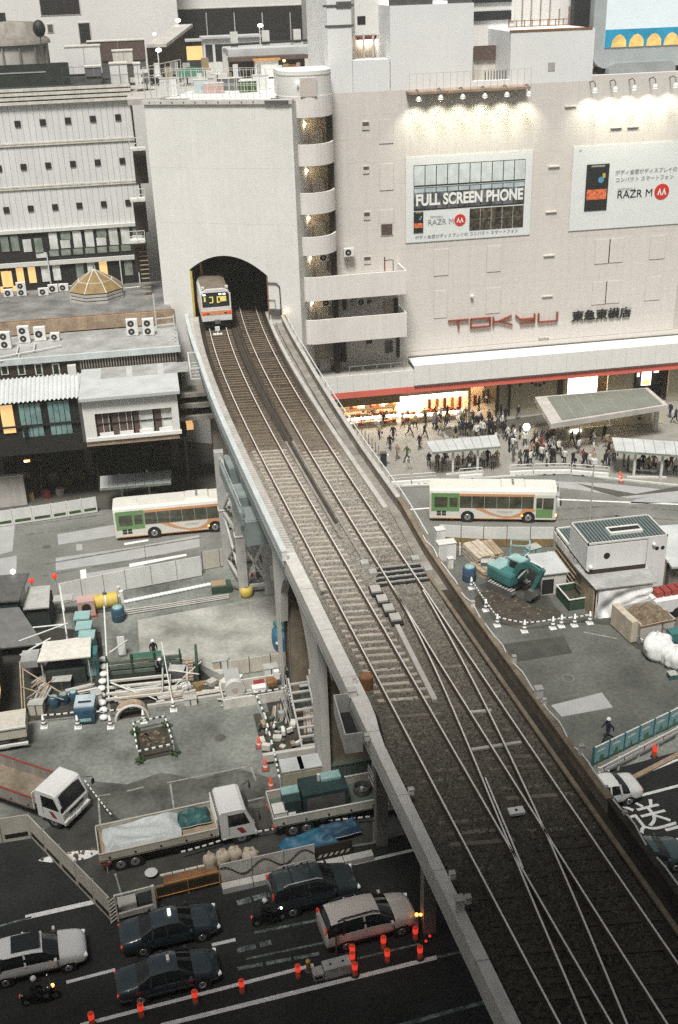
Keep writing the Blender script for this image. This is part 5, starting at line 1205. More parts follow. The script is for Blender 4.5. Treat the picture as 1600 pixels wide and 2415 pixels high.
for s in (-1,1): MB('lamp_red').box(s*1.05-.13,s*1.05+.13,-.05,0,1.36,1.52).obj('tail_light',tn); MB('black_steel').box(s*.75-.12,s*.75+.12,-.04,0,1.36,1.46).obj('head_light',tn)
MB('steel_dark').box(-.25,.25,-.3,.2,.55,.85).obj('coupler',tn); MB('black_steel').box(-1.1,1.1,.3,14,.15,.75).obj('underframe',tn)
for y in (2.5,12):
    for s in (-1,1): MB('steel_dark').cyl((s*.65,y,.43),(s*.8,y,.43),.43,n=14).obj('wheel',tn)

# ---------------------------------------------------------------- vehicles
ROADA = RAD(6.3)
def wheel(parent, x, y, r, w=.2, rim='rim'):
    s = 1 if y > 0 else -1
    t = MB('tyre').cyl((x,y-s*w,r),(x,y,r),r,n=18).obj('wheel', parent)
    MB(rim).cyl((x,y-s*.02,r),(x,y+s*.015,r),r*.62,r*.55,n=14).obj('rim', t)
    MB('tyre').cyl((x,y+s*.012,r),(x,y+s*.022,r),r*.16,n=8).obj('hub', t)
SEDAN = [(-.5,.8,.42,.72,.8,.72),(-.475,.95,.24,.8,.95,.82),(-.39,1,.2,.84,1.03,.85),(-.29,1,.2,.88,1.06,.86),(-.175,1,.2,.92,1.45,.76),(-.03,1,.2,.92,1.52,.78),(.1,1,.2,.92,1.47,.76),(.235,1,.2,.88,1.05,.87),(.37,1,.2,.82,.97,.87),(.465,.94,.24,.7,.84,.82),(.5,.78,.4,.55,.66,.7)]
SUV = [(-.5,.84,.5,.95,1.05,.8),(-.49,.97,.32,1.02,1.2,.86),(-.475,1,.28,1.04,1.42,.86),(-.44,1,.28,1.05,1.68,.83),(-.3,1,.28,1.06,1.72,.84),(-.08,1,.28,1.06,1.74,.84),(.1,1,.28,1.05,1.66,.82),(.24,1,.28,1.02,1.18,.88),(.37,1,.28,.96,1.1,.88),(.465,.95,.32,.84,.98,.84),(.5,.82,.45,.62,.76,.74)]
def car(name, label, loc, rz, L, W_, sc, st, body, cat='car', rear=3, extras=None, group=None, light='headlamp', tail='lamp_red_off', suv=False):
    t = thing(name, label, cat, loc, rz, group); mb = MB(body); mb.mat('car_glass'); mb.mat('black_steel'); hw = W_/2*1.03
    rg = []
    for f, w, zl_, zb_, zt_, tw_ in st:
        x = f*L*1.02; w *= hw; tw_ *= hw
        zm = (zl_+zb_)/2
        rg.append([(x,-w*.96,zl_*sc),(x,-w,zm*sc),(x,-w*.975,zb_*sc),(x,-tw_,zt_*sc),(x,0,zt_*sc+.03),(x,tw_,zt_*sc),(x,w*.975,zb_*sc),(x,w,zm*sc),(x,w*.96,zl_*sc),(x,0,zl_*sc)])
    a = rear; wnd = len(st)-5          # windscreen section start
    for k in range(len(rg)-1):
        for i in range(10):
            j = (i+1)%10
            m = body
            if i in (8,9): m = 'black_steel'
            if i in (3,4) and (k == wnd or k == a): m = 'car_glass'
            if i in (2,5) and a <= k <= wnd: m = 'car_glass'
            mb.mat(m); mb.add([rg[k][i],rg[k][j],rg[k+1][j],rg[k+1][i]],[(0,1,2,3)])
    mb.mat(body); n = 10
    mb.add(rg[0],[tuple(range(9,-1,-1))]); mb.add(rg[-1],[tuple(range(10))])
    split(mb,{body:'body','car_glass':'window','black_steel':'underbody'},t,1)
    zb_ = st[5][3]*sc; zt_ = st[5][4]*sc
    for s in (-1,1):
        xx = st[5][0]*L
        MB(body).bar((xx,s*hw*.985,zb_-.02),(xx-.02,s*hw*.72,zt_-.05),.09,.05).obj('pillar',t)
        MB(body if not suv else 'black_steel').bar((st[4][0]*L-.1 if suv else st[4][0]*L-.02,s*hw*.97,zb_),(st[4][0]*L+.05,s*hw*.72,zt_-.08),.11,.05).obj('pillar',t)
        wheel(t,-.29*L,s*hw*.99,.32*sc+.01); wheel(t,.31*L,s*hw*.99,.32*sc+.01)
        for fx in (-.29,.31): MB('black_steel').cyl((fx*L,s*hw*.9,.36*sc),(fx*L,s*hw*.982,.36*sc),.40*sc,n=16).obj('wheel_arch',t)
        zf = st[-2][3]*sc; zr_ = st[1][3]*sc
        MB(light).cb((.478*L,s*hw*.68,zf-.06),.16,.34,.13,-s*.35).obj('headlight',t)
        MB(tail).cb((-.488*L,s*hw*.72,zr_+(.2 if suv else -.04)),.08,.2,.42 if suv else .14,s*.2).obj('tail_light',t)
        MB(body).cb((.205*L,s*hw*1.08,zb_+.06),.12,.2,.14).obj('mirror',t)
        MB('black_steel').box(-.2*L,.2*L,s*hw*1.0-.006,s*hw*1.0+.004,.42*sc,.45*sc).obj('door_trim',t)
    MB('print_white').cb((.502*L,0,.42*sc),.03,.34,.16).obj('number_plate',t); MB('print_white').cb((-.503*L,0,.62*sc),.03,.34,.16).obj('number_plate',t)
    MB('black_steel').cb((.497*L,0,.56*sc),.04,.8,.14).obj('grille',t)
    if extras: extras(t,hw,sc,L)
    return t
def ex_taxi(lit):
    def f(t,hw,sc,L):
        MB('lamp_soft' if lit else 'plastic_white').cb((.02*L,0,1.58*sc),.14,.34,.12).obj('roof_lamp',t)
    return f
def ex_rails(dark=False):
    def f(t,hw,sc,L):
        for s in (-1,1): MB('black_steel' if dark else 'steel_grey').tube([(-.36*L,s*hw*.68,1.66*sc),(-.3*L,s*hw*.68,1.76*sc),(.02*L,s*hw*.68,1.77*sc),(.08*L,s*hw*.68,1.66*sc)],.035).obj('roof_rail',t)
        if not dark:
            for x in (-.25,-.02): MB('black_steel').cb((x*L,0,1.74*sc),.06,hw*1.4,.05).obj('roof_bar',t)
    return f
def ex_sun(t,hw,sc,L):
    MB('car_glass').cb((-.06*L,0,1.735*sc),1.3,hw*1.1,.03,0,.0).obj('sunroof',t)
def cpos(x,y,z=.8): p = P(x,y,z); return (p.x,p.y,.004)
car('taxi','dark blue taxi with lit roof lamp, behind the fence corner',cpos(398,2180),ROADA,4.7,1.7,1,SEDAN,'car_blue','taxi',3,ex_taxi(True),'dark blue taxis',tail='lamp_red',light='headlamp')
car('taxi','dark blue taxi in the nearer lane, half in shadow',cpos(395,2290),ROADA,4.7,1.7,1,SEDAN,'car_blue','taxi',3,ex_taxi(False),'dark blue taxis',tail='lamp_red')
car('parked_car','white estate car with dark sunroof, at the left edge of the street',cpos(80,2245,.9),ROADA,4.75,1.8,.95,SUV,'car_white','car',2,ex_sun,None,suv=True)
car('suv','pale champagne SUV with red tail lamps in the middle of the street',cpos(866,2160,.95),ROADA+RAD(1.5),4.6,1.84,1.07,SUV,'car_tan','suv',2,ex_rails(True),None,tail='lamp_red_off',suv=True)
car('suv','black SUV with silver roof rails beside the pale hoarding',cpos(738,2084,1.0),ROADA,4.4,1.85,1.1,SUV,'car_dark','suv',2,ex_rails(False),None,tail='lamp_red_off',suv=True)
car('parked_car','white car half hidden behind the viaduct at the right',cpos(1420,1862,.8),ROADA+math.pi,4.3,1.72,1.0,SEDAN,'car_white','car')
car('parked_car','dark teal car beside painted lettering at the right edge',cpos(1522,2012,.8),ROADA+RAD(-6),4.3,1.7,1,SEDAN,'car_teal','car',tail='lamp_red')

def bus(label, rear_w, front_w, group):
    """rear_w, front_w: ground points under the near-side wheels"""
    d = (front_w-rear_w); rz = math.atan2(d.y,d.x); u = d.normalized(); nrm = Vector((-u.y,u.x,0))
    XRW, XFW, W2, L = -2.05, 2.95, 1.245, 10.43
    mid = (rear_w+front_w)/2; c = mid - u*((XRW+XFW)/2) + nrm*(W2-.05)
    t = thing('city_bus',label,'bus',(c.x,c.y,.01),rz,group)
    sec = [(-W2,.32),(-W2-.0,1.0),(-W2,2.55),(-W2+.08,2.82),(-W2+.3,2.98),(W2-.3,2.98),(W2-.08,2.82),(W2,2.55),(W2,1.0),(W2,.32)]
    def ring(x,k): return [(x,y*k,.32+(z-.32)*(1 if k == 1 else .985)) for y,z in sec]
    MB('white_bus').loft([ring(-L/2,.93),ring(-L/2+.1,.985),ring(-L/2+.3,1),ring(L/2-.35,1),ring(L/2-.1,.985),ring(L/2,.92)],True,False).obj('body',t)
    for s in (-1,1):
        def sb(mat,nm,x0,x1,z0,z1,th=.012): return MB(mat).box(x0,x1,min(s*W2,s*(W2+th)),max(s*W2,s*(W2+th)),z0,z1).obj(nm,t)
        sb('green_bus','rear_panel',-L/2+.16,-2.75,1.0,2.66); sb('green_bus','cab_panel',3.55,L/2-.3,.5,1.3)
        sb('orange_bus','roof_stripe',-2.75,3.4,2.4,2.62,.014)
        MB('orange_bus').add([(-1.5,s*(W2+.012),1.3),(3.5,s*(W2+.012),1.3),(3.5,s*(W2+.012),1.14),(2.6,s*(W2+.012),.56),(1.0,s*(W2+.012),.42),(-.3,s*(W2+.012),.75)],[(0,1,2,3,4,5) if s > 0 else (5,4,3,2,1,0)]).obj('swoosh',t)
        MB('white_bus').add([(-.75,s*(W2+.016),1.27),(2.4,s*(W2+.016),1.27),(2.3,s*(W2+.016),.95),(1.6,s*(W2+.016),.62),(.8,s*(W2+.016),.6),(-.1,s*(W2+.016),.9)],[(0,1,2,3,4,5) if s > 0 else (5,4,3,2,1,0)]).obj('swoosh_inset',t)
        sb('orange_bus','skirt_stripe',-4.9,3.4,.32,.4)
        x = -2.72
        for w in (1.02,1.02,1.02,1.02,1.02,.98): sb('bus_glass','window',x,x+w-.025,1.34,2.38,.02); x += w
        sb('bus_glass','window',3.55,4.05,1.36,2.3,.02); sb('bus_glass','cab_window',4.1,L/2-.25,1.3,2.3,.02); sb('bus_glass','rear_window',-4.8,-3.72,1.36,2.3,.02); sb('bus_glass','rear_window',-3.55,-2.9,1.42,2.25,.02)
        for i in range(2):
            for k in range(2): sb('black_steel','vent',-4.6+.42*i,-4.25+.42*i,.62+.24*k,.8+.24*k,.02)
        for xw in (XRW,XFW):
            MB('dark').cyl((xw,s*(W2-.3),.5),(xw,s*(W2+.018),.5),.56,n=20).obj('wheel_arch',t); wheel(t,xw,s*(W2+.025),.48,.28)
        sb('print_grey','lettering',.4,1.7,1.0,1.04,.02); sb('print_grey','lettering',.5,1.6,.9,.93,.02)
        sb('lamp_orange','side_marker',2.35,2.5,.62,.74,.03)
        MB('headlamp').cb((L/2-.03,s*.92,.72),.08,.36,.2).obj('headlight',t); MB('lamp_red').cb((-L/2-.0,s*1.0,.95),.08,.2,.3).obj('tail_light',t)
        MB('lamp_orange').cb((L/2-.02,s*1.15,.72),.12,.14,.18).obj('indicator',t)
        MB('black_steel').tube([(L/2-.1,s*1.2,2.5),(L/2+.3,s*1.35,2.4),(L/2+.3,s*1.35,2.0)],.03).obj('mirror_arm',t); MB('black_steel').cb((L/2+.3,s*1.36,1.9),.1,.22,.36).obj('mirror',t)
    MB('bus_glass').box(L/2-.06,L/2+.02,-1.1,1.1,1.3,2.5).obj('windscreen',t); MB('bus_glass').box(-L/2-.02,-L/2+.04,-.95,.95,1.5,2.4).obj('rear_window',t)
    MB('black_steel').box(L/2-.03,L/2+.01,-.85,.85,2.56,2.82).obj('destination_blind',t)
    ac = MB('white_bus').loft([[(x,y,2.97) for x,y in ((.6,-.75),(2.7,-.75),(2.7,.75),(.6,.75))],[(x,y,3.16) for x,y in ((.75,-.65),(2.55,-.65),(2.55,.65),(.75,.65))]],True,False).obj('roof_unit',t)
    for i in range(4): MB('steel_dark').box(1.55,1.75,-.5+.28*i,-.32+.28*i,3.16,3.18).obj('vent_slot',ac)
    for x in (-3.6,-1.2,3.6): MB('white_bus').box(x-.35,x+.35,-.4,.4,2.97,3.03).obj('roof_hatch',t)
    return t
bus('green and orange city bus at the right beside the crowded stop',P(1103,1231),P(1245,1233),'city buses')
bus('green and orange city bus passing behind the steel trestle at the left',P(371,1268),P(505,1255),'city buses')

def truck(label, loc, rz, bedL=5.6, cabL=1.95, W_=2.2, side='hoarding_tan', inner='wood', cabin='car_white', top='hoarding_tan', bedh=1.0, sideh=.42, stripe=None):
    t = thing('flatbed_truck',label,'truck',loc,rz); L = bedL+cabL; x0 = -L/2; xc = x0+bedL+.12; hw = W_/2
    MB('steel_dark').box(x0+.2,L/2-.3,-.45,.45,.45,.75).obj('chassis',t)
    MB(inner).box(x0,x0+bedL,-hw,hw,bedh-.12,bedh).obj('bed_floor',t)
    for s in (-1,1):
        MB(side).box(x0,x0+bedL,s*hw-.03,s*hw+.03,bedh,bedh+sideh).obj('side_board',t); MB(top).box(x0,x0+bedL,s*hw-.045,s*hw+.045,bedh+sideh,bedh+sideh+.05).obj('side_rail',t)
        for i in range(5): MB('dark').cyl((x0+.5+i*(bedL-.9)/4,s*(hw+.03),bedh+.15),(x0+.5+i*(bedL-.9)/4,s*(hw+.06),bedh+.15),.06,n=8).obj('latch',t)
        for x in (x0+1.0,x0+1.75) if bedL > 5 else (x0+1.2,): wheel(t,x,s*(hw-.05),.42,.3)
        wheel(t,L/2-.75,s*(hw-.05),.42,.26); MB('black_steel').cyl((L/2-.75,s*(hw-.3),.5),(L/2-.75,s*(hw-.045),.5),.52,n=16).obj('wheel_arch',t)
        MB('headlamp').cb((L/2-.0,s*hw*.72,.62),.06,.36,.2).obj('headlight',t); MB('lamp_red_off').cb((x0-.02,s*hw*.75,.75),.05,.3,.14).obj('tail_light',t)
        MB('black_steel').tube([(L/2-.15,s*hw,2.1),(L/2+.25,s*(hw+.22),2.15),(L/2+.25,s*(hw+.22),1.95)],.02).obj('mirror_arm',t); MB('black_steel').cb((L/2+.25,s*(hw+.22),1.8),.08,.18,.3).obj('mirror',t)
    MB(side).box(x0-.03,x0+.03,-hw,hw,bedh,bedh+sideh).obj('tail_board',t)
    fr = MB('steel_white'); fr.bar((xc-.15,-hw,bedh),(xc-.15,-hw,bedh+1.05),.07); fr.bar((xc-.15,hw,bedh),(xc-.15,hw,bedh+1.05),.07)
    for z in (.3,.7,1.05): fr.bar((xc-.15,-hw,bedh+z),(xc-.15,hw,bedh+z),.06)
    fr.obj('headboard',t)
    # cab
    ch = 2.35; pr_ = [(xc,.55),(L/2-.02,.5),(L/2+.02,1.2),(L/2-.05,1.35),(L/2-.42,ch-.1),(L/2-.6,ch),(xc+.1,ch+.02),(xc,ch-.08)]
    mb = MB(cabin); mb.mat('car_glass'); n = len(pr_); hw2 = hw*.97
    def rg(y,k): return [((xc+L/2)/2+(x-(xc+L/2)/2)*k,y,.5+(z-.5)*(1 if k == 1 else .985)) for x,z in pr_]
    rs_ = [rg(-hw2,.97),rg(-hw2*.93,1),rg(0,1.01),rg(hw2*.93,1),rg(hw2,.97)]
    for k in range(4):
        for i in range(n):
            j = (i+1)%n; mb.mat(cabin); mb.add([rs_[k][i],rs_[k][j],rs_[k+1][j],rs_[k+1][i]],[(0,1,2,3)])
    mb.mat(cabin); mb.add(rs_[0],[tuple(range(n-1,-1,-1))]); mb.add(rs_[-1],[tuple(range(n))])
    me = mb.obj('cab',t)
    a, c = pr_[3], pr_[4]; fx = .03
    MB('car_glass').add([(a[0]+fx,-hw2*.86,a[1]+.03),(a[0]+fx,hw2*.86,a[1]+.03),(c[0]+fx,hw2*.82,c[1]-.08),(c[0]+fx,-hw2*.82,c[1]-.08)],[(0,1,2,3)]).obj('windscreen',t)
    for s in (-1,1):
        y = s*(hw2+.012); q = [(L/2-.25,y,1.32),(L/2-.52,y,2.1),(xc+.45,y,2.1),(xc+.45,y,1.32)]
        MB('car_glass').add(q,[(0,1,2,3) if s > 0 else (3,2,1,0)]).obj('side_window',t)
        if stripe: MB(stripe).add([(L/2-.75,y,.75),(L/2-.45,y,.75),(L/2-.7,y,1.15),(L/2-1.0,y,1.15)],[(0,1,2,3) if s > 0 else (3,2,1,0)]).obj('door_stripe',t)
        MB('black_steel').box(xc+.42,xc+.44,min(y,y+s*.004),max(y,y+s*.004),.8,2.15).obj('door_seam',t)
    MB('black_steel').cb((L/2+.03,0,1.05),.03,hw*1.1,.16).obj('grille',t); MB('steel_white').cb((L/2+.03,0,.55),.12,hw*1.95,.2).obj('bumper',t); MB('print_white').cb((L/2+.1,0,.55),.03,.4,.18).obj('number_plate',t)
    return t, x0, hw, bedh, L
def cloth(parent_t, name, label, cat, mat, x0, x1, y0, y1, z, amp, seed, loc, rz, edge=.25):
    r = random.Random(seed); ph = [(r.uniform(1,7),r.uniform(1,7),r.uniform(0,6),r.uniform(.3,1)) for _ in range(9)]
    def f(u,v):
        s = sum(a*math.sin(p*u*2.2+q*v*2+o) for p,q,o,a in ph)/3.2; s += .45*abs(math.sin(5*u+7*v+2*math.sin(4*u)))+.35*abs(math.sin(9*u-6*v+seed))-.4
        e = min(u,1-u,v,1-v); return (x0+(x1-x0)*(u+.012*math.sin(9*v+seed)),y0+(y1-y0)*(v+.015*math.sin(11*u+seed)),z+amp*s*min(1,e*8)+(-edge*max(0,1-e*9)))
    t = thing(name,label,cat,loc,rz); MB(mat).grid(f,60,34).obj('sheet',t)
    # hem rope round the sheet
    mb = MB('steel_white'); pts = [f(u,0) for u in np.linspace(0,1,24)]; mb.tube(pts,.018,5); mb.obj('hem_rope',t); return t
# white truck with sheeted load
pa, pb = P(240,2052,.4), P(604,1970,.4); dv = (pb-pa); dv.z = 0; rz2 = math.atan2(dv.y,dv.x); un = dv.normalized(); nn = Vector((-un.y,un.x,0)); Lt = dv.length
c2 = (pa+pb)/2+nn*1.1; c2.z = 0
_,x0,hw,bh,L = truck('white flatbed truck with pale sheet over its load, beside the white bags',c2,rz2,Lt-1.95,1.95,2.2,stripe='red')
cloth(None,'load_sheet','pale wrinkled sheet over load of the white flatbed truck','tarpaulin','tarp_grey',x0+.3,x0+4.3,-hw+.1,hw-.1,bh+.5,.17,5,c2,rz2)
cloth(None,'load_sheet','crumpled dark teal sheet behind cab of the white flatbed truck','tarpaulin','teal_tarp',x0+4.3,x0+6.0,-.2,hw-.1,bh+.42,.12,8,c2,rz2)
# red-sided truck
pc = P(150,1890,1.0); pd = P(0,1838,1.0); dv = pc-pd; rz1 = math.atan2(dv.y,dv.x); un1 = Vector((math.cos(rz1),math.sin(rz1),0)); c1 = pc-un1*3.0; c1.z = 0
truck('white-cab tipper truck with red-edged wooden bed, at the left edge',c1,rz1,5.8,1.95,2.2,side='concrete_dirty',inner='concrete_brown',top='red',stripe='red',sideh=.7)
# flatbed with generator, cab under the viaduct
pe, pf = P(648,1955,.85), P(888,1908,.85); dv = pf-pe; dv.z = 0; rz3 = math.atan2(dv.y,dv.x); un3 = dv.normalized(); nn3 = Vector((-un3.y,un3.x,0)); L3 = 7.8
c3 = pe+un3*(L3/2)+nn3*1.12; c3.z = 0
_,x3,hw3,bh3,_ = truck('flatbed truck with dark generator, cab under the viaduct',c3,rz3,L3-1.95,1.95,2.25,side='hoarding_tan',inner='green_metal',top='steel_white',sideh=.5)
M3 = Matrix.Translation(c3) @ Matrix.Rotation(rz3,4,'Z')
def on3(x,y,z): return M3 @ Vector((x,y,z))
simple('generator','dark teal generator set on the flatbed truck','generator',on3(x3+2.6,0,bh3),rz3,[('casing','gen_teal',lambda m: m.box(-.9,1.6,-.75,.75,.05,1.35)),('control_cabinet','gen_teal',lambda m: m.box(-1.9,-1.0,-.7,.5,.05,1.1)),('lid','teal_light',lambda m: m.box(-1.92,-.98,-.1,.52,1.1,1.16)),('vent_panel','steel_dark',lambda m: m.box(-.7,1.4,-.77,-.75,.3,1.1)),('exhaust','steel_white',lambda m: m.cyl((.2,.3,1.35),(.2,.3,1.75),.09)),('skid','steel_grey',lambda m: m.box(-1.9,1.6,-.8,-.7,0,.08)),('top_box','teal_light',lambda m: m.box(.3,1.4,.1,.7,1.35,1.5))])
simple('cable_drum','coil of hose on the flatbed truck near the viaduct column','hose coil',on3(x3+5.2,.3,bh3),rz3,[('coil','steel_dark',lambda m: [m.tube([(.45*math.cos(a_/8*math.pi),.45*math.sin(a_/8*math.pi),.1+.09*k) for a_ in range(17)],.05) for k in range(4)]),('hub','steel_white',lambda m: m.cyl((0,0,0),(0,0,.3),.1))])
for i,(x,y,w,d,h) in enumerate([(.45,-.35,.7,.8,.5),(.95,.35,.4,.6,.55),(1.05,-.55,.35,.6,.35)]): simple('tool_box',['white tool box at rear corner of the generator truck','grey locker behind the white tool box on the generator truck','narrow grey case beside the white tool box on the generator truck'][i],'box',on3(x3+x,y,bh3),rz3,[('body',['plastic_white','steel_grey','steel_grey'][i],lambda m: m.box(-w/2,w/2,-d/2,d/2,0,h)),('lid','steel_white',lambda m: m.box(-w/2-.02,w/2+.02,-d/2-.02,d/2+.02,h,h+.04)),('latch','black_steel',lambda m: m.box(-w*.3,w*.3,-d/2-.03,-d/2-.02,h*.4,h*.5))])

# ---------------------------------------------------------------- excavator
ex = thing('excavator','teal excavator with folded boom behind the striped chain','excavator',(P(1200,1388).x,P(1200,1388).y,0),RAD(-58)); ex.scale = (.92,.92,.92)
for s in (-1,1):
    pts = [(-1.35,.3),(-1.1,.08),(1.1,.08),(1.35,.3),(1.35,.45),(1.1,.66),(-1.1,.66),(-1.35,.45)]
    k = MB('steel_dark').profy(pts,s*.95-.25,s*.95+.25).obj('track',ex)
    for i in range(9): MB('steel_grey').box(-1.2+i*.29,-1.08+i*.29,s*.95-.27,s*.95+.27,.66,.7).obj('track_shoe',k)
MB('steel_dark').box(-.8,.8,-.75,.75,.3,.75).obj('undercarriage',ex); MB('steel_dark').cyl((0,0,.7),(0,0,.95),.7,n=16).obj('slew_ring',ex)
hp = [(-1.55,-.9),(-1.75,-.4),(-1.75,.4),(-1.55,.9),(.5,1.1),(1.0,1.0),(1.0,-1.0),(.5,-1.1)]
MB('teal').loft([[(x*.98,y*.98,.95) for x,y in hp],[(x,y,1.15) for x,y in hp],[(x,y,1.75) for x,y in hp],[(x*.93,y*.93,1.92) for x,y in hp]],True,False).obj('house',ex)
MB('teal_light').box(-1.6,-.3,-.85,.85,1.92,2.0).obj('engine_cover',ex)
cb_ = MB('teal_light')
for x,y in ((1.1,.1),(1.1,.95),(-.2,.1),(-.2,.95)): cb_.bar((x,y,1.5),(x-.05,y,2.7),.09)
cb_.box(-.3,1.1,.05,1.0,2.65,2.78); cb_.obj('cab_frame',ex)
MB('car_glass').box(-.15,1.05,.14,.91,1.6,2.64).obj('cab_window',ex)
def boom(pts,w,h,mat,nm):
    mb = MB(mat); rr = []
    for i,p in enumerate(pts):
        a_ = Vector(pts[max(i-1,0)]); c_ = Vector(pts[min(i+1,len(pts)-1)]); d_ = (c_-a_).normalized(); up_ = Vector((-d_.z,0,d_.x)); hh = h[i]/2; p = Vector(p)
        rr.append([tuple(p+up_*hh+Vector((0,w/2,0))),tuple(p+up_*hh-Vector((0,w/2,0))),tuple(p-up_*hh-Vector((0,w/2,0))),tuple(p-up_*hh+Vector((0,w/2,0)))])
    mb.loft(rr,True,False); return mb.obj(nm,ex)
boom([(.7,-.3,1.5),(1.3,-.3,2.7),(2.3,-.3,3.3),(3.4,-.3,3.0)],.35,[.4,.55,.5,.3],'teal','boom')
boom([(3.6,-.3,3.3),(3.2,-.3,2.4),(2.7,-.3,1.2)],.28,[.3,.4,.25],'teal','arm')
MB('steel_white').cyl((1.2,-.3,1.6),(2.2,-.3,2.95),.09).obj('boom_ram',ex); MB('steel_white').cyl((2.3,-.3,3.55),(3.6,-.3,3.45),.08).obj('arm_ram',ex)
bk_ = MB('steel_dark'); bk_.profy([(2.45,1.2),(2.95,1.2),(3.1,.7),(2.8,.25),(2.3,.3),(2.2,.75)],-.75,.15); bk_.obj('bucket',ex)
for i in range(4): MB('steel_white').cb((2.35,-.66+.24*i,.22),.16,.07,.12).obj('bucket_tooth',ex)

# ---------------------------------------------------------------- scooters (riders are built with the people)
def scooter(label, loc, rz, body='car_black', lamp='lamp_white'):
    t = thing('motor_scooter',label,'scooter',loc,rz)
    for x in (-.6,.62):
        w_ = MB('tyre').cyl((x,-.05,.27),(x,.05,.27),.27,n=16).obj('wheel',t); MB('rim').cyl((x,-.055,.27),(x,.055,.27),.14,n=10).obj('rim',w_)
    MB(body).loft([[(-.85,y*.6,z) for y,z in ((-.15,.55),(.15,.55),(.12,.75),(-.12,.75))],[(-.3,y,z) for y,z in ((-.2,.35),(.2,.35),(.18,.75),(-.18,.75))],[(.05,y,z) for y,z in ((-.2,.28),(.2,.28),(.2,.38),(-.2,.38))],[(.35,y,z) for y,z in ((-.2,.28),(.2,.28),(.2,.36),(-.2,.36))]],True,True).obj('body',t)
    MB(body).loft([[(.36,y,.3) for y in (-.2,.2)]+[(.48,y,.3) for y in (.2,-.2)],[(.45,y,.95) for y in (-.17,.17)]+[(.58,y,.9) for y in (.17,-.17)]],True,True).obj('leg_shield',t)
    MB('tyre').loft([[(-.75,y,.76) for y in (-.13,.13)]+[(-.05,y,.76) for y in (.12,-.12)],[(-.72,y,.84) for y in (-.11,.11)]+[(-.08,y,.82) for y in (.1,-.1)]],True,True).obj('seat',t)
    MB('steel_dark').tube([(.46,-.34,1.02),(.52,-.1,1.05),(.52,.1,1.05),(.46,.34,1.02)],.02).obj('handlebar',t); MB('steel_dark').bar((.62,0,.27),(.5,0,1.0),.06).obj('fork',t)
    MB(lamp).sphere((.6,0,.86),.09).obj('headlight',t); MB('lamp_red').cb((-.86,0,.68),.05,.14,.08).obj('tail_light',t)
    for s in (-1,1): MB('chrome').sphere((.42,s*.36,1.18),.06).obj('mirror',t)
    return t
S1 = P(95,2345,.5); S2 = P(635,2160,.5); S3 = P(808,2075,.5)
scooter('black scooter with bright orange-white headlamp at bottom left',(S1.x,S1.y,.01),ROADA,lamp='lamp_orange'); scooter('dark scooter under rider in white helmet between the SUVs',(S2.x,S2.y,.01),ROADA)

# ---------------------------------------------------------------- construction site and street furniture
def gp(x,y,z=0): p = P(x,y,z); return Vector((p.x,p.y,z))
def hoard(name, label, pts, h, mat='hoarding', post='steel_dark', step=1.6, cat='fence', base=None, win=None, th=.05, group=None, z0=0.):
    pts = [Vector((p[0],p[1],z0)) for p in pts]; t = thing(name,label,cat,pts[0],0,group)
    for a,b in zip(pts,pts[1:]):
        d = b-a; L = d.length; n = max(1,round(L/step)); rz = math.atan2(d.y,d.x); w = L/n
        for i in range(n):
            o = a-pts[0]+d*(i/n)
            k = inst(MB(mat).box(.03,w-.03,-th/2,th/2,.06,h).mesh('panel'),'panel',t,o,rz)
            if base: inst(MB(base).box(.03,w-.03,-th/2-.015,-th/2,.06,h*.4).mesh('lower_panel'),'lower_panel',t,o,rz)
            if win: inst(MB(win).box(.15,w-.15,-th/2-.02,-th/2-.004,h*.18,h*.34).mesh('opening'),'opening',t,o,rz)
            inst(MB(post).box(-.03,.03,.03,.09,0,h+.05).mesh('post'),'post',t,o,rz)
    return t
# --- right-hand works
hoard('site_hoarding','white hoarding with ochre lower boards beyond the excavator',[P(1035,1283),P(1140,1289),P(1305,1289)],1.75,'hoarding','steel_dark',1.7,base='ochre')
hoard('site_hoarding','pale hoarding at the bus lane behind the steel trestle',[P(480,1345),P(600,1322)],1.6,'hoarding_tan')
hoard('site_hoarding','long white hoarding between bus lane and left yard',[P(144,1425),P(300,1392),P(478,1358)],1.75,'hoarding','steel_grey',1.9)
# right-hand offices (white site huts)
ofz = 3.9
o0 = P(1385,1345,0); 
A1, A2 = P(1312,1262,ofz-.6), P(1485,1231,ofz-.6)
# low wide hut with teal ribbed roof
hx0, hy1 = P(1314,1246,3.1).x, P(1314,1246,3.1).y; hx1 = P(1500,1240,3.1).x; hy0 = P(1380,1342,3.1).y
hut = thing('site_hut','low site hut with dark teal ribbed roof and wooden side','hut',(hx0,hy0,0))
dx, dy = hx1-hx0, hy1-hy0
MB('concrete_brown').box(0,dx,0,dy,0,2.9).obj('wall',hut)
MB('roof_dark').box(-.05,dx+.05,-.05,dy+.05,2.9,3.0).obj('roof',hut)
for i in range(int(dx/.22)): MB('roof_teal').box(.05+i*.22,.17+i*.22,0,dy,3.0,3.06).obj('roof_rib',hut)
for a_ in ((-.1,.05,-.1,dy+.1),(dx-.05,dx+.1,-.1,dy+.1)): MB('steel_white').box(*a_,2.9,3.12).obj('roof_edge',hut)
MB('steel_white').box(-.1,dx+.1,dy-.02,dy+.1,2.9,3.12).obj('roof_edge',hut)
for i in range(9): MB('trim_cream').box(-.16,-.1,.3+i*dy/9,.3+i*dy/9+dy/11,2.1,2.75).obj('side_rail_panel',hut)
for i in range(5): MB('wood').box(-.12,-.02,.05,dy,.25+i*.42,.32+i*.42).obj('side_board',hut)
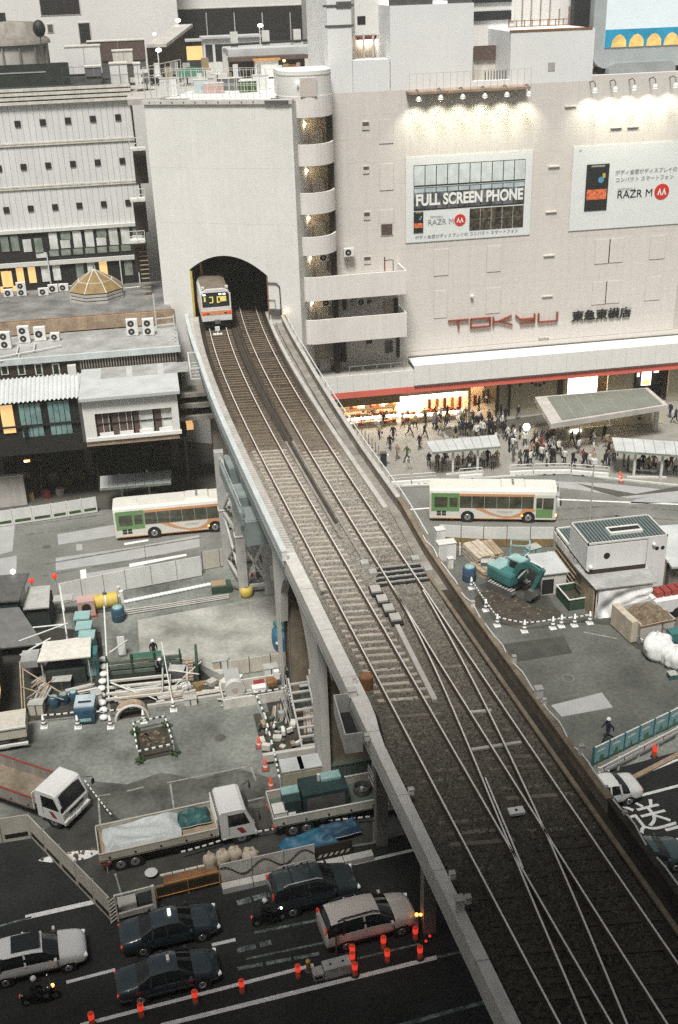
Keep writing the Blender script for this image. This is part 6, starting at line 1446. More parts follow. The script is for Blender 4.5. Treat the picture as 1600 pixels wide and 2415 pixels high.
# white container block in front
cA, cB = P(1388,1345,1.8), P(1570,1325,1.8)
fY = hy0-.06
wx0, wx1 = PY(1386,1300,fY).x, PY(1572,1300,fY).x
z1w = PY(1390,1289,fY).z; z0w = PY(1390,1340,fY).z
cnt = thing('site_office','white two-part site office with ribbed dark roof and long skylight','hut',(wx0,fY,0))
mx = PY(1526,1300,fY).x-wx0; WX = wx1-wx0; dp = 3.4
MB('panel_white').box(0,mx-.02,0,dp,3.0,z1w).obj('wall',cnt); MB('panel_white').box(mx+.02,WX,.0,dp,0,z1w+.1).obj('wall',cnt); MB('dark_brown').box(.2,mx,-.02,.04,2.2,3.0).obj('under_storey',cnt)
MB('roof_dark').box(.06,WX-.06,.06,dp-.06,z1w+.1,z1w+.14).obj('roof',cnt)
for i in range(int(WX/.25)): MB('roof_teal').box(.1+i*.25,.24+i*.25,.1,dp-.1,z1w+.14,z1w+.2).obj('roof_rib',cnt)
for a_ in ((0,.08,0,dp),(WX-.08,WX,0,dp),(0,WX,0,.08),(0,WX,dp-.08,dp)): MB('steel_white').box(*a_,z1w+.1,z1w+.24).obj('roof_edge',cnt)
MB('steel_white').box(mx*.45,mx*1.0,.9,1.9,z1w+.15,z1w+.36).obj('skylight',cnt); MB('dark').box(mx*.48,mx*.98,1.15,1.65,z1w+.36,z1w+.38).obj('skylight_glass',cnt)
MB('dark').cyl((mx*.33,-.02,z1w-.9),(mx*.33,.02,z1w-.9),.24,n=14).obj('vent',cnt)
for k in (0,.42): MB('dark').cyl((mx+.75+k,-.02,z1w-.75),(mx+.75+k,.02,z1w-.75),.15,n=12).obj('vent',cnt)
MB('plastic_white').sphere((.3,-.1,z0w+.1),.16).obj('lamp',cnt); MB('plastic_white').sphere((mx+.45,-.1,z1w-.35),.13).obj('lamp',cnt)
# pale roof at right edge
simple('side_shed','pale roofed shed at the right edge beside the site office','shed',(wx1+.2,fY+.5,0),0,[('roof','roof_white',lambda m: m.slab([(0,-1.2,2.9),(5,-1.6,2.9),(5,4,3.3),(.4,4.4,3.3)],.15)),('wall','concrete_dirty',lambda m: m.box(.2,5,-.6,3.8,0,2.75)),('red_goods','red',lambda m: [m.cb((.6+.5*i,-1.6-.1*(i%2),.5+.25*(i%3)),.5,.6,.45,.3*i) for i in range(5)])])
# sheeted shed
sx0, sx1 = P(1402,1456).x, P(1534,1448).x; sy = (P(1402,1456).y+P(1534,1448).y)/2
sh = thing('sheeted_shed','open shed under grey roof with white sheet hung in front','shed',(sx0,sy,0))
zt0 = ZV(1385,(sx0+.1,sy)); dpt = 3.2; ws = sx1-sx0
MB('roof_grey').slab([(-.25,-.2,zt0),(ws+.25,-.2,zt0),(ws+.5,dpt,zt0+.15),(-.6,dpt,zt0+.15)],.08).obj('roof',sh)
def drape(u,v): return (ws*(u+.02*math.sin(6*v)),-.02-.2*math.sin(u*7+5*v)*v-.16*math.sin(19*u-7*v)*v*(1-.4*u)-.08*math.sin(31*v*u),zt0-.12-(zt0-.1)*v*(1-.0*u)+.10*math.sin(3.1*u)*0)
MB('tarp_white').grid(drape,40,16).obj('hung_sheet',sh)
for i in range(2): MB('steel_white').bar((ws*i,.1,0),(ws*i,.1,zt0-.1),.08).obj('post',sh)
MB('wood').box(-.25,-.15,.1,2.4,0,zt0-.3).obj('side_board',sh); MB('dark_brown').box(0,ws,.9,dpt,0,zt0-.3).obj('interior',sh)
# small store shed by the excavator
qx0, qx1 = P(1274,1402).x, P(1335,1400).x; qy = P(1300,1402).y; zq = ZV(1356,(qx0,qy))
st2 = thing('store_shed','pale store shed with dark doorway beside the excavator','shed',(qx0,qy,0))
MB('concrete_light').box(0,qx1-qx0,.0,2.9,0,zq).obj('wall',st2); MB('roof_white').box(-.12,qx1-qx0+.15,-.12,3.1,zq,zq+.08).obj('roof',st2); MB('dark').box(.05,(qx1-qx0)*.5,-.02,0,.1,zq*.75).obj('doorway',st2); MB('steel_dark').box(-.2,-.12,-.1,3,0,zq+.05).obj('side_rail',st2)
# green skip
kx = gp(1349,1420); simple('skip','dark green open skip with white rim','skip',kx,RAD(4),[('side','green',lambda m: (m.box(-.75,.75,-1.1,-1.04,0,.9),m.box(-.75,.75,1.04,1.1,0,.9),m.box(-.75,-.69,-1.1,1.1,0,.9),m.box(.69,.75,-1.1,1.1,0,.9))),('floor','soil',lambda m: m.box(-.7,.7,-1.04,1.04,.0,.35)),('rim','steel_white',lambda m: (m.box(-.8,-.7,-1.15,1.15,.9,.96),m.box(.7,.8,-1.15,1.15,.9,.96),m.box(-.7,.7,-1.15,-1.05,.9,.96),m.box(-.7,.7,1.05,1.15,.9,.96))),('rubbish','plant',lambda m: [leaves(m,(.3*math.sin(i*2.1),-.7+.12*i,.42),.25,14,i) for i in range(5)])])
# soil under the excavator
def heap(name,label,cat,x,y,rx,ry,h,mat,seed,z=0,kind=None):
    r = random.Random(seed); t = thing(name,label,cat,gp(x,y,z),0)
    ph = [(r.uniform(2,9),r.uniform(2,9),r.uniform(0,6)) for _ in range(7)]
    def f(u,v):
        a = 2*math.pi*u; q = v; s = sum(math.sin(p*q*math.cos(a)+w_*q*math.sin(a)+o) for p,w_,o in ph)/7
        return (rx*q*math.cos(a)*(1+.15*math.sin(3*a+seed)),ry*q*math.sin(a)*(1+.12*math.sin(4*a+seed)),h*max(0,(1-q**1.5))*(1+.9*s)+.012)
    MB(mat).grid(f,28,9).obj('heap',t)
    st_ = MB('rubble' if mat != 'rubble' else 'wood')
    for i in range(22):
        a, q = r.uniform(0,6.28), r.uniform(.1,.95); p = f(a/6.2832,q); st_.cb((p[0],p[1],p[2]),r.uniform(.08,.25),r.uniform(.06,.2),r.uniform(.05,.14),r.uniform(0,3),r.uniform(-.4,.4))
    k = st_.obj('rubble',t); k['kind'] = 'stuff'; return t
heap('soil_patch','dark soil trench in front of the excavator','soil',1235,1452,2.4,1.2,.25,'soil',2); heap('soil_patch','dark soil beside the excavator tracks','soil',1175,1415,1.8,1.6,.2,'soil',4)
# crates of rubble, bags
cr_ = gp(1530,1490); simple('rubble_skip','wooden-sided skip heaped with brown rubble','skip',cr_,RAD(8),[('side','concrete',lambda m: (m.box(-1.4,1.4,-1.0,-.92,0,1.3),m.box(-1.4,-1.3,-1.0,1.6,0,1.5),m.box(1.3,1.4,-1.0,1.6,0,1.3),m.box(-1.4,1.4,1.5,1.6,0,1.5))),('board','wood_pale',lambda m: m.box(-2.0,-1.5,-.9,1.7,.1,1.7)),('rubble','rubble',lambda m: m.grid(lambda u,v:(-1.3+2.6*u,-.9+2.4*v,1.2+.5*math.sin(3*u)*math.sin(3*v)+.12*math.sin(17*u+9*v)+.08*math.sin(23*v)),22,22)),('frame','rust',lambda m: (m.box(-1.42,1.42,-1.05,-1.0,1.25,1.33),m.box(.3,.38,-1.06,-1.0,0,1.3)))])
def bag(name,label,x,y,r_,h,mat,seed,rz=0,group=None):
    rr2 = random.Random(seed); t = thing(name,label,'bag',gp(x,y),rz,group)
    ph = [(rr2.randint(2,11),rr2.uniform(0,6),rr2.uniform(.02,.07)) for _ in range(7)]
    rings = []
    for k,(f,z) in enumerate([(.85,0),(1.0,.12),(1.08,.3),(1.02,.45),(1.08,.6),(.97,.78),(.8,.92),(.5,1.0),(.42,.95),(.2,1.1),(.08,1.2)]):
        rings.append([(r_*f*math.cos(a)*(1+sum(q*math.sin(n_*a+o+k*.7) for n_,o,q in ph)),r_*f*math.sin(a)*(1+sum(q*math.sin(n_*a+o+k*.5) for n_,o,q in ph)),h*z+.05*math.sin(5*a+k)) for a in [2*math.pi*i/32 for i in range(32)]])
    MB(mat).loft(rings,True,True).obj('sack',t); MB(mat).tube([(-.3*r_,0,h),(-.1*r_,.1,h*1.25),(.2*r_,0,h)],.04).obj('loop',t); return t
bag('bulk_bag','large white bulk bag, left one of the pair by the rubble skip',1550,1546,.95,1.5,'bag_white',1,0,'white bulk bags'); bag('bulk_bag','large white bulk bag, right one of the pair at the edge',1592,1566,.85,1.2,'bag_white',2,1,'white bulk bags')
simple('white_lorry_body','white lorry side at right edge beyond the rubble skip','lorry body',gp(1590,1455),RAD(5),[('side','panel_white',lambda m: m.box(-1.6,3,-.05,1.8,.5,1.5)),('goods','red',lambda m: [m.cb((-1+.6*i,.9,1.7),.5,.9,.4) for i in range(6)]),('wheel','tyre',lambda m: m.cyl((.2,-.1,.4),(.2,.15,.4),.4))])
simple('teal_machine','small teal machine by the right edge above the bags','machine',gp(1588,1520),0,[('body','teal',lambda m: m.box(-.4,.6,-.4,.4,.3,1.1)),('wheel','tyre',lambda m: m.cyl((-.2,-.45,.25),(-.2,-.35,.25),.25)),('handle','steel_dark',lambda m: m.tube([(-.4,-.3,1.0),(-.8,-.3,1.3),(-.8,.3,1.3),(-.4,.3,1.0)],.03))])
# timber, cabinets, drum
for i,(x,y,w,d,h,rz,m,lab) in enumerate([(1128,1320,1.5,2.6,1.0,.2,'wood_pale','tall stack of pale timber boards near the ochre hoarding'),(1135,1350,.9,1.8,.5,.35,'wood','low stack of brown planks in front of the pale timber'),(1160,1310,1.0,2.4,.8,.1,'wood','leaning brown boards behind the excavator')]):
    t = thing('timber_stack',lab,'timber',gp(x,y),rz)
    for k in range(int(h/.1)):
        for j in range(4): inst(MB(m).box(-w/2+w*j/4+.02,-w/2+w*(j+1)/4-.02,-d/2,d/2,k*.1+.005,k*.1+.095).mesh('plank'),'plank',t,(rnd.uniform(-.04,.04),rnd.uniform(-.08,.08),0),rnd.uniform(-.02,.02))
for i,(x,y,w,d,h) in enumerate([(1052,1318,1.4,.8,1.5),(1037,1297,.7,.7,1.9),(1062,1340,.4,.4,.9)]): simple('electric_cabinet',['wide white cabinet beside the viaduct on the right','tall narrow white cabinet at hoarding end by the viaduct','small white post box below the wide cabinet'][i],'cabinet',gp(x,y),.05,[('body','plastic_white',lambda m: m.box(-w/2,w/2,-d/2,d/2,.08,h)),('door','steel_white',lambda m: m.box(-w/2+.05,-.01,-d/2-.02,-d/2,.15,h-.08)),('plinth','concrete',lambda m: m.box(-w/2,w/2,-d/2,d/2,0,.08)),('roof','steel_white',lambda m: m.box(-w/2-.04,w/2+.04,-d/2-.04,d/2+.04,h,h+.04))])
def drum(label,x,y,mat='blue',s=1.):
    return simple('blue_drum',label,'drum',gp(x,y),0,[('barrel',mat,lambda m: m.lathe([(.38*s,0),(.4*s,.05),(.4*s,.85*s),(.36*s,.9*s),(.05,.9*s)],14)),('hoop','steel_dark',lambda m: m.lathe([(.415*s,.42*s),(.415*s,.48*s)],14)),('lid','teal_light',lambda m: m.lathe([(.3*s,.9*s),(.28*s,.96*s),(.02,.96*s)],12))])
drum('blue drum with pale lid beside the viaduct on the right',1107,1368,'blue',1.3)
# small bollard stock (row of white cone tops)
for i in range(10): 
    p = gp(1085+i%5*13,1300+(i//5)*10); simple('bollard','spare white bollard, %s of the row of spares' % nth(i%5,5)+(' at the hoarding' if i < 5 else ' in the front row'),'bollard',p,0,[('post','plastic_white',lambda m: m.cyl((0,0,.05),(0,0,.75),.07)),('base','steel_dark',lambda m: m.cyl((0,0,0),(0,0,.06),.2))],'spare bollards')
# cones
def cone_proto(mat,band,h=.75,rows=2):
    t = thing('traffic_cone','x','cone',(0,0,0))
    MB('steel_dark' if mat != 'plastic_white' else 'plastic_white').box(-.2,.2,-.2,.2,0,.05).obj('base',t)
    MB(mat).lathe([(.16,.05),(.04,h),(.0,h)],12).obj('body',t)
    for i in range(rows): z = .22+i*.22; MB(band).lathe([(.16-.12*(z-.05)/(h-.05)+.006,z),(.16-.12*(z+.1-.05)/(h-.05)+.006,z+.1)],12).obj('band',t)
    return t
used = {}
def cone(key, proto, x, y, label, group, z=0, s=1):
    if key not in used: t = proto; used[key] = 1; t.location = gp(x,y,z); t['label'] = label; t['group'] = group
    else: t = dup(proto,gp(x,y,z),0,label,'cone',group)
    if s != 1: t.scale = (s,s,s)
    return t
cw1 = cone_proto('plastic_white','cloth_grey',.85)
wc = [(1112,1388),(1146,1440),(1173,1476),(1237,1490),(1304,1482),(1324,1478),(1355,1476),(1391,1470)]
for i,(x,y) in enumerate(wc): cone('w',cw1,x,y,'grey-banded white cone with chain by the excavator, '+nth(i,8)+' of eight','white cones round the excavator',0,1.15)
def chain(name,label,pts,z=.8,mat='plastic_white',r=.035,sag=.05,cat='barrier chain'):
    t = thing(name,label,cat,pts[0],0)
    for a,b in zip(pts,pts[1:]):
        a = Vector((a[0],a[1],z)); b = Vector((b[0],b[1],z)); L = (b-a).length; n = max(2,int(L/.36)); me = None
        for i in range(n):
            t0, t1 = i/n, (i+.62)/n; f = lambda q: a+(b-a)*q-Vector((0,0,sag*4*q*(1-q)))
            MB(mat if i % 1 == 0 else 'black_steel').bar(f(t0)-Vector(pts[0]),f(t1)-Vector(pts[0]),r*2).obj('striped_bar',t)
            MB('black_steel').bar(f(t1)-Vector(pts[0]),f((i+1)/n)-Vector(pts[0]),r*1.6).obj('dark_bar',t)
    return t
chain('barrier_chain','black and white striped bar barrier round the excavator',[gp(x,y) for x,y in wc],.75)
chain('barrier_chain','striped rope beside the rubble skip',[gp(1470,1475),gp(1500,1510),gp(1520,1528)],.5)
chain('barrier_chain','striped rope low along blue machinery of the left yard',[gp(105,1708),gp(185,1700),gp(262,1697),gp(340,1686)],.7)
for i,(x,y) in enumerate([(105,1715),(185,1716),(262,1716),(340,1703),(410,1675)]): cone('w',cw1,x,y,'white cone with grey bands in the left yard, '+nth(i,5)+' of five','white cones in the left yard',0,1.1)
# orange cones by the generator truck
co = cone_proto('red_cone','plastic_white',.72,1)
for i,(x,y) in enumerate([(612,1762),(627,1815),(640,1858)]): cone('o',co,x,y,'orange cone with white tip beside the net fence, %s of three' % ['farthest','middle','nearest'][i],'orange cones by the net fence',0,1.1)
# glowing red delineators on the street
dp_ = thing('lane_delineator','x','delineator',(0,0,0)); MB('red_cone').lathe([(.12,.05),(.13,.5),(.12,.75),(.06,.82),(.0,.83)],12).obj('post',dp_); MB('lamp_red').lathe([(.132,.45),(.135,.6),(.132,.75)],12).obj('reflective_band',dp_); MB('black_steel').lathe([(.22,0),(.2,.06),(.1,.07)],12).obj('base',dp_)
dl_ = [(219,2418),(335,2397),(462,2365),(572,2340),(704,2305),(832,2258),(832,2275),(838,2300),(905,2237),(914,2268),(980,2215),(991,2260)]
for i,(x,y) in enumerate(dl_):
    lab = 'glowing red lane post, %s of twelve along the street' % nth(i,12)
    if i == 0: dp_.location = gp(x,y); dp_['label'] = lab; dp_['group'] = 'red lane posts'
    else: dup(dp_,gp(x,y),0,lab,'delineator','red lane posts')
# grey control box and arrow board post on the street
simple('crash_cushion','grey control box with two bolts on the lane line','box',gp(795,2292),ROADA,[('body','steel_grey',lambda m: m.box(-.65,.65,-.3,.3,.02,.6)),('front_box','concrete',lambda m: m.box(-1.15,-.68,-.25,.25,.02,.4)),('slot','dark',lambda m: m.box(-1.1,-.75,-.27,-.25,.15,.28)),('bolt','dark',lambda m: (m.cyl((-.3,0,.6),(-.3,0,.62),.06),m.cyl((.3,0,.6),(.3,0,.62),.06)))])
simple('street_post','thin dark post with a small box behind the champagne SUV','post',gp(795,2262),0,[('post','steel_dark',lambda m: m.cyl((0,0,0),(0,0,1.7),.04)),('head','black_steel',lambda m: m.box(-.08,.08,-.08,.08,1.6,1.9))])
simple('hydrant','small yellow hydrant beside the grey control box','hydrant',gp(728,2290),0,[('post','ochre',lambda m: m.cyl((0,0,0),(0,0,.6),.1)),('cap','yellow',lambda m: m.sphere((0,0,.62),.12)),('base','steel_dark',lambda m: m.cyl((0,0,0),(0,0,.05),.18))])
simple('beacon_post','post with orange beacons before the viaduct column','beacon',gp(983,2200),0,[('post','concrete_dirty',lambda m: m.box(-.08,.08,-.08,.08,0,1.1)),('beacon','lamp_orange',lambda m: (m.sphere((0,0,1.2),.09),m.sphere((.2,0,1.15),.08)))])
for i,(x,y) in enumerate([(1040,2140),(1061,2180),(1005,2225),(1014,2213)]): simple('marker_light','tiny red marker light under the viaduct, %s of four' % ['farthest','rightmost','nearest','middle'][i],'light',gp(x,y),0,[('base','black_steel',lambda m: m.box(-.08,.08,-.08,.08,0,.12)),('lens','lamp_red',lambda m: m.sphere((0,0,.15),.07,8,5))])
# --- mural fence and guard rail on the right
m0, m1 = P(1398,1806), P(1640,1688)
mf = thing('mural_fence','blue fence painted with clouds and trees along the right yard','fence',(m0.x,m0.y,0),math.atan2(m1.y-m0.y,m1.x-m0.x)); Lm = (m1-m0).length; n = 7
for i in range(n):
    x = Lm*i/n; w = Lm/n
    MB('mural_sky').box(x+.04,x+w-.04,-.03,.03,.1,1.25).obj('panel',mf); MB('teal').box(x-.05,x+.04,-.06,.06,0,1.35).obj('post',mf)
    MB('mural_green').add([(x+.04,-.036,.1),(x+w-.04,-.036,.1)]+[(x+w-.04-(w-.08)*k/14,-.036,.22+.06*math.sin(k*1.9+i)+(.36 if 4+i%3 < k < 9+i%2 else 0)+.07*math.sin(k*3.1+i*2)) for k in range(15)],[tuple(range(17))]).obj('painted_tree',mf)
    MB('mural_white').add([(x+.2,-.036,.85),(x+w*.7,-.036,.85),(x+w*.75,-.036,.93),(x+w*.5,-.036,1.02),(x+.25,-.036,.97)],[tuple(range(5))]).obj('painted_cloud',mf)
MB('steel_white').box(0,Lm,-.04,.04,1.25,1.3).obj('top_rail',mf)
g0, g1 = P(1412,1842), P(1640,1722)
gr = thing('guard_rail','white guard rail with red reflectors below the painted fence','guard rail',(g0.x,g0.y,0),math.atan2(g1.y-g0.y,g1.x-g0.x)); Lg = (g1-g0).length
for z in (.55,.8): MB('steel_white').box(0,Lg,-.05,.03,z,z+.16).obj('rail',gr)
for i in range(6): MB('steel_white').box(Lg*i/5-.05,Lg*i/5+.05,.0,.1,0,.95).obj('post',gr); MB('red').box(Lg*i/5+.3,Lg*i/5+.36,-.06,-.05,.6,.9).obj('reflector',gr)
sheet('kerb','rust_light',[P(1440,1858),P(1640,1755),P(1640,1766),P(1450,1865)],.12,.12)
t_ = dup(dp_,gp(1543,1785),0,'red lantern post behind the guard rail below the painted fence','delineator'); t_['group'] = 'red lane posts'
railing('mesh_fence','green wire fence at the right edge above the painted fence',[P(1545,1735,0),P(1640,1672,0)],1.1,1.2,'steel_grey',.02,(1.,.5))
# steel plate on the ground
pl_ = [P(1300,1663,.03),P(1420,1633,.03),P(1446,1668,.03),P(1325,1690,.03)]
tag(MB('slab').slab([(p.x,p.y,.03) for p in pl_][::-1],.03).obj('road_plate'),'pale rectangular steel plate lying on the right yard','plate')
# --- plaza
def shelter(label, c4, posts, zt_=2.75, mat='roof_white', group=None, letters=None):
    t = thing('bus_shelter',label,'bus shelter',gp(*posts[0],.1),0,group); o = t.location
    q = [P(x,y,zt_)-o for x,y in c4]
    for i in range(8):
        a0 = q[0]+(q[1]-q[0])*(i/8); a1 = q[0]+(q[1]-q[0])*((i+1)/8); b0 = q[3]+(q[2]-q[3])*(i/8); b1 = q[3]+(q[2]-q[3])*((i+1)/8); e = (a1-a0)*.02
        MB(mat).slab([b0+e,b1-e,a1-e,a0+e],.08).obj('roof_panel',t)
    e = MB('glass_green'); e.bar(q[3]+Vector((0,-.05,-.08)),q[2]+Vector((0,-.05,-.08)),.1,.18); e.obj('front_edge',t)
    for x,y in posts: p = P(x,y,.1)-o; MB('steel_white').box(p.x-.09,p.x+.09,p.y-.09,p.y+.09,0,zt_-.2).obj('post',t)
    b = P(*posts[0],.1)-o; d = P(*posts[-1],.1)-o; MB('concrete_light').bar(b+Vector((-.6,.1,.06)),d+Vector((.6,.1,.06)),.35,.12).obj('plinth',t)
    MB('steel_grey').bar(b+Vector((0,.9,.45)),d+Vector((0,.9,.45)),.35,.06).obj('bench',t)
    return t
shelter('white panelled bus shelter at the left of the plaza',[(1004,1041),(1172,1025),(1181,1052),(1020,1066)],[(1068,1120),(1126,1115)],group='bus shelters')
shelter('white bus shelter at the right edge of the plaza',[(1443,1031),(1640,1044),(1645,1076),(1451,1063)],[(1494,1126),(1558,1130)],group='bus shelters')
shelter('small pale panelled shelter roof in the dark left of the viaduct',[(236,1123),(404,1108),(404,1138),(236,1152)],[(290,1178),(354,1168)],2.7,'roof_white','bus shelters')
# underground entrance with glass canopy
ec = [(1262,936),(1529,914),(1576,955),(1300,1000)]
zc_ = 3.6; en = thing('station_entrance','grey station entrance with sloping glass-panelled canopy on the plaza','entrance',gp(1336,1030,.1),0); o = en.location
q = [P(x,y,zc_)-o for x,y in ec]
MB('concrete').slab([q[3],q[2],q[1],q[0]],.5).obj('canopy',en)
for i in range(7):
    u0_, u1_ = .1+.124*i, .1+.124*(i+1)-.006; f = lambda u,v: (q[0]+(q[1]-q[0])*u)*(1-v)+(q[3]+(q[2]-q[3])*u)*v
    a_ = [f(u0_,.94),f(u1_,.94),f(u1_,.05),f(u0_,.05)]; MB('canopy_glass').slab([p+Vector((0,0,.05)) for p in a_],.06).obj('glass_panel',en)
for (x,y) in [(1336,1030),(1439,1022),(1545,1016)]: p = P(x,y,.1)-o; MB('concrete_light').box(p.x-.18,p.x+.18,p.y-.18,p.y+.18,0,3.1).obj('column',en)
w0, w1 = P(1400,1012,.1)-o, P(1570,1003,.1)-o; MB('shop_beige').bar(w0+Vector((0,.6,1.2)),w1+Vector((0,.6,1.2)),.2,2.3).obj('wall',en)
w0, w1 = P(1310,1035,.1)-o, P(1440,1024,.1)-o; MB('shop_beige').bar(w0+Vector((-.4,-.2,.5)),w1+Vector((0,0,.45)),.15,1.0).obj('parapet',en); MB('lamp_white').cb(w0+Vector((1.9,-.4,.75)),1.0,.06,.3).obj('lit_sign',en)
MB('shop_light').cb(q[0]*.5+q[2]*.5+Vector((0,0,-.62)),5,.5,.04).obj('ceiling_light',en)
for i in range(3): MB('dark').cb(w0+Vector((.2,-.02,1.2)),.1,.1,2.4).obj('door_post',en) if i == 0 else None
simple('lit_stand','round white lamp stand glowing in the middle of the crowd','lamp',gp(1240,1055,.1),0,[('post','steel_white',lambda m: m.cyl((0,0,0),(0,0,2.0),.06)),('lamp','lamp_white',lambda m: m.sphere((0,0,2.1),.34)),('base','steel_grey',lambda m: m.cyl((0,0,0),(0,0,.1),.3))])
# white guard barriers along the kerb
def barrier(label,a,b,group):
    A_, B_ = gp(*a,.1), gp(*b,.1); d = B_-A_; t = thing('guard_barrier',label,'barrier',A_,math.atan2(d.y,d.x),group); L = d.length
    MB('steel_white').tube([(0,0,.3),(0,0,.9),(.08,0,1.0),(L-.08,0,1.0),(L,0,.9),(L,0,.3)],.04).obj('frame',t)
    MB('steel_white').tube([(0,0,.68),(L,0,.68)],.028).obj('mid_rail',t); MB('plastic_white').box(0,L,-.14,.14,0,.38).obj('base_block',t)
    for x in (L*.3,L*.55): MB('dark').box(x-.12,x+.12,-.145,-.14,0,.07).obj('fork_slot',t)
bl = [((916,1146),(969,1142)),((972,1142),(1027,1138)),((1083,1130),(1138,1126)),((1202,1121),(1256,1118)),((1259,1118),(1345,1117)),((1349,1118),(1436,1125))]
for i,(a,b) in enumerate(bl): barrier('white steel guard barrier on the kerb, %s of six' % nth(i,6),a,b,'white guard barriers')
for i in range(7):
    a_ = P(905,1075,.1); simple('rope_post','slim dark rope post beside the viaduct on the plaza, %s of seven' % nth(i,7),'post',gp(846+i*8,1020+i*9,.1),0,[('post','steel_dark',lambda m: m.cyl((0,0,0),(0,0,1.0),.035)),('base','steel_dark',lambda m: m.cyl((0,0,0),(0,0,.04),.16))],'rope posts')
simple('litter_bin','dark bin standing beside the viaduct rail on the plaza','bin',gp(905,1098,.1),0,[('body','black_steel',lambda m: m.box(-.25,.25,-.25,.25,.05,1.3)),('top','steel_dark',lambda m: m.box(-.28,.28,-.28,.28,1.3,1.36)),('sign','plastic_white',lambda m: m.box(.3,.5,-.1,.1,.9,1.1))])
for i,(x,y) in enumerate([(1462,1130),(1465,1138)]): cone('o',co,x,y,['orange cone by the right-hand bus shelter','small red cone at the kerb by the right-hand bus shelter'][i],'orange cones at the shelter',0)
# lamp post by the bus, with stay wires
lp = thing('street_pole','tall thin grey pole with stay wires near the site office','pole',gp(1390,1240),0); MB('steel_grey').cyl((0,0,0),(0,0,6.5),.07,.05).obj('pole',lp); MB('plastic_white').box(-.2,.2,-.2,.2,5.6,6.0).obj('head',lp); MB('steel_grey').tube([(0,0,6.2),(2.4,-1.5,3.0)],.015,4).obj('stay_wire',lp); MB('steel_grey').tube([(0,0,6.2),(-1.5,-.5,2.0)],.015,4).obj('stay_wire',lp)
# --- steel trestle under the girder
ts = thing('steel_trestle','grey braced steel trestle carrying teal box beams under the viaduct','trestle',gp(575,1400),0); o = ts.location
legs = [gp(538,1335)-o,gp(576,1402)-o,gp(636,1396)-o,gp(606,1330)-o]
for l in legs: MB('steel_grey').bar(l,l+Vector((0,0,9.8)),.7,.7).obj('leg',ts); MB('steel_white').bar(l+Vector((0,0,5)),l+Vector((0,0,5.1)),.8).obj('splice',ts)
for i in range(4):
    a, b = legs[i], legs[(i+1)%4]
    for z0,z1 in ((.6,4.6),(5.0,9.2)): MB('steel_grey').bar(a+Vector((0,0,z0)),b+Vector((0,0,z1)),.16).obj('brace',ts); MB('steel_grey').bar(a+Vector((0,0,z1)),b+Vector((0,0,z0)),.16).obj('brace',ts)
    for z in (.7,4.8,9.3): MB('steel_grey').bar(a+Vector((0,0,z)),b+Vector((0,0,z)),.22).obj('cross_bar',ts)
for i,(xa,ya,xb,yb,zz) in enumerate([(556,1092,575,1135,10.3),(572,1150,602,1215,10.0),(590,1215,622,1262,9.6)]):
    A_, B_ = P(xa,ya,zz)-o, P(xb,yb,zz)-o; C_ = (A_+B_)/2; MB('blue_steel_dark').cb(C_,1.75,2.3,1.7,.1).obj('box_beam',ts); MB('blue_steel_dark').cb(C_+Vector((0,0,.87)),1.5,2.0,.05,.1).obj('beam_top',ts)
A_, B_ = P(522,1105,10.4)-o, P(572,1225,10.4)-o; MB('blue_steel_dark').bar(A_,B_,.25,.9).obj('side_beam',ts); MB('steel_grey').bar(A_+Vector((0,0,.9)),B_+Vector((0,0,.9)),.05).obj('hand_rail',ts)
for i in range(6): p = A_+(B_-A_)*(i/5); MB('steel_grey').bar(p,p+Vector((0,0,.9)),.05).obj('rail_post',ts)
simple('buffer_tyre','yellow drum guard round the foot of the trestle leg','guard',gp(582,1405),0,[('drum','yellow',lambda m: m.lathe([(.36,0),(.5,.15),(.52,.55),(.42,.75),(.2,.76)],14)),('hole','dark',lambda m: m.lathe([(.2,.765),(.01,.77)],10))])
simple('fan_unit','white square fan unit hung under the viaduct by the trestle','fan',gp(660,1398,.0),0,[('casing','plastic_white',lambda m: m.box(-.6,.6,-.15,.15,1.2,2.4)),('fan','green',lambda m: m.cyl((0,-.17,1.8),(0,-.15,1.8),.38,n=16)),('hub','plastic_white',lambda m: m.cyl((0,-.19,1.8),(0,-.17,1.8),.22,n=12)),('leg','steel_grey',lambda m: (m.box(-.55,-.45,-.05,.05,0,1.2),m.box(.45,.55,-.05,.05,0,1.2)))])
simple('notice_board','white notice board with red print on the trestle','sign',gp(595,1392),0,[('board','plastic_white',lambda m: m.box(-.4,.4,-.03,.03,1.0,2.0)),('print','print_red',lambda m: m.box(-.2,.2,-.04,-.03,1.2,1.5)),('post','steel_grey',lambda m: m.box(-.03,.03,.03,.08,0,1.0))])
simple('pump_box','dark green pump box in front of the trestle','pump',gp(528,1392),0,[('body','green',lambda m: m.box(-.9,.6,-.5,.5,0,.6)),('lid','cloth_tan',lambda m: m.box(-.9,.2,-.4,.4,.6,.7)),('hose','steel_dark',lambda m: m.tube([(.6,0,.4),(1.2,-.4,.1),(2.0,-.3,.08)],.06))])
mb = thing('sandbag_row','row of pale sandbags along the foot of the long hoarding','sandbags',gp(300,1420),0); o = mb.location
for i in range(22): p = gp(300+i*9.2,1421-i*1.9)-o; me_ = MB('bag_white').sphere((0,0,.1),.26,8,5,.5).obj('sandbag',mb); me_.location = p; me_.scale = (1.1,.75,1)
# pipes along the yard edge
for i in range(3): tag(MB('concrete').tube([gp(290,1440+i*5,.08),gp(400,1424+i*4,.08),gp(540,1402+i*4,.08)],.06).obj('ground_pipe'),['upper','middle','lower'][i]+' of three thin pipes lying beside the sandbags','pipe')
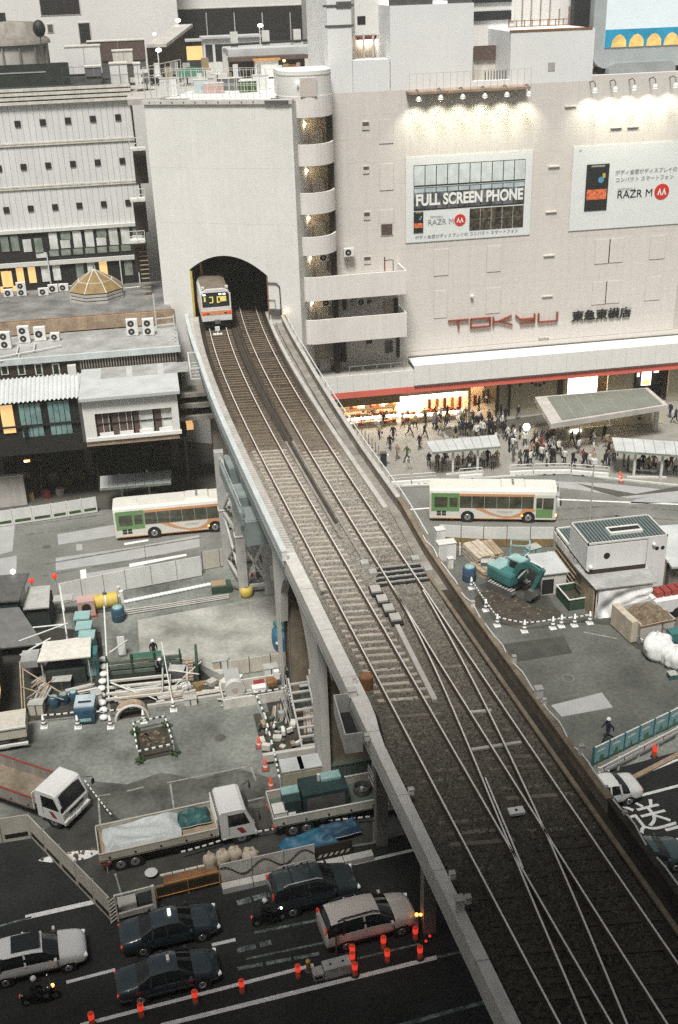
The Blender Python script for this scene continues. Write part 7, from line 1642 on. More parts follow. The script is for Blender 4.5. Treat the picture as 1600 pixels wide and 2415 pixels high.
# --- left yard
simple('grey_site_cabin','dark grey site cabin with pitched roof at the left edge','cabin',gp(30,1480),RAD(-3),[('wall','car_blue',lambda m: m.box(-2.6,.9,-1.2,2.2,0,2.6)),('roof','steel_dark',lambda m: m.slab([(-3,-1.4,3.0),(1.1,-1.4,3.0),(1.3,2.5,3.0),(-3,2.5,3.0)],.12)),('lamp','lamp_soft',lambda m: m.sphere((.2,2.4,3.25),.2)),('ramp','steel_dark',lambda m: m.slab([(-2.6,-4.2,.9),(2.8,-4.0,.9),(1.0,-1.3,2.4),(-2.6,-1.3,2.4)],.1))])
simple('side_cabin','slate blue lean-to roof beside the grey cabin','cabin',gp(100,1470),RAD(-3),[('roof','steel_grey',lambda m: m.slab([(-.9,-1.2,2.0),(.9,-1.2,2.0),(.7,1.6,2.2),(-.9,1.6,2.2)],.1)),('wall','dark_green',lambda m: m.box(-.8,.8,-1,1.4,0,1.9)),('shelf','steel_grey',lambda m: m.box(.9,2.3,.4,1.3,1.4,1.5))])
for i,(x,y) in enumerate([(82,1413),(136,1402)]): simple('warning_lamp',['red warning lamp above the lean-to roof','red warning lamp on the corner of the long hoarding'][i],'lamp',gp(x,y),0,[('post','steel_grey',lambda m: m.cyl((0,0,0),(0,0,1.5),.04)),('lens','lamp_red',lambda m: m.sphere((0,0,1.6),.2))])
# portable toilets and boxes, teal
for i,(x,y,h,m) in enumerate([(203,1508,1.9,'teal_light'),(207,1532,1.9,'teal_light'),(214,1555,1.9,'teal_light'),(218,1588,1.7,'teal')]): simple('portable_toilet',['farthest pale teal cabinet of the row','second pale teal cabinet of the row','third pale teal cabinet with hat on top','nearest deep teal cabinet of the row'][i],'cabinet',gp(x,y),RAD(-4),[('body','teal',lambda k: k.box(-.5,.5,-.5,.5,.05,h)),('roof',m,lambda k: k.box(-.54,.54,-.54,.54,h,h+.12)),('door','teal_light',lambda k: k.box(-.35,.35,-.52,-.5,.15,h-.1)),('base','steel_dark',lambda k: k.box(-.5,.5,-.5,.5,0,.05))],'teal cabinets')
simple('pale_roof_shelter','pale flat roof over the dark work pit in the left yard','shelter',gp(165,1600),RAD(-2),[('roof','trim_cream',lambda m: m.slab([(-1.7,-1.0,2.2),(1.7,-1.0,2.2),(1.6,1.2,2.3),(-1.5,1.2,2.3)],.08)),('post','steel_grey',lambda m: [m.box(x-.04,x+.04,y-.04,y+.04,0,2.15) for x in (-1.5,1.5) for y in (-.8,1.0)]),('board','roof_grey',lambda m: m.box(-2.9,-1.8,-.4,1.0,1.4,1.9)),('machine','dark_green',lambda m: m.box(-1.4,1.2,-.7,.8,0,1.1))])
# red pump and yellow tank
simple('red_pump','faded red pump unit with round black mouth','pump',gp(207,1448),RAD(4),[('body','pink_red',lambda m: m.box(-.6,.6,-.5,.5,.1,1.3)),('mouth','dark',lambda m: m.cyl((0,-.52,.8),(0,-.5,.8),.34,n=14)),('base','red',lambda m: m.box(-.7,.7,-.6,.6,0,.1))])
simple('yellow_tank','yellow cylindrical tank beside the red pump','tank',gp(252,1437),RAD(5),[('drum','yellow',lambda m: m.cyl((-.85,0,.75),(.85,0,.75),.55,n=16)),('band','steel_white',lambda m: m.cyl((-.06,0,.75),(.06,0,.75),.57,n=16)),('cradle','steel_dark',lambda m: m.box(-.7,.7,-.4,.4,0,.3)),('valve','steel_dark',lambda m: m.sphere((0,0,1.35),.16))])
drum('dark blue drum with white top in front of the yellow tank',281,1462,'blue',1.2)
simple('white_barrels','cluster of small white bottles behind the yellow tank','bottles',gp(280,1425),0,[('bottle','plastic_white',lambda m: m.cyl((0,0,0),(0,0,.7),.16)),('bottle','plastic_white',lambda m: m.cyl((.3,.2,0),(.3,.2,1.0),.16)),('bottle','trim_cream',lambda m: m.cyl((.1,.5,0),(.1,.5,1.2),.14))])
# white edge building at far left and bridge deck of the site entrance
simple('edge_building','white cornered hut at the left edge beside the scaffold','hut',gp(-20,1680),RAD(2),[('wall','dark_brown',lambda m: m.box(-3,.7,-2.2,3.8,0,3.0)),('trim','steel_white',lambda m: m.bar((.8,-1.0,3.0),(.6,4.0,3.2),.18,.35)),('roof','roof_white',lambda m: m.slab([(-3,-1.2,3.3),(.55,-1.2,3.2),(.5,4,3.3),(-3,4,3.3)],.1)),('window','glass_warm',lambda m: m.box(.7,.74,-.6,.6,1.2,2.2))])
simple('skip_lorry_tail','pale grey tailboard of a vehicle at the left edge','vehicle body',gp(10,1770),RAD(3),[('body','hoarding_tan',lambda m: m.box(-3,1.5,-.2,1.6,.9,1.7)),('floor','steel_dark',lambda m: m.box(-3,1.4,-.1,1.6,.6,.88)),('rail','steel_white',lambda m: m.box(-3,1.55,-.28,-.2,1.62,1.72)),('bumper','steel_white',lambda m: m.box(-3,1.5,-.25,-.1,.35,.5)),('wheel','tyre',lambda m: (m.cyl((.7,-.1,.4),(.7,.2,.4),.4),m.cyl((-.9,-.1,.4),(-.9,.2,.4),.4)))])
# scaffold masts and cross poles
def poles(name,label,cat,segs,r=.05,mat='steel_white'):
    t = thing(name,label,cat,gp(segs[0][0],segs[0][1]),0); o = t.location
    for x0_,y0_,z0_,x1_,y1_,z1_ in segs: MB(mat).tube([P(x0_,y0_,z0_)-o,P(x1_,y1_,z1_)-o],r,6).obj('pole',t)
    return t
poles('scaffold','tall white scaffold mast with cross poles over the dark pit','scaffold',[(163,1535,0,141,1380,3.2),(141,1380,3.2,152,1440,3),(45,1512,2,160,1470,2),(48,1545,1.5,120,1505,2.4),(85,1520,1.6,185,1505,1.6),(78,1480,2,156,1472,2)],.06)
poles('scaffold','second white mast left of the yard edge','scaffold',[(258,1660,0,246,1430,2.8),(262,1610,.8,340,1640,.3),(258,1540,1.2,300,1510,1.2)],.06)
poles('scaffold','brown scaffold poles beside the white-cornered hut','scaffold',[(55,1720,0,47,1560,2.5),(62,1720,0,54,1575,2.5),(50,1620,1.8,150,1650,.6),(50,1575,2,155,1640,1.2),(95,1545,2.2,110,1620,.2),(60,1650,1,130,1600,2)],.045,'wood')
poles('scaffold','thin mast with diagonal stays beside the green pit frame','scaffold',[(410,1672,0,382,1515,2.6),(410,1620,1,475,1560,1.4),(300,1620,.4,370,1650,.3),(400,1580,2,470,1590,2)],.04)
# green pit frame
pf_ = thing('trench_works','dark green framed excavation pit with white waling beams','pit',gp(350,1605),RAD(-2))
MB('dark').box(-2.6,2.2,-2.2,1.0,.01,.06).obj('pit_floor',pf_)
for i in range(3): MB('green_metal').box(-2.7,2.3,.9-.0-i*.0,1.05,.1+i*.4,.35+i*.4).obj('green_beam',pf_)
for y in (-.2,-.9,-1.6,-2.2): MB('trim_cream').box(-2.6,2.3,y-.07,y+.07,.3,.45).obj('waling_beam',pf_)
for x in (-2.6,-1.0,.5,2.2): MB('green').box(x-.06,x+.06,.8,1.0,0,1.6).obj('green_post',pf_)
for x in (1.0,1.5,2.6): MB('steel_grey').box(x-.05,x+.05,-2.2,1.0,.5,.6).obj('strut',pf_)
MB('green_net').box(-1.0,1.0,1.05,1.1,.9,1.55).obj('green_net',pf_); MB('green').box(3.2,3.35,-1.2,1.2,0,1.7).obj('green_panel',pf_)
for i in range(8): MB('rust_light').box(2.3,3.0,-1.0+i*.28,-.85+i*.28,.3+.04*i,.4+.04*i).obj('tie_bar',pf_)
simple('warning_board','white upright board behind the pit frame','board',gp(290,1545),RAD(-3),[('board','plastic_white',lambda m: m.box(-.25,.25,-.03,.03,.05,1.5)),('foot','steel_dark',lambda m: m.box(-.3,.3,-.2,.2,0,.05))])
sb_ = thing('sandbag_column','column of pale sacks along the pit edge','sandbags',gp(243,1640),0); o = sb_.location
for i in range(9): p = gp(243+3*math.sin(i),1560+i*17)-o; k = MB('bag_white').sphere((0,0,.16),.3,8,5,.6).obj('sack',sb_); k.location = p
# blue machines
for i,(x,y,s,lab) in enumerate([(130,1665,.8,'left one of the three dark blue small drums in the pit yard'),(152,1658,.8,'middle one of the three dark blue small drums in the pit yard'),(176,1650,.7,'right one of the three dark blue small drums in the pit yard')]): drum(lab,x,y,'blue',s)
simple('compressor','pale blue compressor with dark vent behind the striped rope','compressor',gp(206,1690),RAD(-4),[('body','blue',lambda m: m.box(-.6,.6,-.9,.7,.15,1.1)),('top','print_sky',lambda m: m.box(-.62,.62,-.6,.72,1.1,1.2)),('vent','dark',lambda m: m.box(-.4,.4,-.2,0,1.2,1.22)),('front_panel','teal_light',lambda m: m.box(-.4,.4,-.93,-.9,.3,.5)),('wheel','tyre',lambda m: (m.cyl((-.6,-.5,.18),(-.5,-.5,.18),.18),m.cyl((.5,-.5,.18),(.6,-.5,.18),.18)))])
simple('half_ring','half-round brown cover with pale rim at the striped rope','cover',gp(312,1690),RAD(3),[('arch','rust_light',lambda m: m.loft([[(1.0*math.cos(t__),y,1.0*math.sin(t__)) for t__ in np.linspace(0,math.pi,12)]+[(.8*math.cos(t__),y,.8*math.sin(t__)) for t__ in np.linspace(math.pi,0,12)] for y in (-.2,.5)],True,False)),('rim','concrete_light',lambda m: m.tube([(1.0*math.cos(t__),-.25,1.0*math.sin(t__)) for t__ in np.linspace(0,math.pi,14)],.1)),('shadow_floor','dark_brown',lambda m: m.box(-.9,.9,-.1,.5,.01,.04))])
mat_ = thing('material_row','long row of stored pipes and boards along the yard edge','materials',gp(500,1625),RAD(2)); 
for i in range(7): MB(['steel_grey','wood_pale','steel_white','trim_cream','steel_grey','steel_dark','wood'][i]).tube([(-3.4+.2*i,-.6+.2*i,.1),(1.2+.2*(i%3),-.5+.2*i,.12)],.08,6).obj('pipe',mat_)
for i in range(6): MB(['hoarding_tan','plastic_white','ochre','concrete','trim_cream','plastic_white'][i]).cb((-2.5+i*.85,.2*(i%2),.3),.6,.5,.5,.2*i).obj('crate',mat_)
MB('concrete').box(-4.2,3.0,-1.1,-.9,0,.2).obj('kerb_beam',mat_); MB('slab').box(.9,1.9,-.9,2.2,.5,.58).obj('ramp_board',mat_)
hoard('site_hoarding','pale low boards behind the reel store by the arch',[P(540,1595),P(690,1572)],1.2,'hoarding_tan','steel_dark',1.7)
rb = thing('reel_store','white-edged skip holding a pale reel and red boxes','skip',gp(600,1640),RAD(3))
for a_ in ((-2.1,2.0,-1.0,-.92),(-2.1,2.0,.9,1.0)): MB('trim_cream').box(a_[0],a_[1],a_[2],a_[3],0,.7).obj('side',rb)
for x in (-2.1,1.95): MB('trim_cream').box(x,x+.08,-.92,.9,0,.7).obj('end',rb)
MB('concrete_light').cyl((-1.2,-.1,.7),(-1.2,.3,.7),.65,n=18).obj('reel',rb); MB('wood_pale').cyl((-1.2,-.12,.7),(-1.2,.32,.7),.2,n=10).obj('reel_hub',rb); MB('red').cb((.4,.2,.7),.7,.5,.3).obj('red_box',rb); MB('plastic_white').cb((.3,-.3,.7),.9,.5,.35).obj('white_box',rb); MB('rust').cb((1.2,.2,.7),.6,.7,.3).obj('red_box',rb); MB('plastic_white').cb((1.6,.5,1.0),.35,.3,.6).obj('white_box',rb)
# blue machine under the arch
simple('blue_machine','blue rounded machine with pale lettering beside the arch','machine',gp(680,1525),RAD(4),[('body','blue_tarp',lambda m: m.lathe([(1.0,.1),(1.1,.5),(1.1,1.2),(.95,1.5),(.2,1.5)],14)),('top','teal',lambda m: [m.cb((-.5+.5*i,.2,1.6),.4,1.2,.25,.2) for i in range(3)]),('lettering','plastic_white',lambda m: m.cb((-.75,-.85,.9),.5,.05,.18,-.7)),('base','steel_dark',lambda m: m.cyl((0,0,0),(0,0,.12),1.0))])
# planted green-mesh barrier square in the yard
sq = [gp(318,1728),gp(392,1712),gp(412,1778),gp(328,1796)]
bs = thing('pit_guard','square of green and white striped guards round a small pit','barrier',sq[0],0); o = sq[0]
MB('soil').slab([(p.x-o.x,p.y-o.y,.05) for p in sq][::-1],.04).obj('pit_floor',bs)
for a,b in zip(sq,sq[1:]+sq[:1]):
    a = a-o; b = b-o; n = 10
    for z in (.75,):
        for i in range(n): MB('plastic_white' if i % 2 else 'green').bar(a+(b-a)*(i/n)+Vector((0,0,z)),a+(b-a)*((i+1)/n)+Vector((0,0,z)),.09).obj('striped_bar',bs)
    MB('steel_grey').bar(a,a+Vector((0,0,.95)),.08).obj('post',bs); w_ = MB('plant'); leaves(w_,a+Vector((.05,-.1,.2)),.34,40,int(a.x*10)+5); w_.obj('weeds',bs)
for i in range(14): MB('rubble').cb((sq[1]-o)*.5+Vector((rnd.uniform(-.6,.8),rnd.uniform(-1.8,-.5),.1)),.25,.2,.15,rnd.random()*3).obj('broken_slab',bs)
# net fence along the pit by the arch
nf = [gp(602,1660),gp(628,1720),gp(650,1810),gp(662,1868)]
nt_ = thing('net_fence','green and white net fence leaning along the arch pit','fence',nf[0],0); o = nf[0]
for a,b in zip(nf,nf[1:]):
    a = a-o; b = b-o; n = 9
    for i in range(n): MB('plastic_white' if i % 2 == 0 else 'green').bar(a+(b-a)*(i/n)+Vector((0,0,1.0)),a+(b-a)*((i+1)/n)+Vector((0,0,1.0)),.1,.14).obj('striped_bar',nt_)
    MB('panel_white').bar(a+Vector((.05,0,.5)),b+Vector((.05,0,.5)),.02,.8).obj('net',nt_); MB('steel_grey').bar(a,a+Vector((0,0,1.1)),.07).obj('post',nt_)
chain('barrier_chain','short striped bar across the pit by the arch',[gp(602,1660),gp(680,1648),gp(700,1720)],.9)
pt = thing('arch_pit','cluttered work pit with ladder and pipes below the arch','pit',gp(680,1730),RAD(2)); MB('soil').box(-1.8,1.2,-2.4,2.4,.01,.05).obj('pit_floor',pt)
for i in range(8): MB('concrete').box(.5,1.7,-2.2+i*.6,-2.05+i*.6,.5+.22*i,.6+.22*i).obj('ladder_step',pt)
for s in (.5,1.7): MB('steel_grey').bar((s,-2.3,.45),(s,2.3,2.4),.1).obj('ladder_rail',pt)
rq = random.Random(21)
for i in range(26): MB(rq.choice(['steel_grey','trim_cream','green_metal','wood','plastic_white','steel_dark'])).cb((rq.uniform(-1.7,.6),rq.uniform(-2.2,1.8),rq.uniform(.1,.5)),rq.uniform(.15,.6),rq.uniform(.1,.4),rq.uniform(.08,.4),rq.random()*3).obj('debris',pt)
for i in range(7): MB('steel_grey').tube([(rq.uniform(-.4,.6),rq.uniform(0,2.4),0),(rq.uniform(-.4,.8),rq.uniform(.5,2.6),rq.uniform(1.5,2.8))],.035,5).obj('pole',pt)
MB('concrete_light').box(-1.9,1.2,-2.75,-2.5,.3,.8).obj('front_wall',pt); MB('panel_white').box(1.9,2.5,-1.2,3.0,0,2.4).obj('white_panel',pt)
# beige cabinets and green container
for i,x in enumerate((692,734)): simple('switch_cabinet',['left beige switch cabinet with white top by the net fence','right beige switch cabinet with white top by the net fence'][i],'cabinet',gp(x,1868-i*8),RAD(3),[('body','beige_metal',lambda m: m.box(-.62,.62,-.55,.55,.05,1.9)),('roof','roof_white',lambda m: m.box(-.64,.64,-.58,.58,1.9,1.98)),('door','beige_metal',lambda m: m.box(-.5,.5,-.58,-.55,.2,1.8)),('base','steel_dark',lambda m: m.box(-.6,.6,-.5,.5,0,.05))],'beige cabinets')
simple('green_container','grey green steel container against the pier','container',gp(830,1835),RAD(3),[('body','green_metal',lambda m: m.box(-1.6,1.6,-.9,.9,.1,1.8)),('roof','green_metal',lambda m: m.box(-1.65,1.65,-.95,.95,1.8,1.88)),('rib','roof_teal',lambda m: [m.box(-1.5+.3*i,-1.42+.3*i,-.94,-.9,.2,1.75) for i in range(11)]),('skid','steel_dark',lambda m: m.box(-1.5,1.5,-.8,.8,0,.1))])
# white railing beside the generator truck
railing('site_rail','slanting white rail along the viaduct columns',[gp(870,1775,1.2),gp(885,1850,1.2)],.9,2,'steel_white',.04,(1.,))
# tan fence corner and hoarding along the street
hoard('site_fence','tan panelled fence with openings, left arm of the corner',[P(-60,2000),P(76,1978)],1.7,'hoarding_tan','steel_grey',1.7,win='dark')
hoard('site_fence','tan panelled fence with openings, slanting arm to the corner post',[P(76,1978),P(268,2178)],1.7,'hoarding_tan','steel_grey',1.5,win='dark')
cf = thing('corner_fence','white ladder-braced fence corner by the taxi','fence',gp(268,2178),ROADA); 
for i in range(7): MB('trim_cream').bar((-.08,0,.1+i*.22),(.22,.12,.2+i*.22),.05).obj('rung',cf)
for x in (-.1,.25): MB('trim_cream').bar((x,.05,0),(x,.05,1.7),.07).obj('post',cf)
MB('trim_cream').bar((.2,.1,1.65),(2.1,.15,1.65),.08).obj('rail',cf); MB('trim_cream').bar((2.1,.15,0),(2.1,.15,1.7),.16).obj('post',cf); MB('concrete').bar((.2,.1,.3),(2.1,.15,.35),.12,.3).obj('base_beam',cf)
MB('concrete').cb((.8,.9,.25),.9,.7,.3).obj('slab',cf); MB('steel_white').bar((.6,1.6,0),(.45,1.6,1.6),.08).obj('stake',cf)
hoard('street_hoarding','pale street hoarding with a wavy cable behind the black SUV',[P(522,2083),P(745,2033)],1.25,'concrete_light','concrete',1.9)
w0_, w1_ = P(522,2083), P(745,2033); dd = (w1_-w0_); L_ = dd.length; 
tag(MB('black_steel').tube([(w0_.x+dd.x*t__-.02,w0_.y+dd.y*t__-.08,.75+.33*math.sin(t__*15+1)) for t__ in np.linspace(0,1,60)],.025,5).obj('wavy_cable'),'wavy black cable hung along the pale street hoarding','cable')
simple('kerb_barrier','mossy concrete kerb below the pale street hoarding','kerb',(w0_.x,w0_.y-.3,0),math.atan2(dd.y,dd.x),[('block','concrete_light',lambda m: [m.box(i*1.6,i*1.6+1.56,-.5,-.05,0,.35) for i in range(5)]),('moss','ochre',lambda m: m.box(0,L_,-.04,.1,.0,.2))])
hoard('mesh_fence','dark fence with orange-lit rails left of the street hoarding',[P(372,2124),P(520,2087)],.8,'dark_brown','rust',1.9)
railing('mesh_fence','thin orange rail over the dark fence',[gp(372,2126),gp(520,2089)],1.0,1.9,'orange',.022,(1.,.25))
bf = thing('bollard_fence','brown barrier with slanting white stripes by the dark road','barrier',gp(745,2030),ROADA)
MB('dark_brown').box(0,2.0,-.04,.04,0,.9).obj('panel',bf)
for i in range(6): MB('paint').add([(.1+.3*i,-.045,.15),(.25+.3*i,-.045,.15),(.38+.3*i,-.045,.35),(.23+.3*i,-.045,.35)],[(0,1,2,3)]).obj('stripe',bf)
chain('barrier_chain','dotted white rope running behind the sacks and the blue sheet',[gp(430,2030),gp(560,1990),gp(740,1956),gp(880,1945)],.6)
chain('barrier_chain','dotted white rope from tipper cab to the white truck',[gp(205,1870),gp(270,1955)],.9)
# sacks, blue sheet
for i,(x,y,s) in enumerate([(498,2046,.34),(528,2038,.38),(556,2030,.36),(592,2034,.42)]): bag('rubble_sack','pale tied rubble sack by the street hoarding, %s of four' % nth(i,4),x,y,s,.85,'sack',30+i,i,'rubble sacks')
p = gp(740,2000); cloth(None,'ground_sheet','blue sheet spread over materials beside the street hoarding','tarpaulin','blue_tarp',-1.7,1.4,-.9,.9,.55,.18,13,p,RAD(14),.4)
cloth(None,'ground_sheet','dark blue folded sheet above the blue sheet','tarpaulin','blue',-.9,1.4,-.5,.5,.7,.12,17,gp(790,1975),RAD(8),.3)
simple('stone_pile','flat pallet of brown slabs in front of the white truck','pallet',gp(450,2070),ROADA,[('slab_top','trim_cream',lambda m: [m.cb((-1.2+.65*i,.3,.3),.6,.12,.1) for i in range(4)]),('board','rust',lambda m: m.box(-1.4,1.4,-.3,.4,.05,.22))])
simple('round_sign','round red no-entry sign at the rear of the white truck','sign',gp(256,2060),ROADA,[('disc','sign_red',lambda m: m.cyl((0,-.03,.9),(0,.03,.9),.34,n=18)),('bar','print_white',lambda m: m.cb((0,-.045,.9),.45,.02,.1,0,.5)),('post','steel_grey',lambda m: m.cyl((0,.06,0),(0,.06,.9),.035))])
simple('drain_cover','round teal glinting bowl under the white truck','bowl',gp(358,2065),0,[('bowl','teal_light',lambda m: m.lathe([(.05,.02),(.3,.15),(.32,.2)],12)),('rim','steel_white',lambda m: m.lathe([(.32,.2),(.34,.23)],12))])
heap('white_litter','crumpled white sheeting lying along the slanting fence','litter',170,2020,1.6,.35,.2,'tarp_white',6)
# bus lane left: long white barrier with green windows
hoard('lane_barrier','long white barrier with green slots at the dark bus stop',[P(-60,1252),P(125,1225),P(232,1208)],1.5,'hoarding','hoarding',1.45,win='plant')
poles('lamp_mast','yellow lamp masts over the dark work area at the left','mast',[(100,1175,0,96,1100,2.6),(45,1130,0,42,1075,2.5),(42,1080,2.6,110,1085,2.6),(198,1115,0,195,1090,2),(235,1160,0,230,1095,2.6)],.06,'ochre')
simple('work_lamp','glowing orange-white lamp head on the yellow mast','lamp',P(64,1087,2.7),0,[('head','lamp_orange',lambda m: m.cb((0,0,0),.5,.15,.15)),('core','lamp_white',lambda m: m.cb((-.1,-.08,0),.25,.06,.1))])
simple('grey_side_wall','grey wall block at the left edge of the dark stop','wall',gp(0,1200),RAD(3),[('wall','concrete',lambda m: m.box(-4,2.4,0,.4,0,2.9)),('coping','concrete_light',lambda m: m.box(-4,2.45,-.05,.45,2.9,3.0))])
rz_ = random.Random(33)
for i in range(12):
    x, y = 60+i*12+rz_.randint(-6,6), 1120+rz_.randint(0,60); simple('stored_item','small stored item in the dark work area, %s of twelve' % nth(i,12),'item',gp(x,y),rz_.random()*3,[('body',rz_.choice(['concrete','dark_green','steel_grey','red','cloth_grey','ochre']),lambda m: m.cb((0,0,.4),rz_.uniform(.4,.9),rz_.uniform(.3,.7),.7)),('top','steel_dark',lambda m: m.cb((0,0,.8),.4,.3,.1))],'stored items in the work area')

# ---------------------------------------------------------------- wear, painted shade and clutter of the yards
rw_ = random.Random(77)
def pq(*px): return [P(x,y) for x,y in px]
for q,m in [(((0,1505),(130,1480),(238,1490),(250,1600),(255,1680),(170,1690),(80,1700),(0,1720)),'pit_mud'),(((250,1570),(380,1552),(445,1556),(500,1600),(430,1650),(330,1672),(262,1680)),'pit_mud'),(((625,1645),(720,1625),(745,1790),(668,1800)),'pit_mud'),(((1130,1380),(1210,1350),(1290,1400),(1330,1460),(1180,1465)),'wet'),(((100,1960),(230,1880),(300,1950),(640,1900),(880,1870),(880,1985),(600,2030),(330,2100),(262,2130),(180,2045)),'wet'),  # mud and moist ground; last here paints shade over the lower yard
            (((1330,1465),(1480,1440),(1600,1500),(1600,1560),(1500,1530),(1440,1475)),'wet')]: sheet('mud_shade_patch',m,pq(*q),.0045)
sheet('mud_shade_patch','damp',pq((120,1880),(215,1842),(300,1850),(380,1822),(470,1838),(560,1812),(640,1835),(760,1800),(880,1790),(880,1870),(640,1900),(300,1950),(230,1880),(140,1935)),.0044)  # paints the onset of that shade farther up the yard
for q in [((1180,1520),(1330,1500),(1350,1540),(1200,1565))]: sheet('repair_patch','wet',pq(*q),.0085)
def tracks(pts,gap=1.6,w=.22):
    A_ = [P(*q) for q in pts]
    for s in (-1,1):
        mb = MB('tyre_mark'); 
        for a,b in zip(A_,A_[1:]):
            d = (b-a).normalized(); n = Vector((-d.y,d.x,0)); o_ = n*(s*gap/2)
            p,q = a+o_,b+o_; mb.add([(p.x-n.x*w/2,p.y-n.y*w/2,.0125),(q.x-n.x*w/2,q.y-n.y*w/2,.0125),(q.x+n.x*w/2,q.y+n.y*w/2,.0125),(p.x+n.x*w/2,p.y+n.y*w/2,.0125)],[(0,1,2,3)])
        struct(mb.obj('tyre_mark'))
tracks([(100,1345),(300,1310),(480,1280)],1.9); tracks([(1300,1215),(1450,1205),(1600,1215)],1.9); tracks([(60,1250),(250,1225)],1.9)
for i,(x,y) in enumerate([(520,1740),(1340,1600),(110,1290),(1450,1225)]):
    p = gp(x,y); struct(MB('steel_dark').cyl((p.x,p.y,.013),(p.x,p.y,.018),.33,n=18).obj('manhole_cover')); struct(MB('asphalt_bus').cyl((p.x,p.y,.009),(p.x,p.y,.0128),.42,n=18).obj('manhole_rim'))
def pile(label, x, y, L, n, mats, rz=0, r=.07, z0=0, seed=0, box=False):
    q = random.Random(seed); t = thing('beam_stack',label,'materials',gp(x,y,z0),rz)
    for i in range(n):
        k = i % 6; lay = i//6; a = q.uniform(-.06,.06); l = L*q.uniform(.75,1.05); yy = (k-2.5)*r*2.3+q.uniform(-.03,.03); zz = r+lay*r*2+.01
        mb = MB(q.choice(mats)); A_ = (-l/2+q.uniform(-.2,.2),yy-l*a/2,zz); B_ = (l/2,yy+l*a/2,zz)
        if box: mb.bar(A_,B_,r*1.8,r*1.8)
        else: mb.tube([A_,B_],r,6)
        mb.obj('beam',t)
    return t
SM = ['steel_grey','steel_dark','trim_cream','rust_light','wood','steel_grey']
for i,(x,y,L,n,rz,lab) in enumerate([(330,1640,3.2,14,.05,'stack of mixed pipes at the near edge of the green pit'),(420,1640,2.6,12,.12,'stack of steel beams right of the half-round cover'),(470,1622,2.4,10,.0,'stack of pale beams beside the ramp board'),(120,1600,2.6,12,.9,'stack of dark beams under the scaffold poles'),(95,1650,2.4,12,1.3,'stack of rusty bars by the brown scaffold poles'),(190,1630,2.0,8,.2,'short stack of beams in front of the pale roof'),(300,1575,3.0,10,.02,'long beams lying across the green pit'),(660,1690,2.2,10,1.4,'stack of steel bars along the net fence'),(735,1700,2.6,9,1.5,'upright bundle of poles leaning by the arch'),(560,1650,2.2,10,.1,'stack of grey beams below the reel store'),(1180,1335,2.2,12,.4,'stack of pale bars behind the excavator'),(1235,1335,2.0,10,1.0,'stack of teal-grey beams by the store shed'),(1450,1400,2.0,8,.2,'rusty bars beside the sheeted shed'),(640,1350,2.4,10,.1,'stack of beams at the trestle foot')]):
    pile(lab,x,y,L,n,SM,rz,.075,0,i,i % 2 == 0)
for i,(x,y,w,d,h,m,lab) in enumerate([(120,1560,1.0,.8,.9,'steel_grey','grey job box under the tall scaffold mast'),(150,1620,1.2,.8,.7,'dark_green','dark green job box in the pit yard'),(90,1680,.9,.7,.8,'hoarding_tan','tan crate by the white-cornered hut'),(230,1655,.6,.6,.7,'concrete','concrete block by the sandbag column'),(420,1600,1.0,.7,.8,'steel_dark','dark machine beside the thin mast'),(450,1660,.8,.5,.5,'trim_cream','cream crate at the yard edge beam'),(520,1570,1.0,.8,.6,'wood_pale','pale wooden crate behind the ramp board'),(640,1595,.9,.6,.8,'plastic_white','white crate beside the reel store'),(690,1610,.7,.7,1.2,'steel_dark','dark cabinet against the arch wall'),(720,1660,.6,.5,1.5,'green_metal','green cabinet below the arch'),(700,1840,.7,.5,1.2,'steel_dark','dark box behind the beige cabinets'),(770,1850,.6,.6,1.6,'steel_grey','grey box between beige cabinets and container'),(1150,1345,1.0,.6,.8,'teal','teal crate left of the excavator'),(1255,1330,1.1,.8,1.5,'teal_light','pale teal cage behind the excavator'),(1310,1325,1.2,.7,.7,'steel_dark','dark bench behind the store shed'),(1465,1440,.8,.6,1.0,'concrete','grey crate between shed and rubble skip'),(1585,1600,.5,.5,.4,'teal','small teal bucket at the right edge')]):
    simple('site_crate',lab,'crate',gp(x,y),rw_.uniform(-.3,.3),[('box',m,lambda k: k.box(-w/2,w/2,-d/2,d/2,.04,h)),('lid','steel_grey',lambda k: k.box(-w/2-.03,w/2+.03,-d/2-.03,d/2+.03,h,h+.04)),('skid','wood',lambda k: k.box(-w/2+.05,w/2-.05,-d/2,d/2,0,.04)),('batten','steel_dark',lambda k: k.box(-.04,.04,-d/2-.015,-d/2,.06,h-.03))])
ec_ = thing('excavator_cage','pale teal guard frame and hoses standing behind the excavator','machine',gp(1225,1340),RAD(-20))
fr = MB('teal_light')
for x in (-.7,.7):
    for y in (-.5,.5): fr.bar((x,y,0),(x,y,2.2),.09)
for z in (.9,2.2):
    for y in (-.5,.5): fr.bar((-.7,y,z),(.7,y,z),.09)
    for x in (-.7,.7): fr.bar((x,-.5,z),(x,.5,z),.09)
fr.obj('frame',ec_); MB('teal').box(-.6,.6,-.4,.4,.1,1.0).obj('engine',ec_); MB('steel_white').tube([(-.6,-.5,1.2),(-.2,-.7,1.6),(.3,-.6,1.3),(.7,-.5,1.7)],.05).obj('hose',ec_)

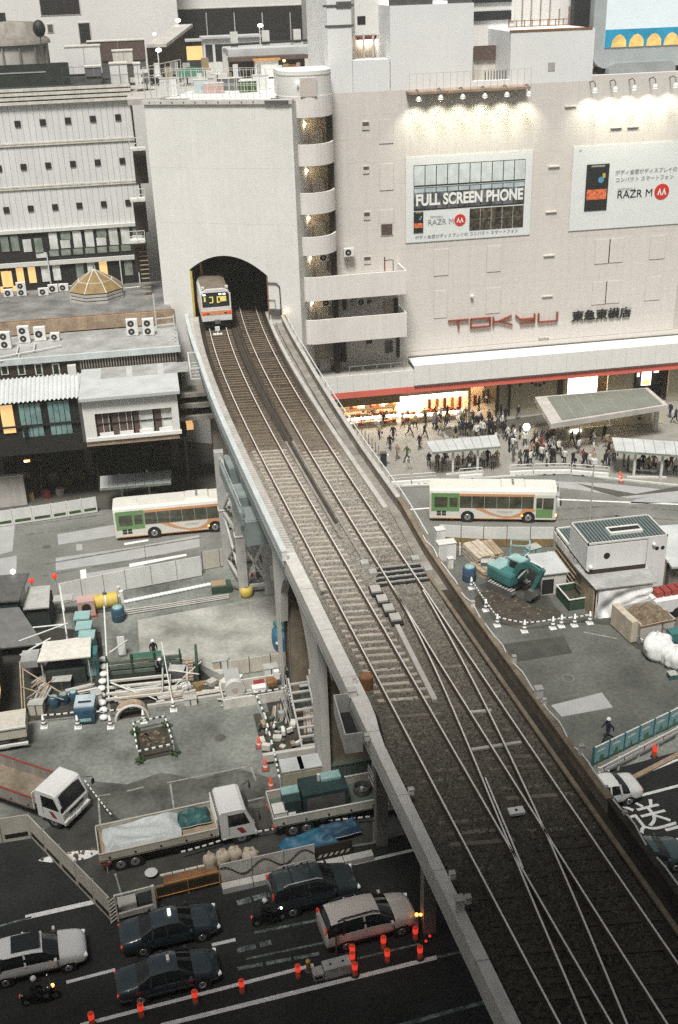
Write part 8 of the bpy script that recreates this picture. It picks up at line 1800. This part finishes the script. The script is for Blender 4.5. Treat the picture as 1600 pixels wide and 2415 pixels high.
# ---------------------------------------------------------------- people
def body_mesh(pose, coat, legs, hair='hair', helmet=None, bag=None):
    """one continuous skinned figure, 1.7 m tall, facing +X"""
    J = {'pel':(0,0,.92),'wai':(0,0,1.08),'che':(.01,0,1.3),'nec':(.01,0,1.47),'hd0':(.03,0,1.55),'hd1':(.03,0,1.66),
         'shl':(0,.17,1.4),'shr':(0,-.17,1.4),'hpl':(0,.09,.88),'hpr':(0,-.09,.88)}
    if pose == 'walk':
        J.update(knl=(.16,.1,.5),anl=(.2,.1,.1),tol=(.33,.1,.05),knr=(.02,-.1,.48),anr=(-.3,-.1,.16),tor=(-.2,-.1,.05),ell=(-.14,.22,1.13),hal=(-.08,.22,.88),elr=(.1,-.22,1.13),har=(.24,-.2,.92))
    elif pose == 'stride':
        J.update(knl=(.26,.1,.54),anl=(.42,.1,.12),tol=(.55,.1,.06),knr=(-.1,-.1,.48),anr=(-.46,-.1,.2),tor=(-.38,-.1,.06),ell=(-.2,.22,1.15),hal=(-.18,.22,.9),elr=(.16,-.22,1.15),har=(.36,-.2,1.0))
    elif pose == 'ride':
        J.update(pel=(0,0,.92),hpl=(.05,.1,.9),hpr=(.05,-.1,.9),knl=(.45,.2,.86),anl=(.42,.18,.44),tol=(.56,.18,.4),knr=(.45,-.2,.86),anr=(.42,-.18,.44),tor=(.56,-.18,.4),ell=(.3,.28,1.12),hal=(.6,.3,1.1),elr=(.3,-.28,1.12),har=(.6,-.3,1.1),wai=(.02,0,1.06),che=(.1,0,1.27),nec=(.15,0,1.42),hd0=(.19,0,1.5),hd1=(.2,0,1.61),shl=(.1,.18,1.36),shr=(.1,-.18,1.36))
    elif pose == 'bend':
        J.update(wai=(.06,0,1.05),che=(.24,0,1.2),nec=(.36,0,1.3),hd0=(.42,0,1.34),hd1=(.5,0,1.4),shl=(.28,.17,1.26),shr=(.28,-.17,1.26),knl=(.08,.1,.5),anl=(0,.1,.1),tol=(.14,.1,.05),knr=(.06,-.1,.5),anr=(0,-.1,.1),tor=(.14,-.1,.05),ell=(.35,.2,1.0),hal=(.5,.16,.85),elr=(.35,-.2,1.0),har=(.5,-.16,.85))
    else:
        J.update(knl=(.02,.1,.5),anl=(0,.11,.1),tol=(.14,.12,.05),knr=(.02,-.1,.5),anr=(0,-.11,.1),tor=(.14,-.12,.05),ell=(-.03,.24,1.13),hal=(.06,.23,.88),elr=(.0,-.24,1.13),har=(.12,-.2,.92))
    E_ = [('pel','wai'),('wai','che'),('che','nec'),('nec','hd0'),('hd0','hd1'),('che','shl'),('che','shr'),('shl','ell'),('ell','hal'),('shr','elr'),('elr','har'),('pel','hpl'),('pel','hpr'),('hpl','knl'),('knl','anl'),('anl','tol'),('hpr','knr'),('knr','anr'),('anr','tor')]
    Rr = dict(pel=(.15,.12),wai=(.13,.1),che=(.16,.12),nec=(.055,.055),hd0=(.085,.08),hd1=(.085,.08),shl=(.075,.075),shr=(.075,.075),ell=(.052,.052),elr=(.052,.052),hal=(.04,.035),har=(.04,.035),hpl=(.1,.1),hpr=(.1,.1),knl=(.062,.062),knr=(.062,.062),anl=(.045,.045),anr=(.045,.045),tol=(.04,.03),tor=(.04,.03))
    ks = list(J); me = D.meshes.new('t'); me.from_pydata([J[k] for k in ks],[(ks.index(a),ks.index(b)) for a,b in E_],[])
    o = D.objects.new('t',me); sk_ = o.modifiers.new('k','SKIN')
    for i,k in enumerate(ks):
        me.skin_vertices[0].data[i].radius = Rr[k]; me.skin_vertices[0].data[i].use_root = (k == 'pel')
    ss = o.modifiers.new('s','SUBSURF'); ss.levels = 1; ss.render_levels = 1
    ev = evaluated(o); D.objects.remove(o)
    ev.materials.clear()
    for k in (coat,legs,'skin',helmet or hair,'cloth_black'): ev.materials.append(MATS[k])
    hx = Vector(J['hd1']); n_ = Vector(J['nec'])
    hands = [Vector(J['hal']),Vector(J['har'])]
    for f in ev.polygons:
        c = f.center; m = 0
        f.use_smooth = True
        if (c-hx).length < .16 or c.z > J['nec'][2]+.06 and pose != 'bend':
            m = 2
            if c.z > hx.z-.02 or (c.x < hx.x-.02): m = 3
        elif min((c-h).length for h in hands) < .06: m = 2
        elif c.z < .09 and pose != 'ride': m = 4
        elif c.z < (.86 if legs != coat else 0): m = 1
        f.material_index = m
    return ev
PM = {}
def person(label, loc, rz, pose='stand', coat='cloth_black', legs='cloth_black', hair='hair', helmet=None, group=None, s=1.0, bag=None, umbrella=None):
    k = (pose,coat,legs,hair,helmet)
    if k not in PM: PM[k] = body_mesh(*k)
    t = thing('person',label,'person',loc,rz,group); t.scale = (s,s,s)
    inst(PM[k],'figure',t)
    if bag: MB(bag).loft([[(-.1,.27,.6),(.16,.27,.6),(.16,.36,.6),(-.1,.36,.6)],[(-.08,.28,.85),(.14,.28,.85),(.14,.34,.85),(-.08,.34,.85)]],True,False).obj('bag',t)
    if helmet: MB(helmet).lathe([(.135,0),(.13,.05),(.09,.11),(.02,.13)],10,(PO[pose][0],0,PO[pose][1])).obj('helmet',t)
    return t
PO = {'stand':(.03,1.66),'walk':(.03,1.66),'stride':(.03,1.66),'ride':(.2,1.6),'bend':(.5,1.4)}
# singled-out people
person('walking worker in dark uniform and white helmet on the right yard',gp(1432,1752),RAD(190),'stride','cloth_navy','cloth_black',helmet='plastic_white',s=1.04)
person('rider in dark clothes and white helmet on the scooter at bottom left',(S1.x-.35*math.cos(ROADA),S1.y-.35*math.sin(ROADA),-.05),ROADA,'ride','cloth_black','cloth_black',helmet='plastic_white')
person('rider in black with white helmet on the scooter between the SUVs',(S2.x-.35*math.cos(ROADA),S2.y-.35*math.sin(ROADA),-.05),ROADA,'ride','cloth_black','cloth_black',helmet='plastic_white')
person('worker in white helmet and yellow belt at the green pit frame',gp(372,1590),RAD(-60),'bend','cloth_grey','cloth_black',helmet='plastic_white')
person('worker behind the green pit frame in dark jacket and pale helmet',gp(366,1560),RAD(-90),'stand','cloth_black','cloth_black',helmet='plastic_white')
person('worker in lime vest behind the sheeted shed',gp(1545,1440),RAD(-120),'stand','vest_lime','cloth_grey',helmet='plastic_white')
person('person in green top striding past white bag on the open plaza',gp(961,1088,.1),RAD(-160),'stride','cloth_green','cloth_black')
person('person in white crouching below the striding figure on the plaza',gp(964,1108,.1),RAD(-100),'bend','cloth_white','cloth_white')
person('attendant in dark clothes behind yellow window of the platform hall',PY(60,1010,P(0,953,10.4).y+.2)-Vector((0,0,1.2)),RAD(-90),'stand','cloth_black','cloth_black')
# crowds
rp = random.Random(12)
COATS = ['cloth_black']*7+['cloth_navy']*2+['cloth_grey']*3+['cloth_white']*3+['cloth_tan']*2+['cloth_red']+['cloth_green']
CN = {'cloth_black':'black','cloth_navy':'navy','cloth_grey':'grey','cloth_white':'white','cloth_tan':'tan','cloth_red':'red','cloth_green':'olive'}
def crowd(pts, where, group, coats=COATS, poses=('stand','walk','walk','stand','stride')):
    cnt_ = {}
    rows_ = []
    for x,y in sorted(pts):
        c = rp.choice(coats); l = rp.choice(['cloth_black','cloth_black','cloth_navy','cloth_grey']); rows_.append((x,y,c,l)); cnt_[c] = cnt_.get(c,0)+1
    seen = {}
    for x,y,c,l in rows_:
        i = seen.get(c,0); seen[c] = i+1
        lab = ('person in %s %s' % (CN[c],where)) if cnt_[c] == 1 else ('%s of people in %s %s' % (nth(i,cnt_[c]),CN[c],where) if i < 38 else 'one of the people in %s %s' % (CN[c],where))
        person(lab,gp(x,y,.1),rp.uniform(0,6.28),rp.choice(poses),c,l,group=group,s=rp.uniform(.93,1.04),bag=rp.choice([None,None,'cloth_white','cloth_tan','cloth_black']))
crowd([(920,1062),(928,1040),(895,1035),(966,1030),(905,1010),(1002,1034),(1040,1030),(1012,1103),(880,1000),(1055,1015),(950,1010),(980,1012),(1025,1015),(938,1085),(990,1060),(1030,1075),(1090,1028),(1075,1040)],'crossing the open plaza','people crossing the plaza',['cloth_black']*4+['cloth_grey','cloth_tan','cloth_navy'],('walk','stride','walk'))
crowd([(1000+rp.uniform(0,110),996+rp.uniform(-4,18)) for _ in range(16)],'at the bright shop','people at the lit shop')
crowd([(1095+rp.uniform(0,110),996+rp.uniform(0,42)) for _ in range(34)],'in the dense entrance crowd','people in the dense crowd',['cloth_black']*8+['cloth_navy','cloth_grey','cloth_white','cloth_white'])
crowd([(1108,960),(1130,965),(1140,952),(1150,950),(1185,968),(1205,965),(1243,958),(1182,985),(1222,990),(1300,935)],'standing under the red fascia','people under the red fascia',['cloth_black']*5+['cloth_grey'])
crowd([(1190+rp.uniform(0,115),1032+rp.uniform(0,70)) for _ in range(40)],'round the glowing lamp','people round the lamp stand',COATS+['cloth_white']*4+['cloth_tan']*2)
crowd([(1300+rp.uniform(0,150),1040+rp.uniform(0,68)) for _ in range(26)],'behind the white barriers','people behind the barriers',COATS+['cloth_white']*2)
crowd([(1032,1108),(1044,1113),(1050,1096),(1080,1108),(1092,1100),(1105,1110),(1112,1098),(1120,1108),(1140,1104),(1150,1098),(1162,1108),(1172,1100)],'at the left shelter','people at the left shelter')
crowd([(1480,1112),(1505,1118),(1515,1108),(1528,1115),(1540,1110),(1570,1120),(1582,1108),(1592,1116),(1470,1100),(1592,1000),(1580,985),(1510,1000),(1448,1060)],'near the right shelter','people at the right shelter')
crowd([(1370,920),(1392,915),(1412,912),(1430,910),(1585,925)],'before the far lit shop','people at the far shop',['cloth_black'])
# red backpackers etc. in front of the fruit stall
crowd([(870,990),(885,995),(858,1000),(912,1000)],'at the orange stall','people at the orange stall',['cloth_black','cloth_red','cloth_tan'])

# ---------------------------------------------------------------- unseen tower behind the camera, sized to shade the near ground
tw_ = thing('camera_tower','tall dark office tower behind the viewpoint','building',(0,0,0))
MB('concrete').box(-60,75,-45,-4,0,101).obj('wall',tw_)
for k in range(22): MB('glass_dark').box(-59,74,-4,-3.9,2+k*4.6,4.6+k*4.6).obj('window_band',tw_)


# ---------------------------------------------------------------- thin haze added to lift the blacks
hz_ = MB(); hz_.box(-510,510,-130,1210,-1,101.5)
ho = hz_.obj('haze'); stuff(ho,'thin pale haze added over the whole square to lift the blacks','haze')
hm = D.materials.new('haze'); hm.use_nodes = True; hn = hm.node_tree.nodes; hn.clear()
ou = hn.new('ShaderNodeOutputMaterial'); pv_ = hn.new('ShaderNodeVolumePrincipled'); pv_.inputs['Color'].default_value = (.93,.94,.86,1); pv_.inputs['Density'].default_value = .0009; pv_.inputs['Anisotropy'].default_value = .2
hm.node_tree.links.new(pv_.outputs[0],ou.inputs['Volume']); ho.data.materials.append(hm)
D.scenes.remove(TMP)
